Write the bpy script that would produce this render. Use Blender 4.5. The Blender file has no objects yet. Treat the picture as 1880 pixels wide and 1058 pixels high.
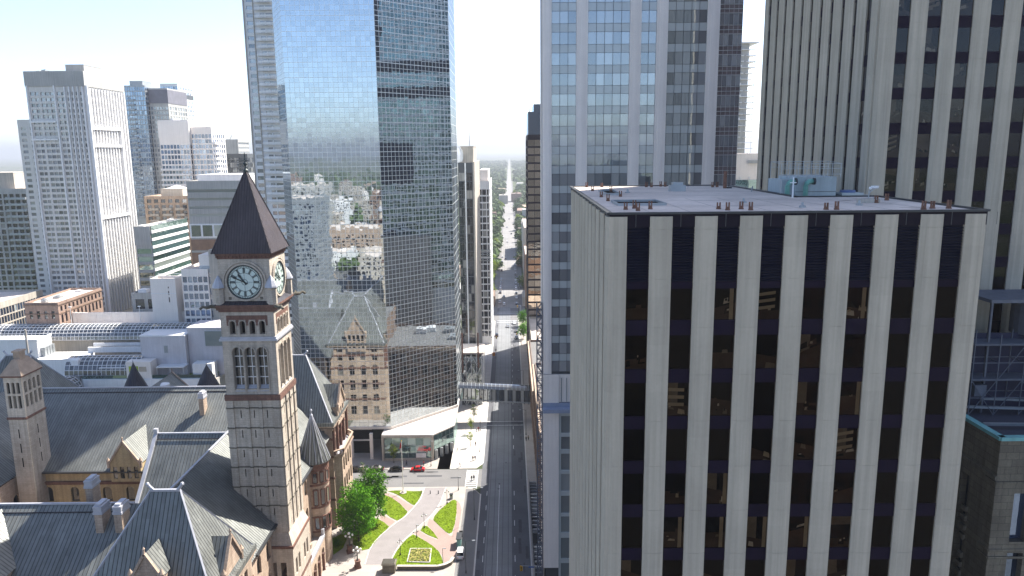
CAMAX = ((0.999951,-0.003589,-0.009268),(0.009766,0.1816,0.983324),(-0.001846,-0.983366,0.181626))
HAZE = 1.4e-4
import bpy, bmesh, math, random
from mathutils import Vector, Matrix
R = random.Random(7)
D2R = math.radians
scene = bpy.context.scene
COL = scene.collection
CAM = Vector((0, 0, 100))

# ---------------------------------------------------------------- scene graph helpers
def tag(o, label=None, cat=None, group=None, kind=None):
    if label: o['label'] = label
    if cat: o['category'] = cat
    if group: o['group'] = group
    if kind: o['kind'] = kind
    return o

class Thing:
    """an Empty at the base of a thing; parts are given in its local coordinates, or in world ones when world is True"""
    def __init__(s, name, label, cat, loc=(0, 0, 0), rot=0, group=None, world=False):
        e = bpy.data.objects.new(name, None); COL.objects.link(e)
        e.location = loc; e.rotation_euler = (0, 0, rot); e.empty_display_size = 1
        tag(e, label, cat, group)
        s.o = e; s.loc = Vector(loc); s.rot = rot; s.world = world
        s.mat = Matrix.Translation(s.loc) @ Matrix.Rotation(rot, 4, 'Z')
    def w(s, p):
        return Vector(p) if s.world else s.mat @ Vector(p)

class MB:
    def __init__(s): s.v = []; s.f = []; s.mi = []; s.cur = 0
    def add(s, vs, fs):
        b = len(s.v); s.v += [tuple(p) for p in vs]
        s.f += [tuple(i + b for i in f) for f in fs]; s.mi += [s.cur] * len(fs); return s
    def quad(s, a, b, c, d): return s.add([a, b, c, d], [(0, 1, 2, 3)])
    def poly(s, pts): return s.add(pts, [tuple(range(len(pts)))])
    def box(s, x0, x1, y0, y1, z0, z1):
        return s.add([(x0,y0,z0),(x1,y0,z0),(x1,y1,z0),(x0,y1,z0),(x0,y0,z1),(x1,y0,z1),(x1,y1,z1),(x0,y1,z1)],
                     [(0,3,2,1),(4,5,6,7),(0,1,5,4),(1,2,6,5),(2,3,7,6),(3,0,4,7)])
    def prism(s, pts, z0, z1, cap=True):
        n = len(pts)
        a = sum(pts[i][0]*pts[(i+1)%n][1]-pts[(i+1)%n][0]*pts[i][1] for i in range(n))
        if a < 0: pts = pts[::-1]
        fs = [(i, (i+1) % n, n+(i+1) % n, n+i) for i in range(n)]
        if cap: fs += [tuple(range(n-1, -1, -1)), tuple(range(n, 2*n))]
        return s.add([(p[0], p[1], z0) for p in pts] + [(p[0], p[1], z1) for p in pts], fs)
    def loft(s, rings, cap=True):
        n = len(rings[0]); vs = [p for r in rings for p in r]; fs = []
        for k in range(len(rings)-1):
            for i in range(n):
                j = (i+1) % n; fs.append((k*n+i, k*n+j, (k+1)*n+j, (k+1)*n+i))
        if cap: fs += [tuple(range(n-1, -1, -1)), tuple(range((len(rings)-1)*n, len(rings)*n))]
        return s.add(vs, fs)
    def lathe(s, cx, cy, prof, n=12, cap=True, a0=0):
        return s.loft([[(cx+r*math.cos(a0+2*math.pi*i/n), cy+r*math.sin(a0+2*math.pi*i/n), z) for i in range(n)] for r, z in prof], cap)
    def bar(s, p, q, w, h=None):
        h = h or w; p = Vector(p); q = Vector(q); d = (q-p).normalized()
        up = Vector((0,0,1)) if abs(d.z) < .95 else Vector((0,1,0))
        a = d.cross(up).normalized()*w/2; b = a.cross(d).normalized()*h/2
        return s.add([p-a-b, p+a-b, p+a+b, p-a+b, q-a-b, q+a-b, q+a+b, q-a+b],
                     [(0,1,2,3),(7,6,5,4),(0,4,5,1),(1,5,6,2),(2,6,7,3),(3,7,4,0)])
    def tube(s, pts, r, n=8):
        pts = [Vector(p) for p in pts]; rings = []
        for i, p in enumerate(pts):
            d = (pts[min(i+1, len(pts)-1)] - pts[max(i-1, 0)]).normalized()
            up = Vector((0,0,1)) if abs(d.z) < .9 else Vector((0,1,0))
            a = d.cross(up).normalized(); b = a.cross(d).normalized()
            rings.append([p + (a*math.cos(t)+b*math.sin(t))*r for t in [2*math.pi*k/n for k in range(n)]])
        return s.loft(rings)
    def hip(s, x0, x1, y0, y1, z0, z1, rx0, rx1, ry0, ry1):
        """roof from an eave rectangle up to a ridge rectangle or line"""
        e = [(x0,y0,z0),(x1,y0,z0),(x1,y1,z0),(x0,y1,z0)]
        if abs(ry1-ry0) < 1e-6 and abs(rx1-rx0) < 1e-6:
            return s.add(e+[(rx0,ry0,z1)], [(0,1,4),(1,2,4),(2,3,4),(3,0,4),(3,2,1,0)])
        if abs(ry1-ry0) < 1e-6:
            return s.add(e+[(rx0,ry0,z1),(rx1,ry0,z1)], [(0,1,5,4),(1,2,5),(2,3,4,5),(3,0,4),(3,2,1,0)])
        if abs(rx1-rx0) < 1e-6:
            return s.add(e+[(rx0,ry0,z1),(rx0,ry1,z1)], [(0,1,4),(1,2,5,4),(2,3,5),(3,0,4,5),(3,2,1,0)])
        return s.add(e+[(rx0,ry0,z1),(rx1,ry0,z1),(rx1,ry1,z1),(rx0,ry1,z1)], [(0,1,5,4),(1,2,6,5),(2,3,7,6),(3,0,4,7),(4,5,6,7),(3,2,1,0)])
    def ico(s, c, r, rng=None, squash=1):
        t = (1+5**.5)/2
        vs = [(-1,t,0),(1,t,0),(-1,-t,0),(1,-t,0),(0,-1,t),(0,1,t),(0,-1,-t),(0,1,-t),(t,0,-1),(t,0,1),(-t,0,-1),(-t,0,1)]
        k = r/math.sqrt(1+t*t)
        vs = [(c[0]+x*k*(rng.uniform(.75,1.2) if rng else 1), c[1]+y*k*(rng.uniform(.75,1.2) if rng else 1), c[2]+z*k*squash) for x,y,z in vs]
        return s.add(vs, [(0,11,5),(0,5,1),(0,1,7),(0,7,10),(0,10,11),(1,5,9),(5,11,4),(11,10,2),(10,7,6),(7,1,8),(3,9,4),(3,4,2),(3,2,6),(3,6,8),(3,8,9),(4,9,5),(2,4,11),(6,2,10),(8,6,7),(9,8,1)])

def part(th, name, mb, mats, parent=None, label=None, kind=None, smooth=False):
    """link a mesh as ONE object; th is a Thing, None for a top-level mesh"""
    me = bpy.data.meshes.new(name)
    vs = mb.v
    if th is not None and th.world:
        L = th.loc; vs = [(p[0]-L.x, p[1]-L.y, p[2]-L.z) for p in vs]
    me.from_pydata(vs, [], mb.f)
    for m in (mats if isinstance(mats, (list, tuple)) else [mats]): me.materials.append(m)
    if len(me.materials) > 1: me.polygons.foreach_set('material_index', mb.mi)
    if smooth: me.polygons.foreach_set('use_smooth', [True]*len(me.polygons))
    me.update()
    o = bpy.data.objects.new(name, me); COL.objects.link(o)
    if parent is not None: o.parent = parent
    elif th is not None: o.parent = th.o
    tag(o, label, None, None, kind)
    return o

def copy_tree(o, parent=None):
    c = o.copy(); COL.objects.link(c)
    if parent is not None: c.parent = parent; c.matrix_parent_inverse = o.matrix_parent_inverse.copy()
    for ch in [x for x in bpy.data.objects if x.parent is o]: copy_tree(ch, c)
    return c
KIDS = {}
def snapshot(o):
    """the children of a prototype, listed once"""
    def rec(q): return (q, [rec(x) for x in bpy.data.objects if x.parent is q])
    return rec(o)
def stamp(t, loc, rz=0, label=None, group=None, scale=None):
    def rec(n, parent):
        c = n[0].copy(); COL.objects.link(c)
        if parent is not None: c.parent = parent
        for k in n[1]: rec(k, c)
        return c
    c = rec(t, None); c.location = loc; c.rotation_euler = (0, 0, rz)
    if scale: c.scale = (scale,)*3 if not isinstance(scale, tuple) else scale
    tag(c, label, None, group); return c

# ---------------------------------------------------------------- facades
def facade(wall, P, U, N, W, z0, z1, cols, rows, depth=.25, skip=None, arch=False, panes=None, d0=0.0):
    """wall sheet with real window openings and reveals; P is the corner seen from outside at the left end, U runs right, N outward.
    cols are (u0,u1), rows are (z0,z1) or (z0,z1,'arch'); panes receives the glass quads set back by depth"""
    P = Vector(P); U = Vector(U).normalized(); N = Vector(N).normalized()
    pt = lambda u, z, d=0.0: (P.x+U.x*u+N.x*(d+d0), P.y+U.y*u+N.y*(d+d0), z)
    rows = sorted(rows, key=lambda r: r[0]); cols = sorted(cols)
    zc = z0
    for r in list(rows)+[None]:
        ze = r[0] if r else z1
        if ze > zc+1e-6: wall.quad(pt(0, zc), pt(W, zc), pt(W, ze), pt(0, ze))
        if not r: break
        uc = 0.0; hi = r[1]
        for ci, c in enumerate(list(cols)+[None]):
            if c is not None and skip and skip(ci, rows.index(r)): continue
            ue = c[0] if c else W
            if ue > uc+1e-6: wall.quad(pt(uc, r[0]), pt(ue, r[0]), pt(ue, hi), pt(uc, hi))
            if c is None: break
            u0, u1 = c; D = -depth
            if arch or len(r) > 2:
                rad = (u1-u0)/2; cx = (u0+u1)/2; sp = hi-rad; n = 8
                arc = [(cx-rad*math.cos(math.pi*i/n), sp+rad*math.sin(math.pi*i/n)) for i in range(n+1)]
                for i in range(n):
                    a, b = arc[i], arc[i+1]
                    wall.quad(pt(a[0], a[1]), pt(b[0], b[1]), pt(b[0], hi), pt(a[0], hi))
                    wall.quad(pt(a[0], a[1]), pt(a[0], a[1], D), pt(b[0], b[1], D), pt(b[0], b[1]))
                pane = [pt(u0, r[0], D), pt(u1, r[0], D)] + [pt(x, z, D) for x, z in arc[::-1]]
                top = sp
            else:
                wall.quad(pt(u0, hi), pt(u0, hi, D), pt(u1, hi, D), pt(u1, hi))
                pane = [pt(u0, r[0], D), pt(u1, r[0], D), pt(u1, hi, D), pt(u0, hi, D)]; top = hi
            wall.quad(pt(u0, r[0]), pt(u1, r[0]), pt(u1, r[0], D), pt(u0, r[0], D))
            wall.quad(pt(u0, r[0]), pt(u0, r[0], D), pt(u0, top, D), pt(u0, top))
            wall.quad(pt(u1, r[0], D), pt(u1, r[0]), pt(u1, top), pt(u1, top, D))
            if panes is not None: panes.append(pane)
            uc = u1
        zc = hi
    return wall

def span(W, n, w, m0=None, m1=None):
    """n equal openings of width w over a length W with end margins"""
    m0 = m0 if m0 is not None else (W-n*w)/(n+1); m1 = m1 if m1 is not None else m0
    if n == 1: return [((W-w)/2, (W+w)/2)]
    g = (W-m0-m1-n*w)/(n-1)
    return [(m0+i*(w+g), m0+i*(w+g)+w) for i in range(n)]
def floors(z0, n, h, a, b):
    return [(z0+i*h+a, z0+i*h+b) for i in range(n)]

def glaze(th, panes, mat, name='window', limit=100, bars=None, barmat=None):
    """the glass of a facade: the 100 panes that show largest as parts, the rest as one part"""
    sc = []
    for p in panes:
        q = [th.w(x) for x in p]
        c = sum(q, Vector())/len(q); n = (q[1]-q[0]).cross(q[2]-q[1])
        v = CAM-c; face = n.dot(v) > 0
        sc.append((n.length*max(n.normalized().dot(v.normalized()), .02)/v.length_squared if face else 1e-9*n.length, p))
    sc.sort(key=lambda t: -t[0])
    for _, p in sc[:limit]: part(th, name, MB().poly(p), mat)
    if sc[limit:]:
        m = MB()
        for _, p in sc[limit:]: m.poly(p)
        part(th, name+'_rest', m, mat, kind='stuff')

def in_view(p):
    d = Vector(p)-CAM; x, y, z = d.dot(Vector(CAMAX[0])), d.dot(Vector(CAMAX[1])), -d.dot(Vector(CAMAX[2]))
    return z > 1 and abs(x/z) < .70 and abs(y/z) < .40
def emit(th, name, pieces, mat, limit=90):
    """the pieces that show largest as parts of their own, the rest as one"""
    sc = []
    for m in pieces:
        c = th.w(sum((Vector(v) for v in m.v), Vector())/len(m.v)); sc.append(((c-CAM).length + (0 if in_view(c) else 1e5), id(m), m))
    sc.sort()
    for _, _, m in sc[:limit]: part(th, name, m, mat)
    if sc[limit:]:
        q = MB()
        for _, _, m in sc[limit:]: q.add(m.v, m.f)
        part(th, name+'_rest', q, mat, kind='stuff')
# ---------------------------------------------------------------- materials
class NT:
    def __init__(s, name):
        s.m = bpy.data.materials.new(name); s.m.use_nodes = True
        s.t = s.m.node_tree; s.t.nodes.clear()
        s.out = s.n('ShaderNodeOutputMaterial')
        s._pos = None
    def n(s, typ, **k):
        q = s.t.nodes.new(typ)
        for a, b in k.items():
            if a.startswith('i_'):
                key = a[2:]; key = int(key) if key.isdigit() else key.replace('_', ' ')
                s.set(q.inputs[key], b)
            else: setattr(q, a, b)
        return q
    def set(s, sock, v):
        if hasattr(v, 'is_output'): s.t.links.new(v, sock)
        else: sock.default_value = v
    def math(s, op, a, b=None, c=None, clamp=False):
        q = s.n('ShaderNodeMath', operation=op, use_clamp=clamp)
        s.set(q.inputs[0], a)
        if b is not None: s.set(q.inputs[1], b)
        if c is not None: s.set(q.inputs[2], c)
        return q.outputs[0]
    def pos(s):
        if s._pos is None:
            tc = s.n('ShaderNodeTexCoord'); s._pos = tc.outputs['Object']
        return s._pos
    def geo(s, k):
        if not hasattr(s, '_g'): s._g = s.n('ShaderNodeNewGeometry')
        return s._g.outputs[k]
    def xyz(s, v):
        q = s.n('ShaderNodeSeparateXYZ'); s.set(q.inputs[0], v); return q.outputs
    def comb(s, x, y, z=0.0):
        q = s.n('ShaderNodeCombineXYZ'); s.set(q.inputs[0], x); s.set(q.inputs[1], y); s.set(q.inputs[2], z); return q.outputs[0]
    def wallvec(s):
        """u along the wall, v up, from object position and the wall's direction"""
        p = s.xyz(s.pos()); n = s.xyz(s.geo('Normal'))
        ax = s.math('ABSOLUTE', n[0]); ay = s.math('ABSOLUTE', n[1])
        u = s.math('ADD', s.math('MULTIPLY', p[0], s.math('GREATER_THAN', ay, ax)), s.math('MULTIPLY', p[1], s.math('GREATER_THAN', ax, ay)))
        return u, p[2]
    def noise(s, scale, vec=None, detail=3, rough=.55):
        q = s.n('ShaderNodeTexNoise', i_Scale=scale, i_Detail=detail, i_Roughness=rough)
        s.set(q.inputs['Vector'], vec if vec is not None else s.pos()); return q.outputs['Fac']
    def mix(s, f, a, b, mode='MIX'):
        q = s.n('ShaderNodeMix', data_type='RGBA', blend_type=mode)
        s.set(q.inputs[0], f); s.set(q.inputs[6], a if hasattr(a, 'is_output') else (*a, 1)); s.set(q.inputs[7], b if hasattr(b, 'is_output') else (*b, 1))
        return q.outputs[2]
    def scale(s, col, f):
        """colour times a factor"""
        return s.mix(1.0, col, s.comb(f, f, f), 'MULTIPLY')
    def ramp(s, f, a, b, lo=0.0, hi=1.0):
        q = s.n('ShaderNodeMapRange', i_1=a, i_2=b, i_3=lo, i_4=hi); s.set(q.inputs[0], f); return q.outputs[0]
    def bump(s, h, strength=.3, dist=.05):
        q = s.n('ShaderNodeBump', i_Strength=strength, i_Distance=dist); s.set(q.inputs['Height'], h); return q.outputs[0]
    def bsdf(s, col, rough=.7, metal=0.0, spec=.5, normal=None, **k):
        q = s.n('ShaderNodeBsdfPrincipled')
        s.set(q.inputs['Base Color'], col if hasattr(col, 'is_output') else (*col, 1)); s.set(q.inputs['Roughness'], rough); s.set(q.inputs['Metallic'], metal)
        s.set(q.inputs['Specular IOR Level'], spec)
        if normal is not None: s.set(q.inputs['Normal'], normal)
        for a, b in k.items(): s.set(q.inputs[a.replace('_', ' ')], b)
        return q.outputs[0]
    def done(s, sh):
        s.t.links.new(sh, s.out.inputs[0]); return s.m

def plain(name, col, rough=.7, metal=0.0, spec=.5, var=.18, sc=.35, streak=0.0, bump=0.0, lift=0.0):
    """a painted or bare surface with blotches, fine grain and (for walls) rain streaks"""
    t = NT(name)
    f = t.math('ADD', t.ramp(t.noise(sc, detail=5), .25, .75, 1-var, 1+var), t.ramp(t.noise(sc*14), .3, .7, -var*.35, var*.35))
    if streak:
        u, v = t.wallvec()
        st = t.noise(1.0, t.comb(t.math('MULTIPLY', u, 2.2), t.math('MULTIPLY', v, .06)), 4)
        f = t.math('MULTIPLY', f, t.ramp(st, .35, .7, 1+streak*.4, 1-streak))
    if lift:
        w = t.n('ShaderNodeTexWhiteNoise', noise_dimensions='2D'); t.set(w.inputs['Vector'], t.comb(t.math('FLOOR', t.math('DIVIDE', t.math('ADD', t.xyz(t.pos())[2], 1.2), 3.9)), t.n('ShaderNodeObjectInfo').outputs['Random']))
        f = t.math('MULTIPLY', f, t.ramp(w.outputs['Value'], 0, 1, 1-lift, 1+lift))
    nb = t.bump(t.noise(sc*10), bump, .05) if bump else None
    return t.done(t.bsdf(t.scale(t.mix(0.0, col, col), f), rough, metal, spec, nb))

def stone(name, c1, c2, mortar, bw=.9, bh=.42, var=.2, msize=.02, sootz=None):
    t = NT(name); u, v = t.wallvec()
    b = t.n('ShaderNodeTexBrick', i_Scale=1.0, i_Mortar_Size=msize, i_Mortar_Smooth=.3, i_Brick_Width=bw, i_Row_Height=bh, i_Bias=0.0)
    t.set(b.inputs['Vector'], t.comb(u, v)); b.inputs['Color1'].default_value = (*c1, 1); b.inputs['Color2'].default_value = (*c2, 1); b.inputs['Mortar'].default_value = (*mortar, 1)
    f = t.ramp(t.noise(.22, detail=6), .25, .75, 1-var, 1+var)
    st = t.noise(1.0, t.comb(t.math('MULTIPLY', u, 1.3), t.math('MULTIPLY', v, .05)), 4)
    f = t.math('MULTIPLY', f, t.ramp(st, .4, .75, 1.06, .72))
    f = t.math('MULTIPLY', f, t.ramp(t.noise(5.0), .3, .7, .88, 1.12))
    return t.done(t.bsdf(t.scale(b.outputs['Color'], f), .85, 0, .25, t.bump(b.outputs['Fac'], .4, -.03)))

def seam(name, col, sp=.62, rough=.5, metal=.0, var=.16, spec=.5):
    """standing-seam sheet roof: raised seams down the slope, sheets of slightly different age"""
    t = NT(name); p = t.xyz(t.pos()); n = t.xyz(t.geo('Normal'))
    ax = t.math('ABSOLUTE', n[0]); ay = t.math('ABSOLUTE', n[1]); g = t.math('GREATER_THAN', ay, ax)
    u = t.math('ADD', t.math('MULTIPLY', p[0], g), t.math('MULTIPLY', p[1], t.math('SUBTRACT', 1.0, g)))
    k = t.math('DIVIDE', u, sp); fr = t.math('FRACT', k); d = t.math('ABSOLUTE', t.math('SUBTRACT', fr, .5))
    line = t.ramp(d, .385, .455)
    w = t.n('ShaderNodeTexWhiteNoise', noise_dimensions='2D')
    row = t.math('FLOOR', t.math('ADD', t.math('DIVIDE', p[2], 2.3), t.math('MULTIPLY', t.math('FLOOR', k), .37)))
    t.set(w.inputs['Vector'], t.comb(t.math('FLOOR', k), row))
    f = t.ramp(w.outputs['Value'], 0, 1, 1-var, 1+var)
    f = t.math('MULTIPLY', f, t.ramp(t.noise(.14, detail=7, rough=.65), .3, .7, .72, 1.2))
    f = t.math('MULTIPLY', f, t.ramp(line, 0, 1, 1.0, .26))
    return t.done(t.bsdf(t.scale(t.mix(0.0, col, col), f), t.ramp(t.noise(.8), .3, .7, rough-.08, rough+.12), metal, spec, t.bump(line, .7, .08)))

def mirror(name, tint, dark, r0=.45, wav=.02, wsc=.5, rnd=.12, blind=None, pblind=0.0, rough=.012, dv=(.5,1.6)):
    """coated curtain-wall glass; each pane differs a little, and bows a little"""
    t = NT(name)
    w = t.n('ShaderNodeTexWhiteNoise', noise_dimensions='2D')
    oi = t.n('ShaderNodeObjectInfo')
    t.set(w.inputs['Vector'], t.comb(t.geo('Random Per Island'), oi.outputs['Random']))
    rv = w.outputs['Value']
    nrm = t.bump(t.noise(wsc, t.geo('Position'), 2), 1.0, wav) if wav else None
    base = t.scale(t.mix(0.0, dark, dark), t.ramp(rv, 0, 1, dv[0], dv[1]))
    if blind:
        sep = t.xyz(w.outputs['Color'])
        base = t.mix(t.math('LESS_THAN', sep[1], pblind), base, t.scale(t.mix(0.0, blind, blind), t.ramp(sep[2], 0, 1, .55, 1.15)))
    d = t.bsdf(base, .6, 0, 0.0)
    g = t.n('ShaderNodeBsdfGlossy', i_Roughness=rough)
    t.set(g.inputs['Color'], t.scale(t.mix(0.0, tint, tint), t.ramp(rv, 0, 1, 1-rnd, 1+rnd)))
    if nrm is not None: t.set(g.inputs['Normal'], nrm)
    fr = t.n('ShaderNodeFresnel', i_IOR=1.5)
    fac = t.math('ADD', r0, t.math('MULTIPLY', fr.outputs[0], 1-r0), clamp=True)
    mx = t.n('ShaderNodeMixShader'); t.set(mx.inputs[0], fac); t.t.links.new(d, mx.inputs[1]); t.t.links.new(g.outputs[0], mx.inputs[2])
    return t.done(mx.outputs[0])

def leafmat(name, a, b, trans=.25):
    t = NT(name); oi = t.n('ShaderNodeObjectInfo')
    c = t.mix(t.geo('Random Per Island'), a, b)
    c = t.scale(c, t.ramp(oi.outputs['Random'], 0, 1, .8, 1.2))
    d = t.bsdf(c, .6, 0, .08)
    tr = t.n('ShaderNodeBsdfTranslucent'); t.set(tr.inputs[0], t.scale(c, 1.4))
    mx = t.n('ShaderNodeMixShader', i_0=trans); t.t.links.new(d, mx.inputs[1]); t.t.links.new(tr.outputs[0], mx.inputs[2])
    return t.done(mx.outputs[0])

MT = {}
MT['concrete'] = plain('pale_concrete', (.47,.425,.365), .85, 0, .3, .12, .25, .24, .1)
MT['pier'] = plain('cast_pier_concrete', (.445,.395,.315), .85, 0, .25, .07, .25, .17, .1, .035)
MT['concrete2'] = plain('grey_concrete', (.42,.41,.385), .85, 0, .3, .12, .2, .2, .1)
MT['roofing'] = plain('roof_membrane', (.60,.52,.455), .9, 0, .2, .22, .12)
MT['fascia'] = plain('dark_bronze_metal', (.011,.008,.016), .55, .0, .08, .2, .6)
MT['spandrel'] = plain('dark_spandrel', (.010,.006,.017), .5, 0, .06, .25, .5)
MT['louver'] = plain('dark_louver', (.010,.010,.022), .6, .0, .06, .2, .8)
MT['rust'] = plain('rusty_davit_steel', (.20,.10,.065), .8, 0, .3, .35, 3)
MT['white'] = plain('white_paint', (.80,.79,.78), .6, 0, .4, .06, .3, .08)
MT['whitewall'] = plain('white_metal_panel', (.84,.775,.72), .5, .1, .4, .05, .2, .06)
MT['shadewhite'] = plain('shaded_white_render', (.62,.59,.60), .6, 0, .3, .08, .3, .1)  # darker copy of white: shade on the penthouse fronts put into the colour
MT['hotelwall'] = plain('pale_hotel_precast', (.68,.65,.61), .8, 0, .3, .08, .2, .12)
MT['steel'] = plain('galvanised_steel', (.36,.38,.39), .45, .5, .5, .15, 1)
MT['scafsteel'] = plain('weathered_scaffold_steel', (.13,.14,.17), .6, .2, .4, .2, 1)
MT['darksteel'] = plain('dark_steel', (.05,.052,.055), .5, .4, .5, .2, 1)
MT['chiller'] = plain('pale_blue_plant_housing', (.40,.455,.47), .6, .1, .4, .1, .4, .1)
MT['verdigris'] = plain('verdigris_pipe', (.17,.38,.31), .7, 0, .4, .2, 1)
MT['copper'] = plain('verdigris_coping', (.16,.38,.38), .7, 0, .4, .2, 1)
MT['sandstone'] = stone('beige_rock_faced_sandstone', (.50,.435,.36), (.435,.375,.305), (.35,.30,.245), 1.0, .45, .2)
MT['brownstone'] = stone('red_brown_sandstone', (.20,.105,.078), (.155,.085,.065), (.09,.055,.045), .9, .4, .2)
MT['yardbrick'] = stone('buff_courtyard_brick', (.49,.375,.21), (.43,.325,.18), (.28,.21,.12), .5, .16, .15)
MT['tawny'] = stone('tawny_sandstone', (.46,.35,.265), (.39,.29,.215), (.26,.19,.145), 1.0, .5, .2)
MT['redbrick'] = stone('red_brick', (.36,.24,.185), (.31,.205,.16), (.30,.24,.20), .4, .16, .18)
MT['brownbrick'] = stone('brown_brick', (.26,.17,.12), (.21,.14,.10), (.18,.14,.12), .5, .2, .2)
MT['oldstone'] = stone('weathered_limestone', (.165,.145,.11), (.13,.115,.09), (.06,.055,.045), 1.3, .75, .25)
MT['slate'] = seam('grey_seam_roof', (.20,.205,.19), .68, .5, .5, .11, .3)
MT['slate_dark'] = seam('plum_grey_seam_roof', (.055,.052,.062), .5, .5, .4, .12, .3)
MT['spire'] = seam('dark_plum_spire_sheet', (.075,.06,.062), .5, .5, .2, .12, .25)
MT['lead'] = plain('lead_flashing', (.42,.42,.45), .5, .2, .5, .15, .8)
MT['terracotta'] = plain('stone_roof_courses', (.36,.27,.20), .85, 0, .3, .2, .8)
MT['black'] = plain('black_void', (.006,.006,.007), .9, 0, .1, .1, 1)
MT['dial'] = plain('pale_green_clock_dial', (.56,.66,.60), .35, 0, .5, .05, 1)
MT['ink'] = plain('dark_green_clock_iron', (.022,.034,.036), .5, .2, .5, .1, 1)
MT['glass_old'] = mirror('old_window_glass', (.8,.85,.9), (.012,.013,.014), .06, .0, .5, .2, (.25,.23,.2), .12, .05)
MT['glass_near'] = mirror('dark_bronze_glass', (.42,.36,.27), (.004,.0035,.0035), .0, .008, .22, .5, (.07,.055,.04), .10)
MT['glass_tower'] = mirror('blue_silver_curtain_glass', (.58,.645,.69), (.012,.018,.03), .72, .0055, .35, .07)
MT['glass_bands'] = mirror('blue_band_glass', (.74,.82,.87), (.27,.285,.285), .26, .010, .3, .08, (.40,.41,.40), .5, dv=(.55,1.15))
MT['glass_grey'] = mirror('grey_office_glass', (.75,.82,.88), (.03,.036,.045), .22, .03, .4, .3, (.40,.40,.37), .3)
MT['glass_blue'] = mirror('blue_office_glass', (.6,.75,.95), (.018,.03,.06), .30, .03, .4, .3, (.35,.4,.42), .15)
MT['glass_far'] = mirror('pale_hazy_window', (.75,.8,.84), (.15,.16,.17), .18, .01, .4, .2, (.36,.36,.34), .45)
MT['glass_green'] = mirror('green_office_glass', (.62,.82,.80), (.04,.075,.07), .30, .03, .4, .2, (.4,.45,.42), .2)
MT['glass_brown'] = mirror('brown_mirror_glass', (.75,.66,.56), (.04,.03,.025), .5, .06, .3, .25)
MT['skylight'] = mirror('grey_skylight_glass', (.75,.78,.8), (.085,.085,.085), .10, .01, .4, .12)
MT['glass_dark'] = mirror('dark_window', (.7,.75,.8), (.012,.014,.018), .10, .02, .4, .3, (.3,.29,.27), .15)
MT['panel_grey'] = mirror('pale_green_spandrel_glass', (.7,.76,.78), (.50,.525,.515), .07, .02, .4, .04, dv=(.96,1.04))
MT['mullion'] = plain('pale_mullion', (.74,.75,.73), .4, .5, .5, .06, .5)
MT['darkmull'] = plain('dark_mullion', (.10,.105,.11), .45, .4, .5, .1, .5)
MT['asphalt'] = plain('asphalt', (.095,.096,.105), .85, 0, .35, .18, .12)
MT['asphalt2'] = plain('worn_asphalt', (.165,.16,.156), .9, 0, .3, .12, .15)
MT['trackbed'] = plain('track_concrete', (.185,.19,.195), .85, 0, .3, .14, .15)
MT['paving'] = plain('pale_paving', (.33,.295,.265), .9, 0, .3, .12, .25)
MT['paving2'] = plain('bright_concrete_paving', (.50,.46,.42), .9, 0, .3, .1, .3)
MT['brickpath'] = stone('pink_brick_path', (.31,.225,.195), (.27,.195,.17), (.25,.20,.18), .3, .15, .1)
MT['drive'] = plain('grey_cobble_drive', (.235,.215,.21), .9, 0, .3, .1, .4)
MT['kerb'] = plain('kerb_concrete', (.50,.48,.45), .85, 0, .3, .1, .5)
MT['paint'] = plain('road_paint', (.70,.70,.68), .7, 0, .3, .15, .9)
MT['lawn'] = plain('lawn_turf', (.125,.185,.010), .95, 0, .1, .22, .35, 0, .3)
MT['turf2'] = plain('distant_park_turf', (.10,.15,.035), .95, 0, .1, .2, .02)
MT['soil'] = plain('city_ground', (.17,.165,.155), .95, 0, .1, .2, .02)
MT['leaf'] = leafmat('maple_leaf', (.028,.125,.004), (.12,.285,.010))
MT['leaf2'] = leafmat('pale_street_tree_leaf', (.14,.21,.02), (.24,.29,.04))
MT['leaf_far'] = leafmat('distant_canopy_leaf', (.05,.085,.03), (.09,.13,.045), .1)
MT['leaf_red'] = leafmat('copper_shrub_leaf', (.06,.03,.02), (.10,.06,.03), .1)
MT['bark'] = plain('bark', (.09,.07,.055), .95, 0, .2, .3, 3)
MT['car_red'] = plain('red_car_paint', (.55,.015,.02), .25, 0, .6, .04, 1)
MT['car_black'] = plain('black_car_paint', (.012,.012,.014), .22, 0, .6, .05, 1)
MT['car_white'] = plain('white_car_paint', (.7,.7,.7), .25, 0, .6, .04, 1)
MT['car_grey'] = plain('silver_car_paint', (.33,.34,.35), .3, .5, .6, .04, 1)
MT['tyre'] = plain('tyre_rubber', (.015,.015,.015), .9, 0, .3, .1, 2)
MT['lamp_glass'] = plain('opal_globe', (.75,.75,.72), .3, 0, .5, .03, 2)
MT['yellow'] = plain('traffic_yellow', (.65,.36,.01), .5, 0, .4, .08, 2)
MT['orange'] = plain('orange_board', (.70,.22,.02), .6, 0, .4, .08, 2)
MT['skin'] = plain('skin', (.42,.26,.19), .6, 0, .4, .05, 5)
MT['hair'] = plain('dark_hair', (.03,.02,.015), .7, 0, .3, .1, 5)
for k, c in dict(navy=(.02,.025,.05), charcoal=(.03,.03,.032), denim=(.05,.08,.16), shirt=(.55,.55,.53), red=(.45,.03,.03), tan=(.35,.26,.17)).items():
    MT['cloth_'+k] = plain('cloth_'+k, c, .9, 0, .2, .1, 5)
MT['flagred'] = plain('flag_red', (.62,.02,.025), .8, 0, .2, .05, 2)

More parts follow.
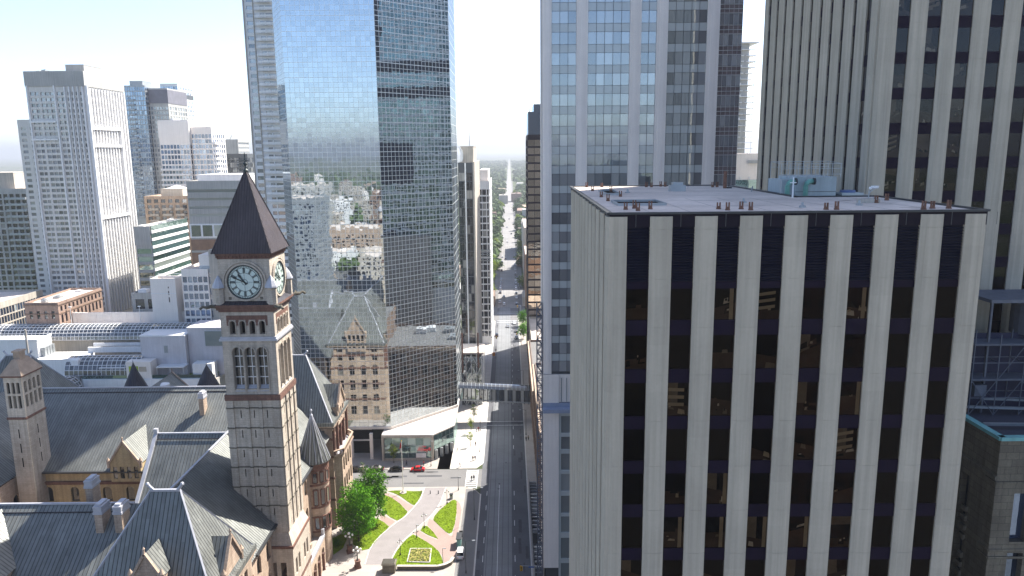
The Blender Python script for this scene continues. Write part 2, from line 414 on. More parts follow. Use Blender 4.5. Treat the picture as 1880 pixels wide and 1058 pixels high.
def clear(name, tint, gloss):
    """tinted see-through office glass with a plain reflection"""
    t = NT(name); tr = t.n('ShaderNodeBsdfTransparent'); tr.inputs[0].default_value = (*tint,1)
    g = t.n('ShaderNodeBsdfGlossy', i_Roughness=.012); g.inputs[0].default_value = (*gloss,1); t.set(g.inputs['Normal'], t.bump(t.noise(.22, t.geo('Position'), 2), 1.0, .012))
    fr = t.n('ShaderNodeFresnel', i_IOR=1.5); mx = t.n('ShaderNodeMixShader'); t.t.links.new(fr.outputs[0], mx.inputs[0]); t.t.links.new(tr.outputs[0], mx.inputs[1]); t.t.links.new(g.outputs[0], mx.inputs[2])
    return t.done(mx.outputs[0])
MT['glass_near'] = clear('bronze_see_through_glass', (.55,.48,.40), (.17,.145,.115))
MT['glass_tall'] = clear('blue_tinted_see_through_glass', (.45,.42,.38), (.70,.74,.80))
MT['room_beige'] = plain('beige_room_wall', (.60,.51,.38), .8, 0, .2, .2, .8); MT['room_brown'] = plain('brown_room_wall', (.11,.07,.05), .8, 0, .2, .3, .8); MT['room_pale'] = plain('pale_paper_and_desk', (.82,.76,.66), .8, 0, .2, .15, 1)
MT['room_grey'] = plain('grey_brown_room', (.27,.22,.165), .8, 0, .2, .3, .8)
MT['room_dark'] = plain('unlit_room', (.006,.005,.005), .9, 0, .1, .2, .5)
# ---------------------------------------------------------------- camera, sun, sky
cd = bpy.data.cameras.new('camera'); cam = bpy.data.objects.new('camera', cd); COL.objects.link(cam)
cd.sensor_width = 36; cd.lens = 1370/1880*36; cd.clip_start = 1; cd.clip_end = 80000
cx, cy, cz = [Vector(v) for v in CAMAX]
cam.matrix_world = Matrix(((cx.x, cy.x, cz.x, 0), (cx.y, cy.y, cz.y, 0), (cx.z, cy.z, cz.z, 100), (0, 0, 0, 1)))
scene.camera = cam
SUN_AZ, SUN_EL = D2R(44), D2R(49)     # azimuth from +Y towards +X
sdir = Vector((math.sin(SUN_AZ)*math.cos(SUN_EL), math.cos(SUN_AZ)*math.cos(SUN_EL), math.sin(SUN_EL)))
sl = bpy.data.lights.new('sun', 'SUN'); sun = bpy.data.objects.new('sun', sl); COL.objects.link(sun)
sl.energy = 5.0; sl.angle = D2R(.53); sl.color = (1.0, .955, .88)
sun.rotation_euler = sdir.to_track_quat('Z', 'Y').to_euler(); sun.location = (200, 150, 400)
wd = bpy.data.worlds.new('World'); scene.world = wd; wd.use_nodes = True
wn = wd.node_tree; bg = wn.nodes['Background']
sky = wn.nodes.new('ShaderNodeTexSky'); sky.sky_type = 'NISHITA'; sky.sun_disc = False
sky.sun_elevation = SUN_EL; sky.sun_rotation = SUN_AZ; sky.altitude = 100; sky.air_density = 0.65; sky.dust_density = 1.0; sky.ozone_density = 0.6
wn.links.new(sky.outputs[0], bg.inputs[0]); bg.inputs[1].default_value = 0.13
scene.view_settings.view_transform = 'Standard'; scene.view_settings.look = 'None'; scene.view_settings.gamma = 1
scene.view_settings.exposure = 1.42
scene.cycles.use_denoising = True
scene.cycles.max_bounces = 7; scene.cycles.diffuse_bounces = 3; scene.cycles.glossy_bounces = 4; scene.cycles.transmission_bounces = 4
scene.cycles.volume_bounces = 1; scene.cycles.transparent_max_bounces = 6
scene.cycles.caustics_reflective = True; scene.cycles.blur_glossy = .5
scene.cycles.sample_clamp_indirect = 6

def sheet(name, pts, z, mat, kind='structure', label=None):
    a = sum(pts[i][0]*pts[(i+1)%len(pts)][1]-pts[(i+1)%len(pts)][0]*pts[i][1] for i in range(len(pts)))
    if a < 0: pts = pts[::-1]
    return tag(part(None, name, MB().poly([(p[0], p[1], z) for p in pts]), mat), label, None, None, kind)
def rect(x0, x1, y0, y1): return [(x0,y0),(x1,y0),(x1,y1),(x0,y1)]
def raised(name, pts, z, mat, h=None):
    return tag(part(None, name, MB().prism(pts, .001, z), mat), None, None, None, 'structure')

# haze: one even box of air round everything
t = NT('haze_air'); pv = t.n('ShaderNodeVolumePrincipled'); pv.inputs['Color'].default_value = (.50, .52, .58, 1); pv.inputs['Density'].default_value = HAZE
pv.inputs['Anisotropy'].default_value = .25
t.t.links.new(pv.outputs[0], t.out.inputs['Volume'])
tag(part(None, 'haze', MB().box(-26000, 26000, -26000, 26000, -1, 262), t.m), None, None, None, 'stuff')

# ground to the horizon, mottled with far woods, fields and roofs
t = NT('far_city_ground'); p = t.geo('Position')
n1 = t.noise(.0016, p, 6, .6); n2 = t.noise(.012, p, 5, .65); n3 = t.noise(.05, p, 3)
vo = t.n('ShaderNodeTexVoronoi', i_Scale=.028); t.set(vo.inputs['Vector'], p)
c = t.mix(t.ramp(n2, .40, .56), (.055,.075,.03), (.15,.145,.13))
c = t.mix(t.ramp(n1, .35, .62), c, t.mix(t.ramp(n2, .44, .52), (.05,.07,.03), (.085,.105,.045)))
c = t.mix(t.math('MULTIPLY', t.math('GREATER_THAN', t.xyz(vo.outputs['Color'])[0], .80), t.math('LESS_THAN', vo.outputs['Distance'], .40)), c, t.mix(t.xyz(vo.outputs['Color'])[1], (.17,.13,.11), (.27,.27,.265)))
c = t.scale(c, t.ramp(n3, .3, .7, .8, 1.2))
far_ground = t.done(t.bsdf(c, .95, 0, .1))
sheet('ground', rect(-25900, 25900, -25900, 25900), 0.0, far_ground)

# Queen-street road, tracks and pavements
sheet('street_road', rect(-9.6, 4.6, 40, 470), .004, MT['asphalt'])
t = NT('sunlit_old_asphalt'); 
sheet('far_street_road', rect(-8.6, 5.2, 470, 9000), .004, plain('glare_paled_asphalt', (.24,.23,.22), .9, 0, .3, .15, .08))  # far asphalt made paler: sun glare and haze put into its colour
sheet('cross_street_road', rect(-260, 60, 436, 452), .006, MT['asphalt2'])
sheet('side_street_road', rect(-320, -9.6, 211.2, 223.8), .006, MT['asphalt2'])
m = MB()
for y0 in range(60, 470, 6): m.quad((-7.2, y0+.03, .010), (-.3, y0+.03, .010), (-.3, y0+5.97, .010), (-7.2, y0+5.97, .010))
tag(part(None, 'tram_track_road', m, MT['trackbed']), None, None, None, 'structure')
m = MB()
for x in (-6.7, -5.2, -2.75, -1.25): m.box(x-.06, x+.06, 60, 1500, .008, .016)
tag(part(None, 'tram_rail_road', m, MT['darksteel']), None, None, None, 'structure')
m = MB()
def dash(x, y0, y1, w=.12, L=3.0, gap=6.0):
    y = y0
    while y < y1: m.quad((x-w/2, y, .014), (x+w/2, y, .014), (x+w/2, y+L, .014), (x-w/2, y+L, .014)); y += L+gap
dash(.45, 70, 206); dash(.45, 240, 430); dash(-7.6, 70, 206); dash(-3.95, 60, 210, .1, 50, 1)
for i in range(9):                                    # ladder crossing over the side street
    y = 210.2+i*1.5; m.quad((-14.2, y, .014), (-11.0, y, .014), (-11.0, y+.5, .014), (-14.2, y+.5, .014))
for x in (-14.35, -10.85): m.box(x-.07, x+.07, 209.8, 223.2, .008, .015)
for y in (262, 266): m.box(-9.2, 4.2, y, y+.35, .011, .016)
for y in (430, 434, 454, 458): m.box(-8.5, 4.5, y, y+.5, .011, .016)
tag(part(None, 'road_marking_lines', m, MT['paint']), None, None, None, 'structure')
sheet('city_square', rect(-330, 330, -420, 95), .003, plain('grey_square_paving', (.13,.13,.13), .9, 0, .2, .2, .05))
# pavements as real steps
raised('left_pavement', [(-60,100),(-9.6,100),(-9.6,206),(-11.5,209.4),(-14.8,211.0),(-60,211.0)], .12, MT['paving'])
raised('kerbside_pavement', [(-14.4,100),(-9.75,100),(-9.75,205.6),(-11.6,209.2),(-14.0,209.4)], .124, MT['asphalt2'])
raised('corner_pavement', [(-20,224.0),(-11.5,224.2),(-9.6,227.5),(-9.6,434),(-24,434),(-24,224)], .12, MT['paving2'])
raised('forecourt_pavement', [(-100,224.0),(-20,224.0),(-20,250),(-100,250)], .12, MT['paving'])
raised('right_pavement', rect(4.6, 8.0, 40, 436), .12, MT['paving'])
raised('far_left_pavement', rect(-12, -8.6, 452, 2500), .12, MT['asphalt2'])
raised('far_right_pavement', rect(5.2, 9, 452, 2500), .12, MT['asphalt2'])
m = MB()
for x0, x1, y0, y1 in ((-9.6,-9.3,100,206),(4.3,4.6,40,436),(-9.6,-9.3,228,434)): m.box(x0, x1, y0, y1, .001, .135)
tag(part(None, 'kerb_strip_pavement', m, MT['kerb']), None, None, None, 'structure')
# garden in front of the old hall
LAWNS = [[(-37.4,208.4),(-35.1,208.8),(-32.9,208.6),(-29.9,208.2),(-26.9,208.2),(-27.0,205.4),(-27.5,201.9),(-28.2,199.2),(-29.2,200.0),(-30.4,201.5),(-32.2,203.9),(-33.9,205.9),(-35.6,207.3)],
[(-39.7,204.9),(-39.0,205.8),(-37.9,206.0),(-35.4,204.0),(-32.4,200.1),(-29.6,195.2),(-30.0,193.4),(-30.8,191.5),(-31.8,190.3),(-33.9,192.1),(-36.1,195.0),(-37.6,197.9),(-38.9,201.0)],
[(-38.5,191.8),(-37.0,191.1),(-35.2,189.3),(-33.5,186.9),(-35.2,181.4),(-36.1,177.7),(-36.8,175.6),(-38.4,174.9),(-41.5,178.0),(-42.5,184.0)],
[(-16.8,202.4),(-16.2,201.2),(-15.8,194.5),(-15.8,188.2),(-16.2,183.6),(-16.9,182.9),(-17.8,183.7),(-19.9,187.0),(-21.9,190.4),(-21.8,192.5),(-20.7,196.1),(-18.9,199.8),(-17.7,202.0)],
[(-24.4,187.1),(-23.2,187.1),(-21.2,183.7),(-19.6,180.2),(-21.0,181.2),(-22.5,182.3),(-24.7,184.6)],
[(-26.5,182.7),(-24.8,181.2),(-22.7,179.0),(-20.5,176.5),(-18.8,173.8),(-17.8,170.9),(-17.2,167.8),(-17.9,166.6),(-20.1,166.5),(-24.6,166.7),(-27.6,166.9),(-30.0,168.6),(-30.0,171.7),(-29.5,174.6),(-28.6,178.2),(-27.5,181.0)],
[(-48.1,179.5),(-47.1,181.4),(-45.9,183.1),(-44.1,183.2),(-43.6,180.4),(-43.6,176.1),(-45.2,173.2),(-45.9,171.7)]]
DRIVE = [(-26.5,210.5),(-26.9,203.0),(-28.0,198.6),(-29.9,192.6),(-33.1,186.8),(-35.0,182.4),(-36.1,178.7),(-36.7,174.8),(-36.5,168.2),(-30.0,168.1),(-30.2,171.4),(-29.9,174.0),(-29.1,178.2),(-26.8,183.7),(-24.7,188.4),(-22.9,192.5),(-21.8,196.1),(-20.8,201.3),(-20.1,210.5)]
sheet('garden_drive_road', DRIVE, .126, MT['drive'])
for pts in ([(-39.6,208.5),(-37.0,207.2),(-34.6,205.5),(-31.2,201.6),(-28.2,198.3),(-29.5,195.6),(-32.4,200.1),(-35.5,204.1),(-38.4,206.6)],
            [(-37.1,194.6),(-34.6,192.1),(-32.3,189.8),(-33.4,187.1),(-36.0,190.4),(-36.8,191.4)],
            [(-23.1,191.2),(-21.8,190.1),(-19.5,186.0),(-16.8,182.0),(-15.1,181.0),(-14.5,173.7),(-14.6,169.2),(-16.1,166.7),(-16.9,167.8),(-17.7,171.5),(-18.9,174.4),(-21.2,177.4),(-26.2,183.2),(-25.4,184.8),(-22.7,182.0),(-19.7,179.6),(-21.3,184.0),(-23.3,187.7)],
            [(-16.3,202.0),(-15.1,199.7),(-14.5,196.0),(-14.6,187.5),(-14.7,181.0),(-16.1,181.4),(-15.9,184.9),(-15.6,191.7)]):
    sheet('garden_path', pts, .130, MT['brickpath'])
m = MB()
for P in (DRIVE[:9], DRIVE[9:]):
    for a, b in zip(P, P[1:]): m.bar((*a, .15), (*b, .15), .22, .10)
tag(part(None, 'drive_kerb_pavement', m, MT['kerb']), None, None, None, 'structure')
lw = MB(); gr = MB()
def inside(p, poly):
    c = False
    for i in range(len(poly)):
        a, b = poly[i], poly[i-1]
        if (a[1] > p[1]) != (b[1] > p[1]) and p[0] < (b[0]-a[0])*(p[1]-a[1])/(b[1]-a[1])+a[0]: c = not c
    return c
for P in LAWNS:
    lw.prism(P, .12, .18)
    xs = [p[0] for p in P]; ys = [p[1] for p in P]
    for _ in range(int((max(xs)-min(xs))*(max(ys)-min(ys))*14)):
        q = (R.uniform(min(xs), max(xs)), R.uniform(min(ys), max(ys)))
        if inside(q, P):
            a = R.uniform(0, 6.28); s = R.uniform(.10, .24); h = R.uniform(.05, .13)
            gr.add([(q[0]-s*math.cos(a), q[1]-s*math.sin(a), .175), (q[0]+s*math.cos(a), q[1]+s*math.sin(a), .175), (q[0]+R.uniform(-.1,.1), q[1]+R.uniform(-.1,.1), .18+h)], [(0,1,2)])
tag(part(None, 'garden_lawn', lw, MT['lawn']), None, None, None, 'structure')
tag(part(None, 'lawn_grass', gr, leafmat('grass_blade', (.10,.165,.007), (.18,.245,.015), .2)), 'short bright green grass on the curved garden lawns', 'grass', None, 'stuff')

rgp = random.Random(12); m = MB(); mh = MB()
for _ in range(46):
    x, y = rgp.choice([rgp.uniform(-9,-7.6), rgp.uniform(.6,3.8)]), rgp.uniform(120, 430); w, L = rgp.uniform(.4,1.1), rgp.uniform(1.5,9)
    m.quad((x-w/2,y,.007),(x+w/2,y,.007),(x+w/2,y+L,.007),(x-w/2,y+L,.007))
for _ in range(14):
    x, y = rgp.uniform(-60,-16), rgp.uniform(212.5,222); w, L = rgp.uniform(2,8), rgp.uniform(.4,1.2); m.quad((x,y,.009),(x+w,y,.009),(x+w,y+L,.009),(x,y+L,.009))
for _ in range(22):
    x, y = rgp.uniform(-8.8,3.8), rgp.uniform(120, 420); mh.lathe(x,y,[(.34,.013),(.34,.018)],12)
tag(part(None, 'patched_road', m, plain('asphalt_patch',(.07,.07,.075),.9,0,.3,.2,.5)), None, None, None, 'structure'); tag(part(None, 'manhole_road', mh, MT['darksteel']), None, None, None, 'structure')
m = MB()
for k in range(1, 42): m.box(-19.9,-9.7,224+5*k-.03,224+5*k+.03,.121,.1225)
for k in range(20): m.box(-47,-38,150+3*k-.02,150+3*k+.02,.121,.1225)
for x in (-17,-14.2,-11.8): m.box(x-.03,x+.03,226,434,.123,.1245)
tag(part(None, 'joint_pavement', m, MT['asphalt2']), None, None, None, 'structure')
# ---------------------------------------------------------------- concrete-pier towers
def pier_mesh(P, U, N, c, w, z0, z1, seg=3.9, off=0.0):
    """a folded concrete pier, cast in storey lifts with a fine joint between"""
    P = Vector(P); U = Vector(U); N = Vector(N); m = MB()
    prof = [(-.5*w, -.12), (-.5*w, .2), (-.27*w, .36), (.27*w, .36), (.5*w, .2), (.5*w, -.12)]
    def ring(z, k=0.0): return [(P.x+U.x*(c+u)+N.x*(d-(k if d > 0 else 0)), P.y+U.y*(c+u)+N.y*(d-(k if d > 0 else 0)), z) for u, d in prof]
    rings = [ring(z0)]; z = z0 + off
    while z < z1-.5:
        if z > z0+.3: rings += [ring(z-.02), ring(z-.018, .025), ring(z+.018, .025), ring(z+.02)]
        z += seg
    rings.append(ring(z1)); m.loft(rings); return m

def rooms(th, panes, seed, limit):
    """what shows through the office glass: a dark room, here and there a column, a blind, a desk or a pale wall"""
    rg = random.Random(seed); dk = MB(); n = 0
    vis = sorted(panes, key=lambda p: (th.w(p[0])-CAM).length)[:limit]
    for p in vis:
        a, b = Vector(p[0]), Vector(p[1]); U = (b-a); W = U.length; U /= W; N = Vector((U.y,-U.x,0)); z0, z1 = p[0][2], p[2][2]; H = z1-z0
        pt = lambda u, z, d: tuple(a+U*u-N*d+Vector((0,0,z)))
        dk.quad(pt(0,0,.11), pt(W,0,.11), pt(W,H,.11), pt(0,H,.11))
        if rg.random() > .68: continue
        q = MB(); sl = rg.uniform(-.28,.28); ds = [.104]
        def put(poly, k):
            ds[0] -= .004; q.cur = k; q.poly([pt(min(max(u,0),1)*W, min(max(v,0),1)*H, ds[0]) for u, v in poly])
        ln = lambda v, u0=0, u1=1: [(u0, v+sl*(u0-.5)), (u1, v+sl*(u1-.5))]
        f = rg.uniform(.25,.6)
        put([(0,0),(1,0)]+ln(f)[::-1], 1)                                       # floor seen from above
        if rg.random() < .5: put(ln(f)+[(1,1),(0,1)] if rg.random() < .3 else ln(f, 0, .5)+[(.5,1),(0,1)], 4)
        for _ in range(rg.randint(1,4)):                                        # desks, cabinets, paper
            u, v, w, h = rg.uniform(0,.75), rg.uniform(.02,f), rg.uniform(.12,.45), rg.uniform(.05,.18); k = rg.choice([0,1,1,3,3,4,2])
            put([(u,v+sl*u),(u+w,v+sl*(u+w)),(u+w*.92,v+h+sl*(u+w)),(u+w*.12,v+h+sl*u)], k)
            if rg.random() < .5: put([(u+w*.2,v+h*.6+sl*u),(u+w*.55,v+h*.65+sl*u),(u+w*.5,v+h*1.1+sl*u),(u+w*.22,v+h+sl*u)], rg.choice([0,2,3]))
        r = rg.random()
        if r < .22: u = rg.choice([0,.72,.8]); put([(u,0),(u+.18,0),(u+.18,1),(u,1)], 0)
        elif r < .32: put([(0,.72+sl*.4),(1,.72-sl*.4),(1,1),(0,1)], 4)
        elif r < .40:
            for k in range(3): put([(.05,.3+.22*k),(.8,.34+.22*k+sl*.4),(.8,.44+.22*k+sl*.4),(.05,.4+.22*k)], 0)
        part(th, 'room_interior', q, [MT['room_beige'],MT['room_brown'],MT['room_pale'],MT['room_dark'],MT['room_grey']])
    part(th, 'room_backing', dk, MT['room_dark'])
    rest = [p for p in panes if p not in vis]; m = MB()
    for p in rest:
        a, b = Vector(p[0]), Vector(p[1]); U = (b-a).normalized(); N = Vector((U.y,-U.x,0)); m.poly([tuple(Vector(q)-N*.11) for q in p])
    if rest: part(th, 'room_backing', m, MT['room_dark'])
SPN = []
def pier_face(th, P, U, N, W, piers, rows, z0, ztop, windows=True, louv=None, sill=1.1):
    """piers (centre,width); dark bays between them with windows set between spandrels"""
    Pv, Uv, Nv = Vector(P), Vector(U), Vector(N)
    pt = lambda u, d, z: (Pv.x+Uv.x*u+Nv.x*d, Pv.y+Uv.y*u+Nv.y*d, z)
    def bx(m, u0, u1, d0, d1, za, zb):
        q = [pt(u0,d0,0)[:2], pt(u1,d0,0)[:2], pt(u1,d1,0)[:2], pt(u0,d1,0)[:2]]; m.prism(q, za, zb)
    for c, w in piers: part(th, 'pier', pier_mesh(P, U, N, c, w, z0, ztop, 3.9, (rows[0][0]-z0-.55) % 3.9 if rows else 0), MT['pier'])
    panes = []
    for (c0, w0), (c1, w1) in zip(piers, piers[1:]):
        a, b = c0+w0/2, c1-w1/2
        zs = sorted(rows); prev = z0
        for r in zs:
            sp = MB(); bx(sp, a+.003, b-.003, -.2, .06, prev, r[0]); SPN.append(sp); prev = r[1]
            if windows: panes.append([pt(a+.01, .03, r[0]), pt(b-.01, .03, r[0]), pt(b-.01, .03, r[1]), pt(a+.01, .03, r[1])])
        top = louv[0] if louv else ztop-.1
        sp = MB(); bx(sp, a+.003, b-.003, -.2, .06, prev, top); SPN.append(sp)
        pass
        if louv:
            m = MB(); z = louv[0]+.1
            bx(m, a+.003, b-.003, -.2, -.10, louv[0], louv[1])
            while z < louv[1]-.1:
                p0, p1 = pt(a+.005, -.08, z+.12), pt(b-.005, -.08, z+.12); q0, q1 = pt(a+.005, .10, z), pt(b-.005, .10, z)
                m.add([p0, p1, q1, q0, (p0[0],p0[1],p0[2]-.03), (p1[0],p1[1],p1[2]-.03), (q1[0],q1[1],q1[2]-.03), (q0[0],q0[1],q0[2]-.03)],
                      [(0,1,2,3),(7,6,5,4),(3,2,6,7),(0,4,5,1)])
                z += .22
            part(th, 'louver', m, MT['louver'])
    return panes

T1 = Thing('pier_office_tower', 'concrete tower with wide grey piers, dark louvre band and flat pale roof', 'office tower', (7.86, 58, 0), D2R(-.7))
ROWS1 = [(86.59,89.11),(82.54,85.34),(78.56,81.39),(74.69,77.44),(70.82,73.58),(66.86,69.69)]
z = 66.86
while z > 8: z -= 3.9; ROWS1.append((z, z+2.8))
W1, L1, N1 = 28.88, 43.5, 18.0      # width, depth, depth of the full-width front
PX1 = [(.62,1.24)] + [(3.01+3.48*i+.87,1.74) for i in range(7)] + [(28.1,1.55)]
left_p = [(L1-.62-3.5*i, 1.74) for i in range(12)] ; left_p = sorted([(c, w) for c, w in left_p if c > 1]) 
core = MB(); core.prism([(.25,.25),(W1-.25,.25),(W1-.25,N1-.25),(20.6,N1-.25),(20.6,L1-.25),(.25,L1-.25)], 0, 94.0)
core.prism([(20.7,N1-.1),(W1-.15,N1-.1),(W1-.15,L1-.15),(20.7,L1-.15)], 0, 92.6)
part(T1, 'wall_core', core, MT['fascia'])
pn = pier_face(T1, (0,0,0), (1,0,0), (0,-1,0), W1, PX1, ROWS1, 0, 94.85, True, (89.68, 94.05))
pn += pier_face(T1, (0,L1,0), (0,-1,0), (-1,0,0), L1, left_p, ROWS1, 0, 94.85, True, (89.68, 94.05))
pn += pier_face(T1, (W1,0,0), (0,1,0), (1,0,0), N1, [(.8,1.5)]+[(.8+3.6*i,1.74) for i in range(1,5)]+[(17.3,1.4)], ROWS1[:8], 0, 94.85, True, (89.68, 94.05))
glaze(T1, pn, MT['glass_near']); rooms(T1, pn[:144], 3, 96); rooms(T1, pn[144:], 4, 6); emit(T1, 'spandrel', SPN, MT['spandrel']); SPN.clear()
m = MB(); poly = [(-.12,-.12),(W1+.12,-.12),(W1+.12,N1),(20.9,N1),(20.9,L1+.1),(-.12,L1+.1)]
m.prism(poly, 94.0, 95.02); part(T1, 'fascia', m, MT['fascia'])
m = MB()
for i in range(9): m.box(1.9+3.48*i, 1.93+3.48*i, -.15, -.13, 94.02, 95.0)
part(T1, 'fascia_joint', m, MT['darkmull'])
ins = [(.2,.2),(W1-.2,.2),(W1-.2,N1-.3),(20.6,N1-.3),(20.6,L1-.2),(.2,L1-.2)]
part(T1, 'roof', MB().poly([(x,y,95.06) for x,y in ins]), MT['roofing'])
m = MB()
for (a, b) in zip(poly, poly[1:]+poly[:1]):
    m.bar((a[0],a[1],95.10), (b[0],b[1],95.10), .42, .16)
part(T1, 'roof_coping', m, MT['darksteel'])
m = MB()
for k in range(1, 9): m.box(W1*k/9-.03, W1*k/9+.03, .3, N1-.4, 95.065, 95.075)
for k in range(1, 6): m.box(.3, 20.4, 7.2*k-.03, 7.2*k+.03, 95.076, 95.084)
part(T1, 'membrane_seam', m, plain('seam_tar',(.42,.37,.33),.9,0,.2,.2,.5))
MT['dirt'] = plain('ponding_dirt',(.52,.45,.395),.9,0,.2,.15,.5); rgq = random.Random(2)
for _ in range(16):
    x, y, r = rgq.uniform(1.5,W1-2), rgq.uniform(1,N1-2), rgq.uniform(.5,2.2); k = rgq.uniform(.3,.7)
    m = MB(); m.poly([(x+r*math.cos(a)*(1+.25*math.sin(3*a+x)), y+k*r*math.sin(a)*(1+.2*math.cos(2*a+y)), 95.062) for a in [2*math.pi*i/18 for i in range(18)]]); part(T1, 'ponding_stain', m, MT['dirt'])
def loc1(x, y): v = T1.mat.inverted() @ Vector((x, y, 0)); return v.x, v.y
dv = [(9.6,62.0),(10.5,63.1),(10.4,60.7),(11.7,62.3),(17.2,61.6),(17.6,60.4),(19.0,61.4),(19.4,60.2),(25.4,60.0),(26.2,59.9),(32.7,66.8),(35.2,69.9),(32.8,59.2),(34.0,60.1),(35.2,59.9),
      (11.7,79.3),(9.6,78.7),(9.5,72.5),(12.0,89.1),(10.0,90.7),(10.2,99.6),(12.2,99.6),(18.0,99.0),(18.6,98.6),(20.1,100.1),(20.6,99.6),(26.2,97.0),(26.8,97.1)]
for i, (x, y) in enumerate(dv):
    u, v = loc1(x, y); u = min(max(u, .6), W1-.6); v = max(v, .7)
    if u > 20 and v > N1-.5: u = 20.0-R.random()*1.5
    m = MB(); h = R.uniform(.55, .72); m.box(u-.17, u+.17, v-.14, v+.14, 95.06, 95.06+.10); m.box(u-.15, u+.15, v-.1, v+.1, 95.16, 95.06+h*.45)
    m.box(u-.15, u-.06, v-.09, v+.09, 95.06+h*.45, 95.06+h); m.box(u+.06, u+.15, v-.09, v+.09, 95.06+h*.45, 95.06+h)
    part(T1, 'davit_post', m, MT['rust'])
for (x0, y0, x1, y1) in ((9.6,66.4,13.9,71.2),(10.6,82.0,12.3,90.2)):
    u0, v0 = loc1(x0, y0); u1, v1 = loc1(x1, y1); m = MB()
    m.box(u0,u1,v0,v1,95.065,95.075); m2 = MB()
    for a, b in (((u0,v0),(u1,v0)),((u1,v0),(u1,v1)),((u1,v1),(u0,v1)),((u0,v1),(u0,v0))): m2.bar((*a,95.16),(*b,95.16),.14,.24)
    part(T1, 'roof_hatch', m, MT['black']); part(T1, 'hatch_frame', m2, MT['steel'])
u, v = loc1(19.8, 88.9); m = MB(); m.box(u-.9,u+.9,v-.7,v+.7,95.06,95.75); m.box(u-.6,u+.6,v-.5,v+.5,95.75,96.1); part(T1, 'roof_vent', m, MT['steel'])
u, v = loc1(23.3, 94.0); u = 18.6; m = MB(); m.lathe(u, v, [(.22,95.06),(.22,97.0),(.18,97.2)], 10); part(T1, 'vent_pipe', m, MT['rust'])
m = MB(); m.lathe(u+.5, v, [(.05,95.06),(.04,99.0)], 6); m.box(u+.2,u+.8,v-.3,v+.3,95.06,95.25); part(T1, 'antenna_mast', m, MT['darksteel'])
for x, y in ((24.5,62.6),(13.5,86),(30,64.2),(21.4,68.5)):
    u, v = loc1(x, y); m = MB(); m.lathe(u, v, [(.3,95.06),(.3,95.2),(.12,95.25),(.10,95.5)], 8); part(T1, 'roof_drain', m, MT['steel'])
# weather station and white mast on the same roof
st = Thing('weather_station', 'small weather instrument on a concrete block at the roof edge', 'weather instrument', (32.2, 67.2, 95.06))
part(st, 'base', MB().box(-.85,.85,-.45,.45,0,.38), MT['concrete']); m = MB(); m.lathe(0,0,[(.06,.38),(.06,1.15)],6); m.bar((0,0,.9),(.55,0,1.35),.1); m.bar((0,0,.7),(-.5,.1,.7),.07)
part(st, 'stand', m, MT['steel']); m = MB(); m.lathe(.5,0,[(.0,1.2),(.3,1.3),(.34,1.5)],10,False); m.ico((.1,0,1.3),.16); part(st, 'sensor', m, MT['white'])
st = Thing('lightning_mast', 'thin white mast with a short crossbar beside the rooftop pipes', 'mast', (28.3, 75.0, 95.0))
part(st, 'pole', MB().lathe(0,0,[(.09,0),(.06,2.1)],8), MT['white']); part(st, 'crossbar', MB().bar((-.32,0,1.55),(.32,0,1.55),.09), MT['white'])
# plant in the roof notch
C = Thing('rooftop_chiller', 'pale blue rooftop plant box with two green bent pipes and a railing on top', 'chiller', (29.4, 80.5, 92.6))
part(C, 'housing', MB().box(1.2,5.6,0,5.2,0,4.3).box(0,1.2,.6,5,0,4.0), MT['chiller'])
m = MB()
for zc in (1.4,2.7): m.box(1.2,5.6,-.02,0,zc,zc+.05)
part(C, 'panel_joint', m, MT['darkmull'])
for x in (.15, 2.1):
    part(C, 'pipe', MB().tube([(x,-.6,0),(x,-.6,3.3),(x+.08,-.6,3.62),(x+.3,-.6,3.82),(x+.75,-.6,3.85)], .26, 10), MT['verdigris'], smooth=True)
    part(C, 'pipe_flange', MB().tube([(x+.75,-.6,3.85),(x+.95,-.6,3.85)], .36, 10), MT['darksteel'])
m = MB()
for i in range(8):
    x = -.7+i*.9
    m.bar((x,-.9,2.6 if i<1 else 4.2),(x,-.9,5.7),.06); m.bar((x,2.4,4.2),(x,2.4,5.9),.06)
for y, zz in ((-.9,(4.6,5.2,5.7)),(2.4,(5.3,5.9))):
    for q in zz: m.bar((-.7,y,q),(5.7,y,q),.05)
for x in (-.7, 5.6): m.bar((x,-.9,5.7),(x,2.4,5.9),.05)
part(C, 'railing', m, MT['steel'])
C = Thing('condenser_unit', 'low pale blue condenser box right of the rooftop plant', 'condenser', (35.4, 80.5, 92.6))
part(C, 'housing', MB().box(.3,2.6,0,2,0,2.55), MT['chiller']); m = MB(); m.lathe(1.3,1,[(.8,2.56),(.8,2.8)],14); part(C, 'fan_ring', m, plain('blue_fan_housing',(.08,.13,.28),.5)); part(C, 'side_grille', MB().box(-.1,.29,.1,1.9,.2,2.3), MT['louver'])
C = Thing('duct_run', 'grey blue duct rack beside the roof notch left of the plant', 'duct', (27.6, 84, 92.6))
part(C, 'duct', MB().box(-5.9,1.2,11,12.6,0,2.3), MT['chiller']); m = MB()
for i in range(5): m.bar((.1+i*.35,2+i,0),(.1+i*.35,2+i,2.9),.08)
m.bar((.1,2,2.8),(1.5,6,2.8),.08); part(C, 'rack', m, MT['steel'])

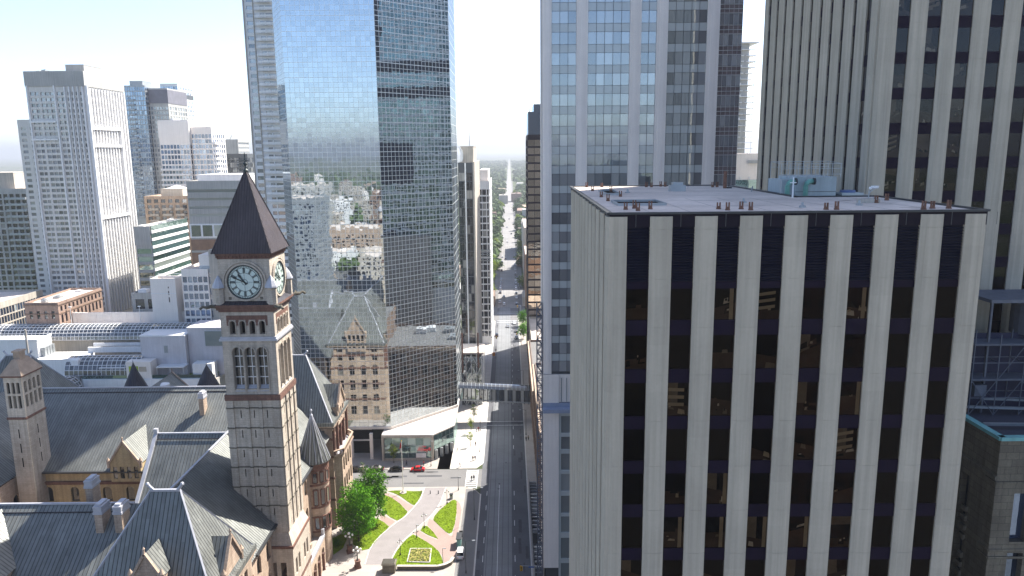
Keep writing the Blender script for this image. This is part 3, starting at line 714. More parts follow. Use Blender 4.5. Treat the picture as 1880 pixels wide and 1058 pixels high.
T3 = Thing('tall_pier_office_tower', 'taller concrete pier tower standing behind the flat-roofed one', 'office tower', (41.3, 87, 0), D2R(-.4))
ROWS3 = [(110.4-3.87*k+3.87*8, 112.99-3.87*k+3.87*8) for k in range(0, 34) if 110.4-3.87*k+3.87*8 > 2]
core = MB().box(.25,55,.25,38.9,0,149); part(T3, 'wall_core', core, MT['fascia'])
pn = pier_face(T3, (0,0,0), (1,0,0), (0,-1,0), 55, [(1.0,2.0)]+[(4.35+3.47*i,1.9) for i in range(14)], ROWS3, 0, 150, True)
pn2 = pier_face(T3, (0,39,0), (0,-1,0), (-1,0,0), 39, [(.9,1.8)]+[(.9+3.4*i,2.5) for i in range(1,11)]+[(38.2,1.6)], ROWS3, 0, 150, True)
glaze(T3, pn+pn2, MT['glass_tall']); rooms(T3, pn, 8, 40); rooms(T3, pn2, 9, 4); emit(T3, 'spandrel', SPN, MT['spandrel']); SPN.clear()
part(T3, 'roof', MB().box(-.1,55.1,-.1,39.1,149,150.6), MT['fascia'])

# ---------------------------------------------------------------- white-pier tower across the road
T2 = Thing('white_pier_office_tower', 'white-piered office tower with grey green glass bays behind the near roof', 'office tower', (7.0, 150, 0))
Z2 = [93.0+3.85*k for k in range(-10, 37)]
ZT2 = 236
front = [('p',0,1.35),('w',1.35,6.1,3),('p',6.1,8.35),('w',8.35,16.4,5),('p',16.4,18.6),('w',18.6,21.5,2),('p',21.5,23.7),('w',23.7,31.2,5),('p',31.2,33.6)]
side = [('p',0,1.3),('w',1.3,9.4,6),('p',9.4,11)]
pn = []; SPG = []
def bays2(P, U, N, spec, z0, z1):
    Pv, Uv, Nv = Vector(P), Vector(U), Vector(N)
    pt = lambda u, d, zz: (Pv.x+Uv.x*u+Nv.x*d, Pv.y+Uv.y*u+Nv.y*d, zz)
    def bx(m, u0, u1, d0, d1, za, zb): m.prism([pt(u0,d0,0)[:2], pt(u1,d0,0)[:2], pt(u1,d1,0)[:2], pt(u0,d1,0)[:2]], za, zb)
    for s in spec:
        if s[0] == 'p':
            m = MB(); w = s[2]-s[1]; bx(m, s[1], s[2], -.2, .32, z0, z1)
            bx(m, s[1]+w*.3, s[2]-w*.3, .32, .42, z0, z1); part(T2, 'pier', m, MT['whitewall'])
        else:
            n = s[3]; pw = (s[2]-s[1])/n; mu = MB()
            for zz in Z2:
                if zz < z0-1 or zz > z1: continue
                sp = MB(); SPG.append(sp)
                for i in range(n):
                    a, b = s[1]+pw*i, s[1]+pw*(i+1)
                    sp.quad(pt(a+.03,.05,zz+2.3), pt(b-.03,.05,zz+2.3), pt(b-.03,.05,zz+3.80), pt(a+.03,.05,zz+3.80))
                    pn.append([pt(a+.04,.03,zz), pt(b-.04,.03,zz), pt(b-.04,.03,zz+2.25), pt(a+.04,.03,zz+2.25)])
                bx(mu, s[1], s[2], -.05, .10, zz-.05, zz); bx(mu, s[1], s[2], -.05, .10, zz+2.25, zz+2.30)
            for i in range(n+1): bx(mu, s[1]+pw*i-.035, s[1]+pw*i+.035, -.05, .115, z0, z1)
            part(T2, 'mullion', mu, MT['darkmull'])
bays2((0,0,0), (1,0,0), (0,-1,0), front, 54.0, ZT2); bays2((0,11,0), (0,-1,0), (-1,0,0), side, 54.0, ZT2)
emit(T2, 'spandrel_glazing', SPG, MT['panel_grey']); part(T2, 'wall_core', MB().box(.1,33.5,.1,11,0,ZT2), MT['darkmull']); part(T2, 'roof', MB().box(0,33.6,0,11.1,ZT2,ZT2+.5), MT['roofing'])
# lower part: white wall, ledge, then a glazed podium
lw = MB(); pod = []
lw.box(-.35,2.9,-.5,.1,10,53.9); lw.box(2.9,6.6,-.3,.1,47.9,53.9)
part(T2, 'lower_wall', lw, MT['whitewall'])
m = MB(); m.box(3.3,3.5,-.42,-.3,48,53.2); m.box(4.4,4.55,-.42,-.3,48,53.2); m.box(5.6,5.7,-.42,-.3,48,53.2); part(T2, 'lower_wall_rib', m, MT['steel'])
part(T2, 'ledge_canopy', MB().box(-.5,6.9,-2.2,-.52,46.1,46.9).box(-.45,6.85,-.52,-.3,46.1,47.8), plain('blue_grey_ledge',(.26,.30,.40),.6))
fb = MB(); rows = [(41.0,44.8),(37.3,40.8-.6),(32.6,36.4),(27.8,31.8),(22.7,26.8),(18.2,22.0),(12,17),(5,11)]
facade(fb, (2.9,-.3,0), (1,0,0), (0,-1,0), 30.7, 0, 46.0, [(.5,3.5),(4.2,7.3),(8,12),(13,17),(18,22),(23,27)], rows, .3, panes=pod)
part(T2, 'podium_wall', fb, MT['panel_grey'])
fb2 = MB(); facade(fb2, (-.36,11,0), (0,-1,0), (-1,0,0), 10.5, 0, 54, span(10.5,2,3.4), [(6,14),(18,22),(24,28),(30,34),(36,40),(44,50)], .3, panes=pod); part(T2, 'side_wall', fb2, MT['whitewall'])
glaze(T2, pn+pod, MT['glass_bands'], limit=100)
# its dark-banded neighbour
TB = Thing('banded_glass_tower', 'narrow glass tower with brown spandrel bands joined to the white piers', 'office tower', (40.75, 151, 0))
part(TB, 'wall_core', MB().box(0,4.6,.1,10,0,196), MT['darkmull']); pn = []; sp = []; mu = MB()
for k in range(0, 28):
    zz = 88.9+3.85*(k-6)
    pn += [[(.1+.9*i,0,zz),(.98+.9*i,0,zz),(.98+.9*i,0,zz+2.0),(.1+.9*i,0,zz+2.0)] for i in range(5)]
    sp.append(MB().box(.05,4.6,-.03,.1,zz+2.1,zz+2.75)); sp.append(MB().box(.05,4.6,-.03,.1,zz+2.95,zz+3.6))
    for q in (2.02,2.8,3.65): mu.box(.02,4.65,-.08,.1,zz+q,zz+q+.10)
for x in (0.02,1.0,1.9,2.8,3.7,4.55): mu.box(x,x+.05,-.06,.1,62,196)
emit(TB, 'spandrel', sp, plain('brown_spandrel',(.17,.135,.135),.3)); part(TB, 'mullion', mu, MT['mullion']); glaze(TB, pn, MT['glass_bands'])
part(TB, 'roof', MB().box(-.02,4.7,-.1,10.1,196,196.6), MT['roofing'])

# ---------------------------------------------------------------- faceted mirror-glass tower
TG = Thing('mirror_glass_tower', 'faceted mirror glass tower reflecting the old stone hall', 'office tower', (-45, 262, 0), 0, None, True)
FP = [(-68.5,236),(-40.3,236),(-19.6,257.3),(-19.6,284),(-30,294),(-66,294),(-75,286),(-75,250)]
ZB, ZG = 9.9, 204.0
part(TG, 'wall_core', MB().prism([(x*.999-.045, 276+(y-276)*.996) for x, y in FP], 9.3, ZG-.3), MT['fascia'])
def curtain(i, pw, ph, bar, minor=True):
    a, b = Vector((*FP[i],0)), Vector((*FP[(i+1)%8],0)); U = (b-a); L = U.length; U /= L; N = Vector((U.y,-U.x,0))
    n = round(L/pw); nz = int((ZG-ZB)/ph); g = MB(); mu = MB(); pw = L/n
    pt = lambda u, z, d=0.0: (a.x+U.x*u+N.x*d, a.y+U.y*u+N.y*d, z)
    for k in range(nz):
        for j in range(n):
            e = [R.gauss(0,.0016) for _ in range(3)]
            tx, tz = R.gauss(0,.0013), R.gauss(0,.0011)
            f = lambda du, dz: tx*du+tz*dz+.006
            u0, u1, z0, z1 = j*pw+.02, (j+1)*pw-.02, ZB+k*ph+.02, ZB+(k+1)*ph-.02
            hw, hh = pw/2, ph/2
            g.quad(pt(u0,z0,f(-hw,-hh)), pt(u1,z0,f(hw,-hh)), pt(u1,z1,f(hw,hh)), pt(u0,z1,f(-hw,hh)))
    def box(u0,u1,z0,z1,d): mu.prism([pt(u0,0)[:2], pt(u1,0)[:2], pt(u1,0,d)[:2], pt(u0,0,d)[:2]], z0, z1)
    for j in range(n+1): box(max(j*pw-bar/2,0), min(j*pw+bar/2,L), ZB, ZG-.2, .035)
    for k in range(nz+1):
        hb = bar*(1.0 if k % 3 else 1.7)
        box(0, L, ZB+k*ph-hb/2, ZB+k*ph+hb/2, .04)
    part(TG, 'curtain_wall_glass', g, MT['glass_tower']); part(TG, 'mullion_grid', mu, MT['mullion'])
curtain(0, 1.45, 1.5, .09); curtain(1, 1.45, 1.5, .125); curtain(2, 1.9, 3.0, .10); curtain(7, 1.45, 1.5, .06); curtain(6, 3, 3, .1); 
for i in (3,4,5): curtain(i, 3.3, 3, .1)
m = MB()
for i in range(8):
    a, b = FP[i], FP[(i+1)%8]; m.bar((a[0],a[1],9.55), (b[0],b[1],9.55), .5, .75)
part(TG, 'base_band', m, MT['whitewall']); part(TG, 'soffit', MB().prism(FP, 9.0, 9.2), MT['steel'])
part(TG, 'roof', MB().prism(FP, ZG, ZG+.8), MT['steel'])
for (x, y) in ((-46.3,232.5),(-53.0,233.5),(-62,238)): part(TG, 'column', MB().box(x-.5,x+.5,y-.5,y+.5,.1,9.0), MT['whitewall'])
m = MB(); m.box(-76,-46.8,237.5,238.2,.1,9.0); part(TG, 'garage_wall', m, MT['black'])
m = MB(); m.box(-75,-46.9,237.0,237.5,4.6,5.0); m.box(-75,-46.9,236.8,237.4,8.6,9); part(TG, 'garage_slab_edge', m, MT['whitewall'])
# podium with the shop window
TP = Thing('glass_shop_pavilion', 'low glass shop pavilion with a bright flat roof under the mirror tower', 'pavilion', (-34, 244, 0), 0, None, True)
PP = [(-42.6,230.8),(-25.8,230.6),(-19.3,239.2),(-19.3,262),(-42.6,262)]
part(TP, 'roof', MB().prism(PP, 8.6, 8.98), MT['paving2'])
part(TP, 'wall_core', MB().prism([(-42,231.6),(-26.4,231.4),(-20.1,239.6),(-20.1,257),(-42,257)], .12, 8.5), MT['fascia'])
g = MB(); mu = MB()
def shop(a, b, n, z0, z1):
    a, b = Vector((*a,0)), Vector((*b,0)); U = b-a; L = U.length; U /= L; N = Vector((U.y,-U.x,0))
    for k in range(n):
        q = [a+U*(L*k/n+.04), a+U*(L*(k+1)/n-.04)]
        for za, zb in ((z0,z0+1.6),(z0+1.65,(z0+z1)/2+.6),((z0+z1)/2+.65,z1)):
            part(TP, 'window', MB().quad((q[0].x,q[0].y,za),(q[1].x,q[1].y,za),(q[1].x,q[1].y,zb),(q[0].x,q[0].y,zb)), MT['glass_green'])
    for za in (z0+1.62,(z0+z1)/2+.62): mu.bar((a.x,a.y,za),(b.x,b.y,za),.06)
    for k in range(n+1):
        p = a+U*(L*k/n); mu.bar((p.x,p.y,z0),(p.x,p.y,z1),.07)
shop((-41.8,231.2), (-26.5,231.0), 6, .9, 8.3); shop((-25.6,231.6), (-19.75,239.3), 5, 3.4, 8.3); shop((-19.75,239.5), (-19.75,256.5), 6, .6, 8.3)
part(TP, 'mullion', mu, MT['steel'])
m = MB(); m.bar((-42.3,230.9,.1),(-42.3,230.9,8.6),.7); m.bar((-26.1,230.8,.1),(-26.1,230.8,8.6),.7); m.bar((-42.5,230.8,8.35),(-25.8,230.65,8.35),.5,.6); m.bar((-42.5,230.9,.5),(-25.8,230.8,.5),.4,.8)
part(TP, 'frame', m, MT['concrete']); m = MB()
for k in range(4):
    p = Vector((-25.4,231.9,0)).lerp(Vector((-19.9,239.2,0)), k/3.6); m.box(p.x-.1,p.x+.9,p.y-.2,p.y+.6,.12,3.2)
part(TP, 'doorway', m, MT['steel'])
part(TP, 'notice_board', MB().box(-31.5,-28.2,230.45,230.6,1.2,2.7), MT['white'])
# ---------------------------------------------------------------- the old stone hall
H = Thing('stone_city_hall', 'sprawling old stone hall with grey seamed roofs around a courtyard', 'town hall', (-82, 155, 0), 0, None, True)
pn = []; wl = MB(); wy = MB(); rf = MB(); st = MB(); trim = MB(); bl = MB()
ED = (0,-1,0); WD = (0,1,0); SD = (1,0,0); ND = (-1,0,0)     # outward normals: towards the camera, away, right, left
def band(x0, x1, y0, y1, zs, d=.14, h=.5, mb=None):
    for z in zs: (mb or trim).box(x0-d, x1+d, y0-d, y1+d, z, z+h)
# east range (front to the yard at Y 167, back at Y 207)
ycols = [(4.2,6.1),(10.4,12.3),(18.0,20.2),(23.6,25.6),(27.3,29.0)]
facade(wy, (-116,167,0), (1,0,0), ED, 40, 0, 24.0, ycols+[(31.5,35)], [(18.2,21.9,'a'),(10,14.5),(3,7)], .45, panes=pn)
wy.quad((-116,167,24),(-76,167,24),(-76,167,26),(-116,167,26))
band(-116, -76, 166.9, 167, (22.6, 25.4), .25, .55)
trim.box(-116, -76, 166.4, 167, 23.1, 23.4)
bcols = span(57, 12, 2.2)
facade(wl, (-68,207,0), (-1,0,0), WD, 57, 0, 26, bcols, [(22.6,24.6),(17,21,'a'),(11.5,15),(6,9.5),(1.2,4)], .4, panes=pn)
facade(wl, (-116,139,0), (0,1,0), SD, 28, 0, 26, span(28,5,2.2), [(18.2,21.9,'a'),(10,14.5),(3,7)], .4, panes=pn)
facade(wl, (-77,139,0), (-1,0,0), WD, 39, 0, 26, span(39,7,2.2), [(18.2,21.9,'a'),(10,14.5)], .4)
facade(wl, (-77,167,0), (0,-1,0), ND, 28, 0, 26, span(28,4,2.2), [(18.2,21.9),(10,14.5)], .4)
facade(wl, (-125,104,0), (1,0,0), ED, 57, 0, 26, span(57,11,2.4), [(20,24,'a'),(13,17),(6,10)], .4, panes=pn)
facade(wl, (-48.8,127,0), (0,1,0), SD, 53, 0, 26, span(53,9,2.3), [(20,24,'a'),(13,17,'a'),(6,10)], .4, panes=pn)
rf.hip(-126, -66, 166.3, 207.7, 26, 40, -126, -66, 187, 187)          # east range
rf.hip(-125.5, -60, 103.4, 139.6, 26, 40, -125.5, -60, 121.5, 121.5)  # west range
rf.add([(-76.5,120,26),(-48,120,26),(-48,187,26),(-76.5,187,26),(-62,120,40.06),(-62,187,40.06)], [(0,4,5,3),(1,2,5,4)])
rf.add([(-77.2,140,26.1),(-60,140,26.1),(-60,168,26.1),(-77.2,168,26.1),(-77.2,154,40.12),(-60,154,40.12)], [(0,1,5,4),(2,3,4,5)])
st.poly([(-77.15,168,26),(-77.15,140,26),(-77.15,154,40.05)]); wl.quad((-77.2,168,0),(-77.2,140,0),(-77.2,140,26.1),(-77.2,168,26.1))
rf.add([(-147,118,26),(-116.4,118,26),(-116.4,190,26),(-147,190,26),(-131,118,40.03),(-131,190,40.03)], [(0,4,5,3),(1,2,5,4)])
wl.quad((-147,190,0),(-147,104,0),(-147,104,26),(-147,190,26))
part(H, 'range_roof', rf, MT['slate'])
# ridge cappings and gable copings
rc = MB()
for a, b in (((-126,187,40.1),(-66,187,40.1)),((-125,121.5,40.1),(-66,121.5,40.1)),((-77.2,154,40.2),(-62,154,40.2)),((-62,125,40.15),(-62,160,40.15))): rc.bar(a, b, .38, .3)
part(H, 'ridge_cap', rc, MT['lead'])
m = MB(); m.bar((-77.3,154,40.2),(-77.3,140,26.2),.75,.55); m.bar((-77.3,154,40.2),(-77.3,168,26.2),.75,.55); m.box(-77.7,-76.9,153.6,154.4,40.2,41.3); m.box(-77.8,-76.8,139.6,140.6,25.8,27.2); part(H, 'gable_coping', m, MT['lead'])
m = MB()
for x in range(-125, -66): m.box(x-.05, x+.05, 185.6, 185.75, 38.9, 39.35); m.box(x-.05, x+.05, 120.1, 120.25, 38.75, 39.15)
for a, b in (((-125,185.7,39.25),(-66,185.7,39.25)),((-125,120.2,39.1),(-69,120.2,39.1)),((-76.8,152.9,39.3),(-63,152.9,39.3))): m.bar(a, b, .12, .18)
part(H, 'snow_guard', m, MT['slate_dark'])
# gutters along the eaves
m = MB(); m.box(-116,-76,165.8,166.5,25.75,26.15); m.box(-126,-48,103,103.6,25.8,26.15); m.box(-48.2,-47.6,128,180,25.8,26.15); part(H, 'gutter', m, MT['darksteel'])

# corner pavilions with steep hipped roofs
def pavilion(x0, x1, y0, y1, ze, zr, rx0, rx1, tint=None):
    ym = (y0+y1)/2; w = MB(); W = x1-x0; D = y1-y0
    rows = [(26.2,28.4),(21.4,24.8,'a'),(15.5,19.5,'a'),(9.5,13),(3,7)]
    facade(w, (x0,y0,0), (1,0,0), ED, W, 0, ze, span(W,5,1.7), rows, .45, panes=pn)
    facade(w, (x1,y1,0), (-1,0,0), WD, W, 0, ze, span(W,4,2.0,2.6), [(26.6,28.6),(23.4,25.4),(17.6,21.8,'a'),(12,15.8),(7.5,10.2),(2.4,5.6)], .45, panes=pn)
    facade(w, (x1,y0,0), (0,1,0), SD, D, 0, ze, span(D,6,1.6,2.2), rows, .45, panes=pn)
    facade(w, (x0,y1,0), (0,-1,0), ND, D, 0, ze, span(D,5,1.6), rows[:3], .45, panes=None)
    part(H, 'pavilion_wall', w, MT['tawny'])
    b = MB(); band(x0,x1,y0,y1,(8.2,14.3,20.3,25.2),.13,.55,b); part(H, 'stone_band', b, MT['brownstone'])
    c = MB(); band(x0,x1,y0,y1,(ze-1.3,),.35,.45,c); band(x0,x1,y0,y1,(ze-.4,),.75,.42,c); part(H, 'cornice', c, MT['tawny'])
    r = MB(); r.hip(x0-.3,x1+.3,y0-.3,y1+.3,ze+.9,zr,rx0,rx1,ym,ym)
    part(H, 'pavilion_roof', r, MT['slate'])
    g = MB(); g.prism([(x0-.8,y0-.8),(x1+.8,y0-.8),(x1+.8,y1+.8),(x0-.8,y1+.8)], ze, ze+.95); part(H, 'roof_gutter', g, MT['slate'])
    q = MB()
    for cx_, cy_ in ((x0-.3,y0-.3),(x1+.3,y0-.3),(x1+.3,y1+.3),(x0-.3,y1+.3)):
        q.bar((cx_,cy_,ze+.9), ((rx0 if cx_ < (x0+x1)/2 else rx1),ym,zr), .28)
    q.bar((rx0,ym,zr),(rx1,ym,zr),.4,.35); part(H, 'hip_flashing', q, MT['lead'])
    for x, s in ((rx0,-1),(rx1,1)):
        q = MB(); q.tube([(x-s*.4,ym,zr+.1),(x,ym,zr+.5),(x+s*.35,ym,zr+.95)],.24,8); q.ico((x+s*.4,ym,zr+1.05),.36); part(H, 'ridge_finial', q, MT['lead'])
pavilion(-67.5,-47.4,186.3,203.2,29.3,46.2,-59.4,-55.4)
pavilion(-67.5,-46.6,105.0,122.0,30.6,46.2,-58.8,-54.0)
pavilion(-145.5,-124,188,207.2,32.0,46.2,-138.0,-131.4)
# gabled wall dormers
def dormer(ax, c, base, zb, ze, zr, w, front, back, n=4, mat='tawny', rows=1):
    """gable wall facing along ax ('x' or '-y' or 'y') at coordinate front, roof running back"""
    if ax == 'x': P = lambda u, d, z: (front-d, c+u, z); U = (0,1,0); N = SD
    elif ax == '-y': P = lambda u, d, z: (c+u, front+d, z); U = (1,0,0); N = ED
    else: P = lambda u, d, z: (c-u, front-d, z); U = (-1,0,0); N = WD
    h = w/2; g = MB(); L = abs(back-front)
    facade(g, P(-h,0,0), U, N, w, zb, ze, span(w,n,w/n*.55), [(zb+(ze-zb)*(.16+.42*k), zb+(ze-zb)*(.16+.42*k+ (.34 if rows==2 else .62))) for k in range(rows)], .3, panes=pn)
    g.poly([P(-h,0,ze),P(h,0,ze),P(0,0,zr)]); 
    g.quad(P(h,0,zb),P(h,L,zb),P(h,L,ze),P(h,0,ze)); g.quad(P(-h,L,zb),P(-h,0,zb),P(-h,0,ze),P(-h,L,ze)); 
    part(H, 'dormer_wall', g, MT[mat])
    r = MB(); o = .3
    r.quad(P(-h-o,-.1,ze-.2),P(0,-.1,zr+.15),P(0,L,zr+.15),P(-h-o,L,ze-.2)); r.quad(P(0,-.1,zr+.15),P(h+o,-.1,ze-.2),P(h+o,L,ze-.2),P(0,L,zr+.15))
    part(H, 'dormer_roof', r, MT['slate'])
    k = MB(); k.bar(P(-h-.2,-.1,ze-.3),P(0,-.1,zr+.3),.5,.4); k.bar(P(h+.2,-.1,ze-.3),P(0,-.1,zr+.3),.5,.4)
    for u in (-h-.2, h+.2): q = P(u,-.1,0); k.lathe(q[0],q[1],[(.36,ze-1.2),(.36,ze+.4),(.5,ze+.5),(.0,ze+1.4)],8)
    q = P(0,-.1,0); k.lathe(q[0],q[1],[(.22,zr+.2),(.14,zr+.9),(.24,zr+1.1),(0,zr+1.5)],8)
    part(H, 'dormer_coping', k, MT['tawny'] if mat != 'yardbrick' else MT['tawny'])
dormer('-y', -91.4, 0, 23.6, 28.4, 33.4, 7.2, 165.9, 178, 4, 'yardbrick')
dormer('x', 194.7, 0, 27.5, 33.0, 37.9, 7.5, -46.7, -55, 3)
dormer('x', 113.5, 0, 28.5, 33.0, 37.9, 7.5, -46.6, -56, 3)
dormer('-y', -56.2, 0, 31.5, 36.3, 39.8, 4.4, 104.6, 110, 2)
dormer('y', -57.3, 0, 27, 34.0, 39.5, 7.0, 204.0, 197, 4, rows=2)
dormer('y', -98.6, 0, 24, 32.0, 37.2, 11, 209, 192, 4, rows=2)
dormer('-y', -88.8, 0, 26, 33.4, 39.4, 13.4, 103.0, 121, 6)
m = MB(); m.lathe(-97.6, 201, [(1.2,33),(1.2,35.6),(1.7,35.8),(1.7,36.5),(.2,36.9)], 12); part(H, 'roof_vent', m, MT['white'])
# stacks
def stack(x, y, w, d, z0, z1):
    c = MB(); c.box(x-w/2,x+w/2,y-d/2,y+d/2,z0,z1-1.5); part(H, 'chimney', c, MT['tawny'])
    k = MB(); k.box(x-w/2-.15,x+w/2+.15,y-d/2-.15,y+d/2+.15,z1-1.5,z1-1.1); k.box(x-w/2-.05,x+w/2+.05,y-d/2-.05,y+d/2+.05,z1-1.1,z1-.4)
    k.box(x-w/2-.1,x+w/2+.1,y-d/2-.1,y+d/2+.1,z1-.4,z1-.1); k.box(x-w/2+.2,x+w/2-.2,y-d/2+.2,y+d/2-.2,z1-.1,z1+.25); part(H, 'chimney_cap', k, MT['lead'])
stack(-70.1,118.6,1.3,2.7,30,41.6); stack(-66.8,118.6,1.3,2.7,30,41.6); stack(-76.0,126.5,1.3,2.5,30,42.6); stack(-78.1,180.6,1.2,2.2,30,40.8)
# conical turret roofs and walls at the back
for x, za in ((-107.7,41.6),(-86.9,40.7)):
    m = MB(); m.lathe(x,205.4,[(4.1,32.2),(3.3,34),(1.2,38.6),(.12,za-.1),(.05,za+.6)],20,False); part(H, 'turret_roof', m, MT['slate_dark'])
    m = MB(); m.lathe(x,205.4,[(3.7,0),(3.7,32.3)],20); part(H, 'turret_wall', m, MT['sandstone'])
# round stair turret with its cone
tx, ty = -48.4, 171.6
m = MB(); m.lathe(tx,ty,[(3.25,0),(3.25,26.2)],24,False); part(H, 'turret_wall', m, MT['tawny'], smooth=True)
m = MB()
for z, h, d in ((8.6,.5,.14),(12.4,.35,.1),(14.8,.5,.14),(20.6,.5,.16),(24.4,1.6,.22),(26.0,.5,.5)): m.lathe(tx,ty,[(3.25,z),(3.25+d,z+.05),(3.25+d,z+h),(3.25,z+h+.02)],24,False)
part(H, 'stone_band', m, MT['brownstone'], smooth=False)
m = MB(); m.lathe(tx,ty,[(4.0,26.4),(3.85,27.0),(2.6,30.6),(1.2,34.6),(.28,37.2),(.2,37.6)],24,False); part(H, 'turret_roof', m, MT['slate'])
m = MB()
for i in range(16):
    a = 2*math.pi*i/16; m.bar((tx+4.0*math.cos(a),ty+4.0*math.sin(a),26.7),(tx+.3*math.cos(a),ty+.3*math.sin(a),37.3),.14)
m.lathe(tx,ty,[(.3,37.2),(.42,37.6),(.12,38.0),(.1,38.5),(.28,38.7),(.28,38.9),(0,39.3)],8); part(H, 'turret_seam', m, MT['lead'])
for z0, z1 in ((21.6,24.0),(15.8,19.6),(9.6,12.6)):
    for a in (-75,-45,-15,20,50):
        a = D2R(a); r = 3.27; t_ = Vector((-math.sin(a), math.cos(a), 0)); c = Vector((tx+r*math.cos(a), ty+r*math.sin(a), 0)); n = Vector((math.cos(a), math.sin(a), 0))
        q = MB(); hw = .42
        p0, p1 = c-t_*hw+n*.06, c+t_*hw+n*.06
        q.quad((p0.x,p0.y,z0),(p1.x,p1.y,z0),(p1.x,p1.y,z1),(p0.x,p0.y,z1)); part(H, 'window', q, MT['glass_old'])
        q = MB()
        for s in (-1,1): e = c+t_*s*(hw+.14); q.bar((e.x,e.y,z0-.1),(e.x,e.y,z1+.1),.26,.3)
        q.bar((p0.x,p0.y,z0-.15),(p1.x,p1.y,z0-.15),.3,.25); q.bar((p0.x,p0.y,z1+.1),(p1.x,p1.y,z1+.1),.3,.3); part(H, 'window_surround', q, MT['brownstone'])
# bay and balcony on the east pavilion
m = MB(); bp = [(-47.4,186.9),(-45.6,188.6),(-45.6,200),(-47.4,202)]
facade(m, (-45.6,188.6,0), (0,1,0), SD, 11.4, 0, 20.4, span(11.4,4,1.7), [(15,19,'a'),(9.5,13),(3,7,'a')], .4, panes=pn)
for a, b in (((-47.4,186.9),(-45.6,188.6)),((-45.6,200),(-47.4,202))): m.quad((*a,0),(*b,0),(*b,20.4),(*a,20.4))
part(H, 'bay_wall', m, MT['tawny']); part(H, 'bay_roof', MB().prism(bp,20.4,20.6), MT['lead'])
m = MB(); e = [(-47.2,186.2),(-45.1,188.3),(-45.1,200.2),(-47.2,202.6)]
for a, b in zip(e, e[1:]):
    m.bar((*a,20.75),(*b,20.75),.5,.4); m.bar((*a,22.1),(*b,22.1),.45,.3); n = int(math.dist(a,b)/.8)
    for i in range(n+1): q = (a[0]+(b[0]-a[0])*i/n, a[1]+(b[1]-a[1])*i/n); m.bar((*q,20.8),(*q,22.1),.26)
part(H, 'balcony', m, MT['tawny'])
m = MB()
for y in (187,191,194.7,198.4,202.4): m.lathe(-47.15,y,[(.42,20.5),(.42,28.4),(.6,28.8)],8)
part(H, 'wall_shaft', m, MT['brownstone'])
# yard campanile
x0, x1, y0, y1 = -115.3, -111.2, 163, 170; w = MB()
facade(w, (x0,y0,0), (1,0,0), ED, x1-x0, 0, 51, [(.55,1.3),(1.68,2.43),(2.8,3.55)], [(43.0,46.0),(46.5,49.2,'a')], .5, panes=pn)
facade(w, (x1,y0,0), (0,1,0), SD, y1-y0, 0, 51, [(.7,1.6),(2.3,3.2),(3.9,4.8),(5.5,6.4)], [(43.0,46.0),(46.5,49.2,'a')], .5, panes=pn)
w.quad((x0,y1,0),(x0,y0,0),(x0,y0,51),(x0,y1,51)); w.quad((x1,y1,0),(x0,y1,0),(x0,y1,51),(x1,y1,51))
part(H, 'yard_turret_wall', w, MT['sandstone'])
m = MB(); band(x0,x1,y0,y1,(40.4,),.22,.5,m); part(H, 'stone_band', m, MT['brownstone']); m = MB(); band(x0,x1,y0,y1,(50.4,),.35,.35,m); part(H, 'stone_band', m, MT['brownstone'])
m = MB()
for k in range(6):
    f = k/6; a = .45-f*1.9; m.hip(x0-a,x1+a,y0-a,y1+a,50.8+k*.52,51.2+k*.52+.25,x0-a+.35,x1+a-.35,y0-a+.35,y1+a-.35)
m.box(-114.0,-112.5,165.5,167.5,53.6,55.7); m.box(-114.2,-112.3,165.3,167.7,55.5,55.9)
part(H, 'yard_turret_roof', m, MT['terracotta'])
m = MB()
for z in (38,34.5,31): m.box(-113.4,-113.15,162.98,163.0,z-2.2,z); m.box(-111.2,-111.18,166.5,166.75,z-2.2,z)
part(H, 'slit', m, MT['black'])
# arcaded porch right of the clock tower
w = MB(); facade(w, (-46.2,150,0), (0,1,0), SD, 19, .1, 7.4, span(19,5,2.5,1.0), [(.2,5.6,'a')], .8, panes=None)
w.quad((-49,150,.1),(-46.2,150,.1),(-46.2,150,7.4),(-49,150,7.4)); part(H, 'porch_wall', w, MT['tawny'])
part(H, 'porch_terrace', MB().box(-49.5,-46.3,150,169,7.0,7.45), MT['paving']); part(H, 'porch_coping', MB().box(-46.9,-46.0,149.6,168.6,7.46,8.15).box(-46.75,-46.15,168.2,169,7.4,9.6), MT['lead'])
m = MB()
for y in (154,158.5,163): m.box(-48.8,-47.9,y,y+1.1,7.45,8.4)
m.box(-48.9,-47.2,149.9,150.6,7.45,8.6); part(H, 'porch_block', m, MT['tawny'])
m = MB()
for k in range(5): m.lathe(-46.0,150.6+3.9*k,[(.42,.12),(.34,.5),(.3,4.0),(.5,4.5)],10)
part(H, 'porch_column', m, MT['brownstone'])
part(H, 'wall', wl, MT['tawny']); part(H, 'yard_wall', wy, MT['yardbrick']); part(H, 'string_course', trim, MT['brownstone']); part(H, 'gable_wall', st, MT['yardbrick'])
glaze(H, pn, MT['glass_old'])

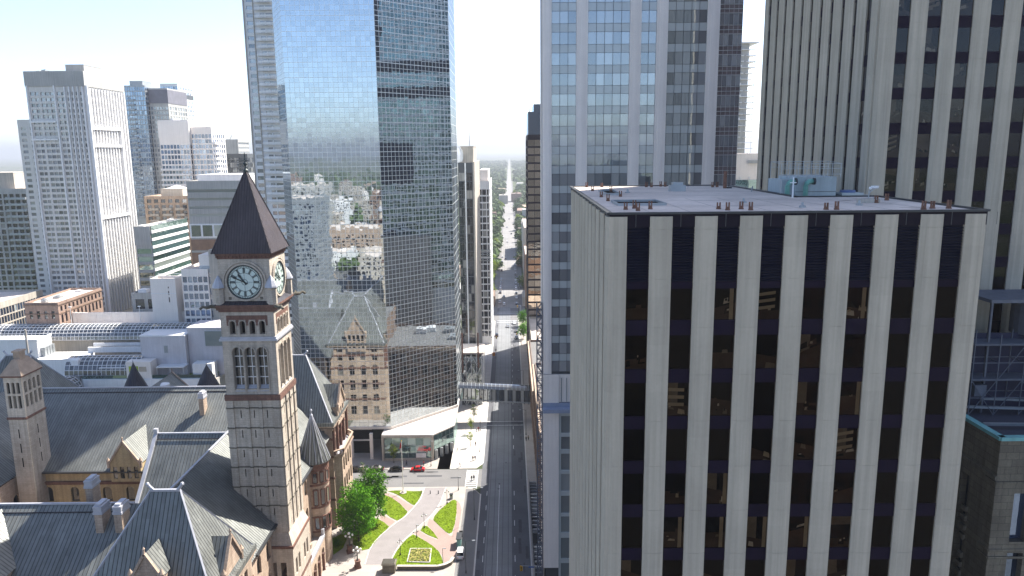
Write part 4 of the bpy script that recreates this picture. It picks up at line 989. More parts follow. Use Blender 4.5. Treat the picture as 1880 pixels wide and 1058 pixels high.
# ---------------------------------------------------------------- clock tower
K = Thing('clock_tower', 'tall stone clock tower with a steep plum-grey spire roof', 'clock tower', (-50.65, 145.1, 0), 0, None, True)
x0, x1, y0, y1 = -55.8, -45.5, 140.0, 150.3; W = x1-x0
pn = []; bod = MB(); voids = []
FACES = [((x0,y0,0),(1,0,0),ED), ((x1,y0,0),(0,1,0),SD), ((x1,y1,0),(-1,0,0),WD), ((x0,y1,0),(0,-1,0),ND)]
tall = [(1.85,3.75),(4.2,6.1),(6.55,8.45)]; sm = [(1.75,2.75),(3.65,4.65),(5.55,6.55),(7.45,8.45)]
for P, U, N in FACES:
    facade(bod, P, U, N, W, 23, 54.0, [(2.45,2.68),(5.05,5.28),(7.62,7.85)], [(z-1.55, z) for z in (50.2,46.1,42.0,37.9,33.6,29.5,26.2)], .5, panes=voids)
    facade(bod, P, U, N, W, 54.0, 64.3, tall, [(54.6,63.0,'a')], 1.05, panes=pn)
    facade(bod, P, U, N, W, 64.3, 70, sm, [(65.6,68.2,'a')], 1.2, panes=voids)
part(K, 'shaft', bod, MT['sandstone'])
glaze(K, pn, MT['glass_old'])
m = MB()
for p in voids: m.poly(p)
part(K, 'slit_opening', m, MT['black'])
mu = MB(); sl_ = MB(); rib = MB(); bt = MB(); moul = MB(); brn = MB()
for P, U, N in FACES:
    Pv, Uv, Nv = Vector(P), Vector(U), Vector(N)
    pt = lambda u, d, z: (Pv.x+Uv.x*u+Nv.x*d, Pv.y+Uv.y*u+Nv.y*d, z)
    def bx(mb, u0, u1, d0, d1, za, zb): mb.prism([pt(u0,d0,0)[:2],pt(u1,d0,0)[:2],pt(u1,d1,0)[:2],pt(u0,d1,0)[:2]], za, zb)
    for a, b in tall:
        c = (a+b)/2
        bx(mu, c-.06, c+.06, -1.05, -.92, 54.6, 62.8)
        for z in (56.7,58.8,60.9): bx(mu, a, b, -1.05, -.93, z, z+.16)
        sl_.add([pt(a+.05,-.95,55.2),pt(b-.05,-.95,55.2),pt(b-.05,.12,54.15),pt(a+.05,.12,54.15),pt(a+.05,-.95,54.1),pt(b-.05,-.95,54.1)],[(0,3,2,1),(0,4,3),(1,2,5),(3,4,5,2)])
        # engaged shafts and arch mouldings
        for e in (a-.16, b+.16): q = pt(e,.05,0); moul.lathe(q[0],q[1],[(.15,54.4),(.15,61.9),(.24,62.1),(.24,62.3)],8)
        for rr, dd in ((1.12,.14),):
            pts = [pt(c-rr*math.cos(math.pi*i/10), dd-.08, 62.05+rr*math.sin(math.pi*i/10)) for i in range(11)]
            for p, q in zip(pts, pts[1:]): moul.bar(p, q, .26, .26)
    for a, b in sm:
        c = (a+b)/2; pts = [pt(c-.66*math.cos(math.pi*i/8), .06, 67.7+.66*math.sin(math.pi*i/8)) for i in range(9)]
        for p, q in zip(pts, pts[1:]): moul.bar(p, q, .2, .2)
        for e in (a-.12, b+.12): q = pt(e,.04,0); moul.lathe(q[0],q[1],[(.11,65.5),(.11,67.5),(.18,67.7)],6)
    # red-brown panel round the small arches
    for a, b in ((1.15,1.6),(2.9,3.5),(4.8,5.4),(6.7,7.3),(8.6,9.05)): bx(brn, a, b, 0, .045, 67.3, 69.3)
    for a, b in sm: bx(brn, a-.15, b+.15, 0, .04, 68.45, 69.3)
    for c, w in ((.62,1.25),(3.98,.62),(6.52,.62),(9.68,1.25)): bx(rib, c-w/2, c+w/2, -.05, .24, 24.5, 53.4)
    for z in (50.6,46.5,42.4,38.3,34.1,30.0): bx(bt, 0, W, -.05, .10, z, z+.24); [bx(bt, c-w/2-.06, c+w/2+.06, .1, .34, z, z+.24) for c, w in ((.62,1.25),(3.98,.62),(6.52,.62),(9.68,1.25))]
part(K, 'window_mullion', mu, MT['white']); part(K, 'window_sill', sl_, MT['lead']); part(K, 'pilaster', rib, MT['sandstone']); part(K, 'string_course', bt, MT['oldstone'])
part(K, 'arch_moulding', moul, MT['sandstone'], smooth=False); part(K, 'arch_panel', brn, MT['brownstone'])
m = MB(); band(x0,x1,y0,y1,(52.3,),.32,1.15,m); part(K, 'stone_band', m, MT['brownstone']); m = MB(); band(x0,x1,y0,y1,(70.0,),.18,.4,m); part(K, 'stone_band', m, MT['brownstone'])
m = MB(); band(x0,x1,y0,y1,(64.3,),.42,.42,m); band(x0,x1,y0,y1,(64.72,),.25,.35,m); part(K, 'sill_band', m, MT['lead'])
# base
m = MB()
for P, U, N in FACES:
    facade(m, (P[0]+N[0]*.9-U[0]*.9, P[1]+N[1]*.9-U[1]*.9, 0), U, N, W+1.8, 0, 21.6, [(1.4,2.6),(3.4,4.6),(7.4,8.6),(9.4,10.6)], [(14.5,18.0),(4,9,'a')], .5)
m.loft([[(x0-.9,y0-.9,21.6),(x1+.9,y0-.9,21.6),(x1+.9,y1+.9,21.6),(x0-.9,y1+.9,21.6)],[(x0,y0,24.2),(x1,y0,24.2),(x1,y1,24.2),(x0,y1,24.2)]], False)
part(K, 'base', m, MT['sandstone']); m = MB(); band(x0-.9,x1+.9,y0-.9,y1+.9,(12.0,21.1),.2,.6,m); part(K, 'base_band', m, MT['brownstone'])
m = MB(); m.box(x0-.8,x1+.8,y0-.8,y1+.8,11.9,12.1); part(K, 'base_floor', m, MT['black'])
# cornice with gargoyles
m = MB(); m.box(x0-.5,x1+.5,y0-.5,y1+.5,70.4,71.0); m.box(x0-.85,x1+.85,y0-.85,y1+.85,71.0,71.45); part(K, 'cornice', m, MT['brownstone'])
m = MB(); m.hip(x0-.85,x1+.85,y0-.85,y1+.85,71.46,72.1,x0+.3,x1-.3,y0+.3,y1-.3); part(K, 'cornice_flashing', m, MT['slate_dark'])
for sx, sy in ((-1,-1),(1,-1),(1,1),(-1,1)):
    cx_, cy_ = (x0-.6 if sx < 0 else x1+.6), (y0-.6 if sy < 0 else y1+.6); g = MB()
    g.tube([(cx_-sx*.6,cy_-sy*.6,71.0),(cx_+sx*.5,cy_+sy*.5,71.35),(cx_+sx*1.2,cy_+sy*1.2,71.2)],.34,8)
    g.tube([(cx_+sx*1.1,cy_+sy*1.1,71.25),(cx_+sx*1.65,cy_+sy*1.65,71.5),(cx_+sx*2.05,cy_+sy*2.05,71.1)],.26,8)
    g.add([(cx_+sx*.3,cy_+sy*.3,71.5),(cx_+sx*.9-sy*.8,cy_+sy*.9+sx*.8,71.9),(cx_+sx*.9,cy_+sy*.9,71.3)],[(0,1,2),(2,1,0)])
    part(K, 'gargoyle', g, MT['oldstone'])
# clock stage
a0, a1, b0, b1 = x0+.25, x1-.25, y0+.25, y1-.25
part(K, 'clock_stage', MB().box(a0,a1,b0,b1,71.5,80.2), MT['sandstone'])
CF = [((a0,b0),(1,0,0),ED),((a1,b0),(0,1,0),SD),((a1,b1),(-1,0,0),WD),((a0,b1),(0,-1,0),ND)]
WC = a1-a0
for (px_, py_), U, N in CF:
    Uv, Nv = Vector(U), Vector(N); zc = 75.75; r = 3.22
    pt = lambda u, d, z: (px_+Uv.x*(WC/2+u)+Nv.x*d, py_+Uv.y*(WC/2+u)+Nv.y*d, z)
    def disc(mb, r0, r1, d, n=48, d2=None):
        for i in range(n):
            a, b = 2*math.pi*i/n, 2*math.pi*(i+1)/n
            q = lambda rr, t_, dd: pt(rr*math.sin(t_), dd, zc+rr*math.cos(t_))
            if r0 > 0: mb.quad(q(r0,b,d),q(r0,a,d),q(r1,a,d),q(r1,b,d)) 
            else: mb.add([q(0,a,d),q(r1,a,d),q(r1,b,d)],[(0,2,1)])
            if d2 is not None: mb.quad(q(r1,a,d),q(r1,a,d2),q(r1,b,d2),q(r1,b,d)); (r0 > 0 and mb.quad(q(r0,b,d),q(r0,b,d2),q(r0,a,d2),q(r0,a,d)))
    mo = MB(); disc(mo, r+.12, r+.45, .34, 48, 0)
    pts = [pt((r+.8)*math.sin(t_), .16, zc+(r+.8)*math.cos(t_)) for t_ in [-1.75+3.5*i/24 for i in range(25)]]
    for p, q in zip(pts, pts[1:]): mo.bar(p, q, .34, .34)
    part(K, 'clock_surround', mo, MT['sandstone'])
    dl = MB(); disc(dl, 0, r+.14, .10, 48); dial = part(K, 'clock_dial', dl, MT['dial'])
    ik = MB(); disc(ik, r-.16, r+.13, .17, 48, .1); disc(ik, r-.50, r-.43, .14, 48); disc(ik, 1.72, 1.80, .14, 48); disc(ik, .50, .58, .14, 32)
    for h in range(12):
        t_ = 2*math.pi*h/12
        def seg(r0, r1, w, d=.15, off=0.0, t_=t_):
            e = Vector((math.sin(t_), math.cos(t_))); f = Vector((math.cos(t_), -math.sin(t_)))
            c = lambda rr, s: (e*rr+f*(s*w+off))
            A, B, C_, D_ = c(r0,-.5), c(r0,.5), c(r1,.5), c(r1,-.5)
            ik.quad(pt(A.x,d,zc+A.y),pt(B.x,d,zc+B.y),pt(C_.x,d,zc+C_.y),pt(D_.x,d,zc+D_.y))
        for off in ((-.13,0,.13) if h % 3 else (-.17,-.05,.07,.19)): seg(1.85, 2.68, .085, .15, off)
        seg(1.85, 1.92, .46); seg(2.62, 2.70, .46)
    for mnt in range(60):
        t_ = 2*math.pi*mnt/60; e = Vector((math.sin(t_), math.cos(t_))); f = Vector((math.cos(t_), -math.sin(t_)))*.045
        A, B, C_, D_ = e*2.82-f, e*2.82+f, e*3.08+f, e*3.08-f
        ik.quad(pt(A.x,.145,zc+A.y),pt(B.x,.145,zc+B.y),pt(C_.x,.145,zc+C_.y),pt(D_.x,.145,zc+D_.y))
    for t_ in (0, math.pi/2, math.pi, 1.5*math.pi):
        e = Vector((math.sin(t_), math.cos(t_))); f = Vector((math.cos(t_), -math.sin(t_)))*.025
        A, B, C_, D_ = e*.5-f, e*.5+f, e*1.8+f, e*1.8-f; ik.quad(pt(A.x,.145,zc+A.y),pt(B.x,.145,zc+B.y),pt(C_.x,.145,zc+C_.y),pt(D_.x,.145,zc+D_.y))
    part(K, 'dial_ironwork', ik, MT['ink'], dial)
    def hand(name, ang, L, w, tail):
        t_ = D2R(ang); e = Vector((math.sin(t_), math.cos(t_))); f = Vector((math.cos(t_), -math.sin(t_)))
        o = [(-tail,-.5),(L*.55,-.65),(L*.72,-1.1),(L*.8,-.6),(L,0),(L*.8,.6),(L*.72,1.1),(L*.55,.65),(-tail,.5)]
        P3 = [e*a+f*(b*w) for a, b in o]; h_ = MB(); n = len(P3)
        h_.add([pt(q.x,.22,zc+q.y) for q in P3]+[pt(q.x,.27,zc+q.y) for q in P3], [tuple(range(n,2*n)), tuple(range(n-1,-1,-1))]+[(i,(i+1)%n,n+(i+1)%n,n+i) for i in range(n)])
        part(K, name, h_, MT['ink'], dial)
    hand('minute_hand', -65.5, 2.95, .17, .7); hand('hour_hand', -36, 2.05, .24, .5)
    bs = MB()
    for u in (-3.0, 3.0): q = pt(u,0,0); bs.bar(pt(u,0,72.6), pt(u,.1,72.6), .5, .5)
    part(K, 'wall_boss', bs, MT['oldstone'])
for cx_, cy_ in ((x0+.15,y0+.15),(x1-.15,y0+.15),(x1-.15,y1-.15),(x0+.15,y1-.15)):
    m = MB(); m.lathe(cx_,cy_,[(1.0,71.3),(1.0,74.4),(1.15,74.6),(1.15,74.75)],8,True,math.pi/8); tu = part(K, 'corner_turret', m, MT['sandstone'])
    m = MB(); m.lathe(cx_,cy_,[(1.25,74.76),(1.2,75.0),(.7,76.1),(.12,77.0),(0,77.1)],8,False,math.pi/8); part(K, 'turret_cap', m, MT['lead'], tu)
m = MB(); m.box(a0-.06,a1+.06,b0-.06,b1+.06,80.2,80.45); m.box(a0-.3,a1+.3,b0-.3,b1+.3,80.85,81.3)
for i in range(15):
    u = i*WC/14.0
    for bxx in ((a0+u-.13,a0+u+.13,b0-.28,b0-.02),(a0+u-.13,a0+u+.13,b1+.02,b1+.28),(a0-.28,a0-.02,b0+u-.13,b0+u+.13),(a1+.02,a1+.28,b0+u-.13,b0+u+.13)): m.box(*bxx,80.4,80.85)
part(K, 'eaves_corbel', m, MT['brownstone']); part(K, 'eaves_wall', MB().box(a0-.03,a1+.03,b0-.03,b1+.03,80.2,81), MT['brownstone'])
mx_, my_ = (x0+x1)/2, (y0+y1)/2; e = .55
m = MB()
m.loft([[(x0-e,y0-e,81.3),(x1+e,y0-e,81.3),(x1+e,y1+e,81.3),(x0-e,y1+e,81.3)],[(x0+.25,y0+.25,83.4),(x1-.25,y0+.25,83.4),(x1-.25,y1-.25,83.4),(x0+.25,y1-.25,83.4)],[(mx_-.12,my_-.12,96.6),(mx_+.12,my_-.12,96.6),(mx_+.12,my_+.12,96.6),(mx_-.12,my_+.12,96.6)]])
part(K, 'spire_roof', m, MT['spire'])
m = MB()
for sx, sy in ((-1,-1),(1,-1),(1,1),(-1,1)):
    m.bar((mx_+sx*(W/2-.25),my_+sy*(W/2-.25),83.4),(mx_+sx*.12,my_+sy*.12,96.6),.22); m.bar((mx_+sx*(W/2-.25),my_+sy*(W/2-.25),83.4),(mx_+sx*(W/2+e),my_+sy*(W/2+e),81.3),.22)
part(K, 'hip_flashing', m, MT['spire'])
m = MB(); m.lathe(mx_,my_,[(.42,96.2),(.5,96.7),(.2,97.0),(.16,97.6),(.42,97.8),(.42,98.0),(.14,98.2),(.12,99.6),(.02,100.1)],8)
m.bar((mx_-.75,my_,98.5),(mx_+.75,my_,98.5),.12); m.bar((mx_,my_-.75,98.5),(mx_,my_+.75,98.5),.12); part(K, 'finial', m, MT['ink'])
# ---------------------------------------------------------------- the other buildings
def bld(name, label, cat, x0, x1, y0, y1, z1, wall, glass, front=None, right=None, left=None, back=None, depth=.3, limit=100, z0=0, parapet=.8, roof='roofing', group=None, capmat=None, glass2=None):
    b = Thing(name, label, cat, ((x0+x1)/2, (y0+y1)/2, 0), 0, group, True)
    w = MB(); pn = []
    for spec, P, U, N, L in ((front,(x0,y0,0),(1,0,0),(0,-1,0),x1-x0),(right,(x1,y0,0),(0,1,0),(1,0,0),y1-y0),(back,(x1,y1,0),(-1,0,0),(0,1,0),x1-x0),(left,(x0,y1,0),(0,-1,0),(-1,0,0),y1-y0)):
        if spec: facade(w, P, U, N, L, z0, z1+parapet, spec[0], [r for r in spec[1] if r[0] > z0+.2 and r[1] < z1-.1], depth, panes=pn)
        else: w.quad((P[0],P[1],z0),(P[0]+U[0]*L,P[1]+U[1]*L,z0),(P[0]+U[0]*L,P[1]+U[1]*L,z1+parapet),(P[0],P[1],z1+parapet))
    t = .3
    for a in ((x0,x1,y0,y0+t),(x0,x1,y1-t,y1),(x0,x0+t,y0+t,y1-t),(x1-t,x1,y0+t,y1-t)): w.quad((a[0],a[2],z1+parapet),(a[1],a[2],z1+parapet),(a[1],a[3],z1+parapet),(a[0],a[3],z1+parapet))
    for p, q in (((x0+t,y0+t),(x1-t,y0+t)),((x1-t,y0+t),(x1-t,y1-t)),((x1-t,y1-t),(x0+t,y1-t)),((x0+t,y1-t),(x0+t,y0+t))): w.quad((*q,z1),(*p,z1),(*p,z1+parapet),(*q,z1+parapet))
    part(b, 'wall', w, MT[wall]); part(b, 'roof', MB().quad((x0+t,y0+t,z1+.01),(x1-t,y0+t,z1+.01),(x1-t,y1-t,z1+.01),(x0+t,y1-t,z1+.01)), MT[roof])
    if pn: glaze(b, pn, MT[glass], limit=limit)
    return b
def plant_on(b, x0, x1, y0, y1, z0, z1, mat='steel', name='roof_plant'):
    m = MB(); m.box(x0,x1,y0,y1,z0,z1); m.box(x0-.1,x1+.1,y0-.1,y1+.1,z1,z1+.25); return part(b, name, m, MT[mat])
def units(b, x0, x1, y0, y1, z, n, s=1.6):
    for _ in range(n):
        x, y = R.uniform(x0,x1), R.uniform(y0,y1); w, d, h = R.uniform(.6,1.4)*s, R.uniform(.6,1.2)*s, R.uniform(.4,1)*s; m = MB(); m.box(x-w,x+w,y-d,y+d,z,z+h)
        m.lathe(x,y,[(min(w,d)*.6,z+h),(min(w,d)*.6,z+h+.25)],10); part(b, 'roof_unit', m, MT[R.choice(['steel','white','steel'])])
def balconies(b, P, U, N, u0, u1, zs, d=1.5, mat='white', h=1.05, each=True):
    Pv, Uv, Nv = Vector(P), Vector(U), Vector(N)
    for i, z in enumerate(zs):
        a = Pv+Uv*u0; c = Pv+Uv*u1; m = MB()
        q = [(a.x,a.y),(c.x,c.y),(c.x+Nv.x*d,c.y+Nv.y*d),(a.x+Nv.x*d,a.y+Nv.y*d)]
        m.prism(q, z-.2, z); e0 = a+Nv*d; e1 = c+Nv*d
        m.bar((e0.x,e0.y,z+h),(e1.x,e1.y,z+h),.08); m.bar((e0.x,e0.y,z+h*.45),(e1.x,e1.y,z+h*.45),.05,h*.75)
        for s_, e_ in ((a,e0),(c,e1)): m.bar((s_.x,s_.y,z+h*.5),(e_.x,e_.y,z+h*.5),.05,h)
        part(b, 'balcony', m, MT[mat])

# apartment tower with wavy balconies, left of the mirror glass
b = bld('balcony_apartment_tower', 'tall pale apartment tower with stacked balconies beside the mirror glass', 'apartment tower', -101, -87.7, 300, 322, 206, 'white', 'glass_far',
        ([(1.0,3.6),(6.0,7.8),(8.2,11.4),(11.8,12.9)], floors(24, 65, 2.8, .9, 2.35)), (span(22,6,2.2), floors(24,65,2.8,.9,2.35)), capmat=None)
for k in range(20, 63):
    z = 24+2.8*k+.7; m = MB()
    if k < 14: continue
    pts = [(-97.2+.0,299.9),(-96.2,299.2),(-94.6,298.5),(-92,298.2),(-88.0,298.3),(-87.75,299.9)]; m.prism(pts, z-.22, z)
    for a, c in zip(pts, pts[1:]): m.bar((*a,z+1.0),(*c,z+1.0),.08); m.bar((*a,z+.5),(*c,z+.5),.05,.8)
    part(b, 'balcony', m, MT['white'])
m = MB(); m.box(-101.3,-97.4,299.6,299.98,24,206); 
for x in (-97.3,-87.9): m.box(x-.15,x+.15,299.5,299.98,24,206)
part(b, 'end_wall_rib', MB().box(-101.2,-100.8,299.55,299.98,24,206).box(-97.5,-97.2,299.55,299.98,24,206), MT['concrete'])

# big ribbed hotel block
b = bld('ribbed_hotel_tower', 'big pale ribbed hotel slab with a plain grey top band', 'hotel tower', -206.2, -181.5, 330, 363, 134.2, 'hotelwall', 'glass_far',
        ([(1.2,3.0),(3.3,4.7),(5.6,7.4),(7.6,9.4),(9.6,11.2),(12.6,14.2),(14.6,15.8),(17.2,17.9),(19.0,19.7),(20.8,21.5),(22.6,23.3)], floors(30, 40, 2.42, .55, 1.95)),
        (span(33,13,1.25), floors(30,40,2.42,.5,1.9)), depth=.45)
m = MB()
for u in (16.4,18.4,20.2,22.0,24.0): m.box(-206.2+u-.22,-206.2+u+.22,329.2,329.95,28,128.5)
for u in (.3,11.9): m.box(-206.2+u-.3,-206.2+u+.3,329.4,329.95,28,129)
for i in range(14): y = 330+.55+i*2.44; m.box(-181.45,-180.75,y-.28,y+.28,28,128)
m.box(-181.45,-180.3,330,330.7,28,129); part(b, 'facade_rib', m, MT['white'])
m = MB(); m.box(-206.6,-181.1,329.6,363.4,128.6,134.9); part(b, 'top_band', m, MT['concrete2'])
m = MB(); 
for z in (113.5,106.0): m.box(-206.4,-195,329.3,330,z,z+.8)
m.box(-181.4,-180.2,331,355,110.5,111.6); m.box(-181.4,-180.2,331,355,103,104); m.box(-181.4,-180.2,331,356,71.5,72.6); m.box(-181.4,-180.0,354.5,355.4,72,111); part(b, 'ledge', m, MT['white'])
plant_on(b, -192, -184, 336, 350, 135, 138, 'concrete2'); units(b, -203, -184, 334, 360, 135, 5, 1.2)
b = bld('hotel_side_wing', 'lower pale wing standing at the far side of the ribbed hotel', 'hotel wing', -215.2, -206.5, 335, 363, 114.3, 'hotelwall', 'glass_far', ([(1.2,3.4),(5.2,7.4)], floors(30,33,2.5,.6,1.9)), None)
# towers behind it
b = bld('blue_glass_condo_tower', 'blue grey glass condominium tower directly behind the ribbed hotel', 'condo tower', -239.2, -226.5, 480, 510, 141, 'steel', 'glass_blue', (span(12.7,8,1.3), floors(60,28,2.9,.3,2.5)), (span(30,12,2.0), floors(60,28,2.9,.4,2.4)), depth=.15)
balconies(b, (-239.2,480,0), (1,0,0), (0,-1,0), 2, 5.5, [60+2.9*k for k in range(26)], 1.2, 'steel'); plant_on(b, -237, -229, 483, 495, 141, 144.5)
b = bld('grey_condo_tower', 'slate grey condominium slab joined to the blue glass one', 'condo tower', -226.3, -214.5, 484, 512, 139.5, 'concrete2', 'glass_far', (span(11.8,6,1.3), floors(60,24,2.9,.5,2.3)), (span(28,7,2.8), floors(60,24,2.9,.4,2.4)), depth=.2)
balconies(b, (-214.5,484,0), (0,1,0), (1,0,0), 1, 12, [60+2.9*k for k in range(22)], 1.6, 'white')
part(b, 'top_band', MB().box(-226.5,-214.3,483.8,512.2,131,139.4), plain('slate_cladding',(.16,.155,.18),.6))
b = bld('white_grid_condo_tower', 'tallest distant tower with a white window grid on its sunlit side', 'condo tower', -253, -240.3, 560, 586, 149, 'white', 'glass_blue', (span(12.7,7,1.55), floors(80,22,3.1,.3,2.7)), (span(26,9,2.0), floors(80,22,3.1,.6,2.6)), depth=.2)
m = MB(); 
for z in (120.5,139.5): m.box(-253.1,-240.2,559.9,586.1,z,z+3.2)
part(b, 'dark_band', m, MT['darkmull'])
b = bld('white_balcony_condo', 'mid-height condominium with long white balconies and a blank grey top', 'condo tower', -197.4, -180.5, 430, 455, 117.6, 'whitewall', 'glass_blue', (span(16.9,9,1.5), floors(50,19,2.9,.4,2.5)), (span(25,8,2.2), floors(50,19,2.9,.4,2.5)), depth=.2)
balconies(b, (-197.4,430,0), (1,0,0), (0,-1,0), 0, 16.5, [50+2.9*k for k in range(15)], 1.5, 'white')
part(b, 'top_band', MB().box(-197.6,-180.3,429.8,455.2,108.5,117.8), MT['whitewall'])
b = bld('stepped_white_condo', 'slightly lower white condominium with a saw-tooth edge of balconies', 'condo tower', -180.2, -168.5, 432, 452, 113.8, 'whitewall', 'glass_blue', (span(11.7,6,1.6), floors(50,21,2.9,.4,2.5)), (span(20,6,2.2), floors(50,21,2.9,.4,2.5)), depth=.2)
balconies(b, (-168.5,432,0), (0,1,0), (1,0,0), 0, 8, [50+2.9*k for k in range(20)], 1.8, 'white')
b = bld('narrow_white_block', 'narrow white block with small square windows in the haze', 'office block', -240.5, -231.8, 602, 622, 107.5, 'whitewall', 'glass_far', ([(5.6,7.2)], floors(60,11,4,1,2.4)), None)
b = bld('grey_striped_block', 'hazy grey block with white window stripes near the spire tip', 'office block', -231.5, -213.8, 600, 625, 109.6, 'concrete2', 'glass_far', (span(17.7,1,.6), [(70,71)]), (span(25,1,24), floors(70,11,3.6,.6,2.1)), depth=.2)
m = MB(); m.bar((-222,605,110),(-219,603,114),.4); m.bar((-222,605,112),(-226,606,114.6),.3); part(b, 'roof_crane', m, MT['steel'])
b = bld('dark_glass_block', 'dark glass office block behind the spire tip', 'office block', -205.5, -186.5, 540, 565, 98.5, 'darkmull', 'glass_dark', (span(19,12,1.3), floors(50,13,3.6,.25,3.3)), (span(25,12,1.7), floors(50,13,3.6,.25,3.3)), depth=.1)
b = bld('brick_based_office', 'grey banded office slab with a brown lower half behind the spire', 'office block', -137.2, -112.5, 320, 352, 87.6, 'concrete2', 'glass_far', (span(24,1,23.4,.3), [(83.6,84.8),(80.2,81.2),(76.6,77.6),(73.4,74.4)]), (span(32,1,31), [(83.6,84.8),(80.2,81.2),(76.6,77.6),(73.4,74.4)]), depth=.2)
part(b, 'brown_band', MB().box(-137.4,-112.3,319.8,352.2,30,63.5), plain('brown_precast',(.25,.155,.10),.8)); m = MB(); m.box(-137.35,-112.4,319.7,320,64.2,70.2)
part(b, 'window_band', m, MT['white'])
for i in range(5): part(b, 'large_window', MB().box(-136.6+i*4.9,-132.6+i*4.9,319.55,319.69,64.8,69.6), MT['glass_grey'])
m = MB(); m.box(-137.45,-112.3,319.6,319.8,57.8,58.8); part(b, 'lower_window_strip', m, MT['glass_dark'])
plant_on(b, -134, -114, 324, 345, 88, 90.6, 'white')
b = bld('teal_striped_office', 'low office with teal and white stripes along its sunlit side', 'office block', -166.2, -159.2, 330, 368, 67.6, 'concrete2', 'glass_green', (span(7,1,6.4), floors(30,8,3.6,.9,3.2)), None, depth=.2)
m = MB(); g = MB()
for k in range(9):
    z = 38+3.4*k; m.box(-159.15,-158.7,330.1,367.9,z,z+1.2); g.box(-159.15,-158.95,330.2,367.8,z+1.25,z+3.35)
part(b, 'white_band', m, MT['white']); part(b, 'window_band', g, MT['glass_green'])
part(b, 'top_wall', MB().box(-166.4,-159.3,329.7,329.95,60,68.3), MT['concrete2']); units(b, -165, -160, 332, 365, 67.7, 8, 1.2)
b = bld('brown_apartment_block', 'tan apartment block with rows of shadowy balconies', 'apartment block', -185, -162.3, 380, 402, 78, 'tawny', 'glass_dark', (span(22.7,6,2.2), floors(40,13,2.9,.6,2.4)), (span(22,5,2.2), floors(40,13,2.9,.6,2.4)))
for u0 in (3.0, 9.5, 16.0): balconies(b, (-185,380,0), (1,0,0), (0,-1,0), u0, u0+4.4, [40+2.9*k for k in range(12)], 1.4, 'concrete')
plant_on(b, -178, -167, 384, 396, 78.5, 82, 'concrete'); m = MB(); m.hip(-176,-168,385,394,82.2,84,-172,-172,389,389); part(b, 'roof_cap', m, MT['white'])
b = bld('orange_brick_block', 'small sunlit orange brick block beside the ribbed hotel', 'apartment block', -189.5, -181, 400, 420, 70, 'redbrick', 'glass_dark', (span(8.5,2,1.6), floors(40,9,2.9,.8,2.2)), (span(20,5,1.8), floors(40,9,2.9,.8,2.2)))
b = bld('balcony_terrace_apartments', 'dark glass apartment block with ladder-like balconies beyond the ribbed hotel wing', 'apartment block', -300, -243.5, 380, 410, 82.5, 'concrete2', 'glass_dark', (span(56.5,18,2.2), floors(30,17,3,.4,2.6)), (span(30,8,2.6), floors(30,17,3,.4,2.6)))
balconies(b, (-243.5,380,0), (0,1,0), (1,0,0), 0, 14, [30+3*k for k in range(17)], 2.0, 'white'); balconies(b, (-300,380,0), (1,0,0), (0,-1,0), 46, 56, [30+3*k for k in range(17)], 1.6, 'steel')
plant_on(b, -275, -252, 384, 400, 83, 91, 'concrete'); units(b, -268, -246, 382, 400, 83, 5, 1.5)
b = bld('gridded_glass_office', 'low blue glass office with a white grid next to the red brick warehouse', 'office block', -230, -200, 283, 314, 42.6, 'concrete', 'glass_blue', (span(30,18,1.42), floors(8,10,3.3,.25,3.05)), (span(31,18,1.48), floors(8,10,3.3,.25,3.05)), depth=.2)
b = bld('red_brick_warehouse', 'old red brick warehouse with arched top windows behind the mall roof', 'warehouse', -186, -173.2, 280, 311, 43.6, 'redbrick', 'glass_dark', (span(12.8,4,1.2), [(38,41),(32,35)]), (span(31,11,1.3), [(36,39.4,'a'),(40.6,42.6)]), depth=.35)
part(b, 'cornice', MB().box(-186.3,-172.9,279.7,311.3,43.2,43.6).box(-186.2,-173,279.8,311.2,39.7,40.1), MT['brownbrick']); units(b, -184, -175, 284, 308, 43.7, 5, 1.2)
b = bld('white_lift_shaft', 'white boxy lift shaft with a ladder of dark slots on the mall roof', 'lift shaft', -139.6, -129.9, 285, 292, 51.6, 'whitewall', 'glass_dark', ([(6.6,7.1)], [(43,45),(46,47.5),(48.5,49.2)]), None, z0=30)
m = MB()
for x in (-139.5,-134.8,-130): m.bar((x,285.1,51.6),(x,285.1,53.2),.15); m.bar((x,291.9,51.6),(x,291.9,53.2),.15)
m.bar((-139.5,285.1,53.2),(-130,285.1,53.2),.15); m.bar((-139.5,291.9,53.2),(-130,291.9,53.2),.15); m.bar((-139.6,284.9,46.5),(-129.9,284.9,46.5),.2); part(b, 'roof_rail', m, MT['white'])
b = bld('dark_storefront_block', 'low dark building with purple-brown windows behind the white lift shaft', 'low building', -152, -120.5, 294, 306, 44.4, 'concrete2', 'glass_dark', (span(31.5,6,3.6), [(38.6,42.6)]), None, z0=30); units(b, -150, -124, 296, 304, 44.5, 5)
b = bld('stepped_blue_block', 'blue glass building stepping up to a white end wall behind the clock', 'office block', -126.8, -116.5, 284, 305, 55.4, 'whitewall', 'glass_blue', (span(10.3,5,1.6), floors(34,6,3.3,.4,2.7)), None, z0=20)
part(b, 'step_wall', MB().box(-120,-111,285,305,34,61.5), MT['whitewall']); part(b, 'end_wall', MB().box(-115.5,-110,283.5,305,30,63.6), MT['concrete'])
for k in range(5): part(b, 'step_window', MB().box(-119.6,-116,284.8,284.99,37+4.4*k,39.6+4.4*k), MT['glass_blue'])

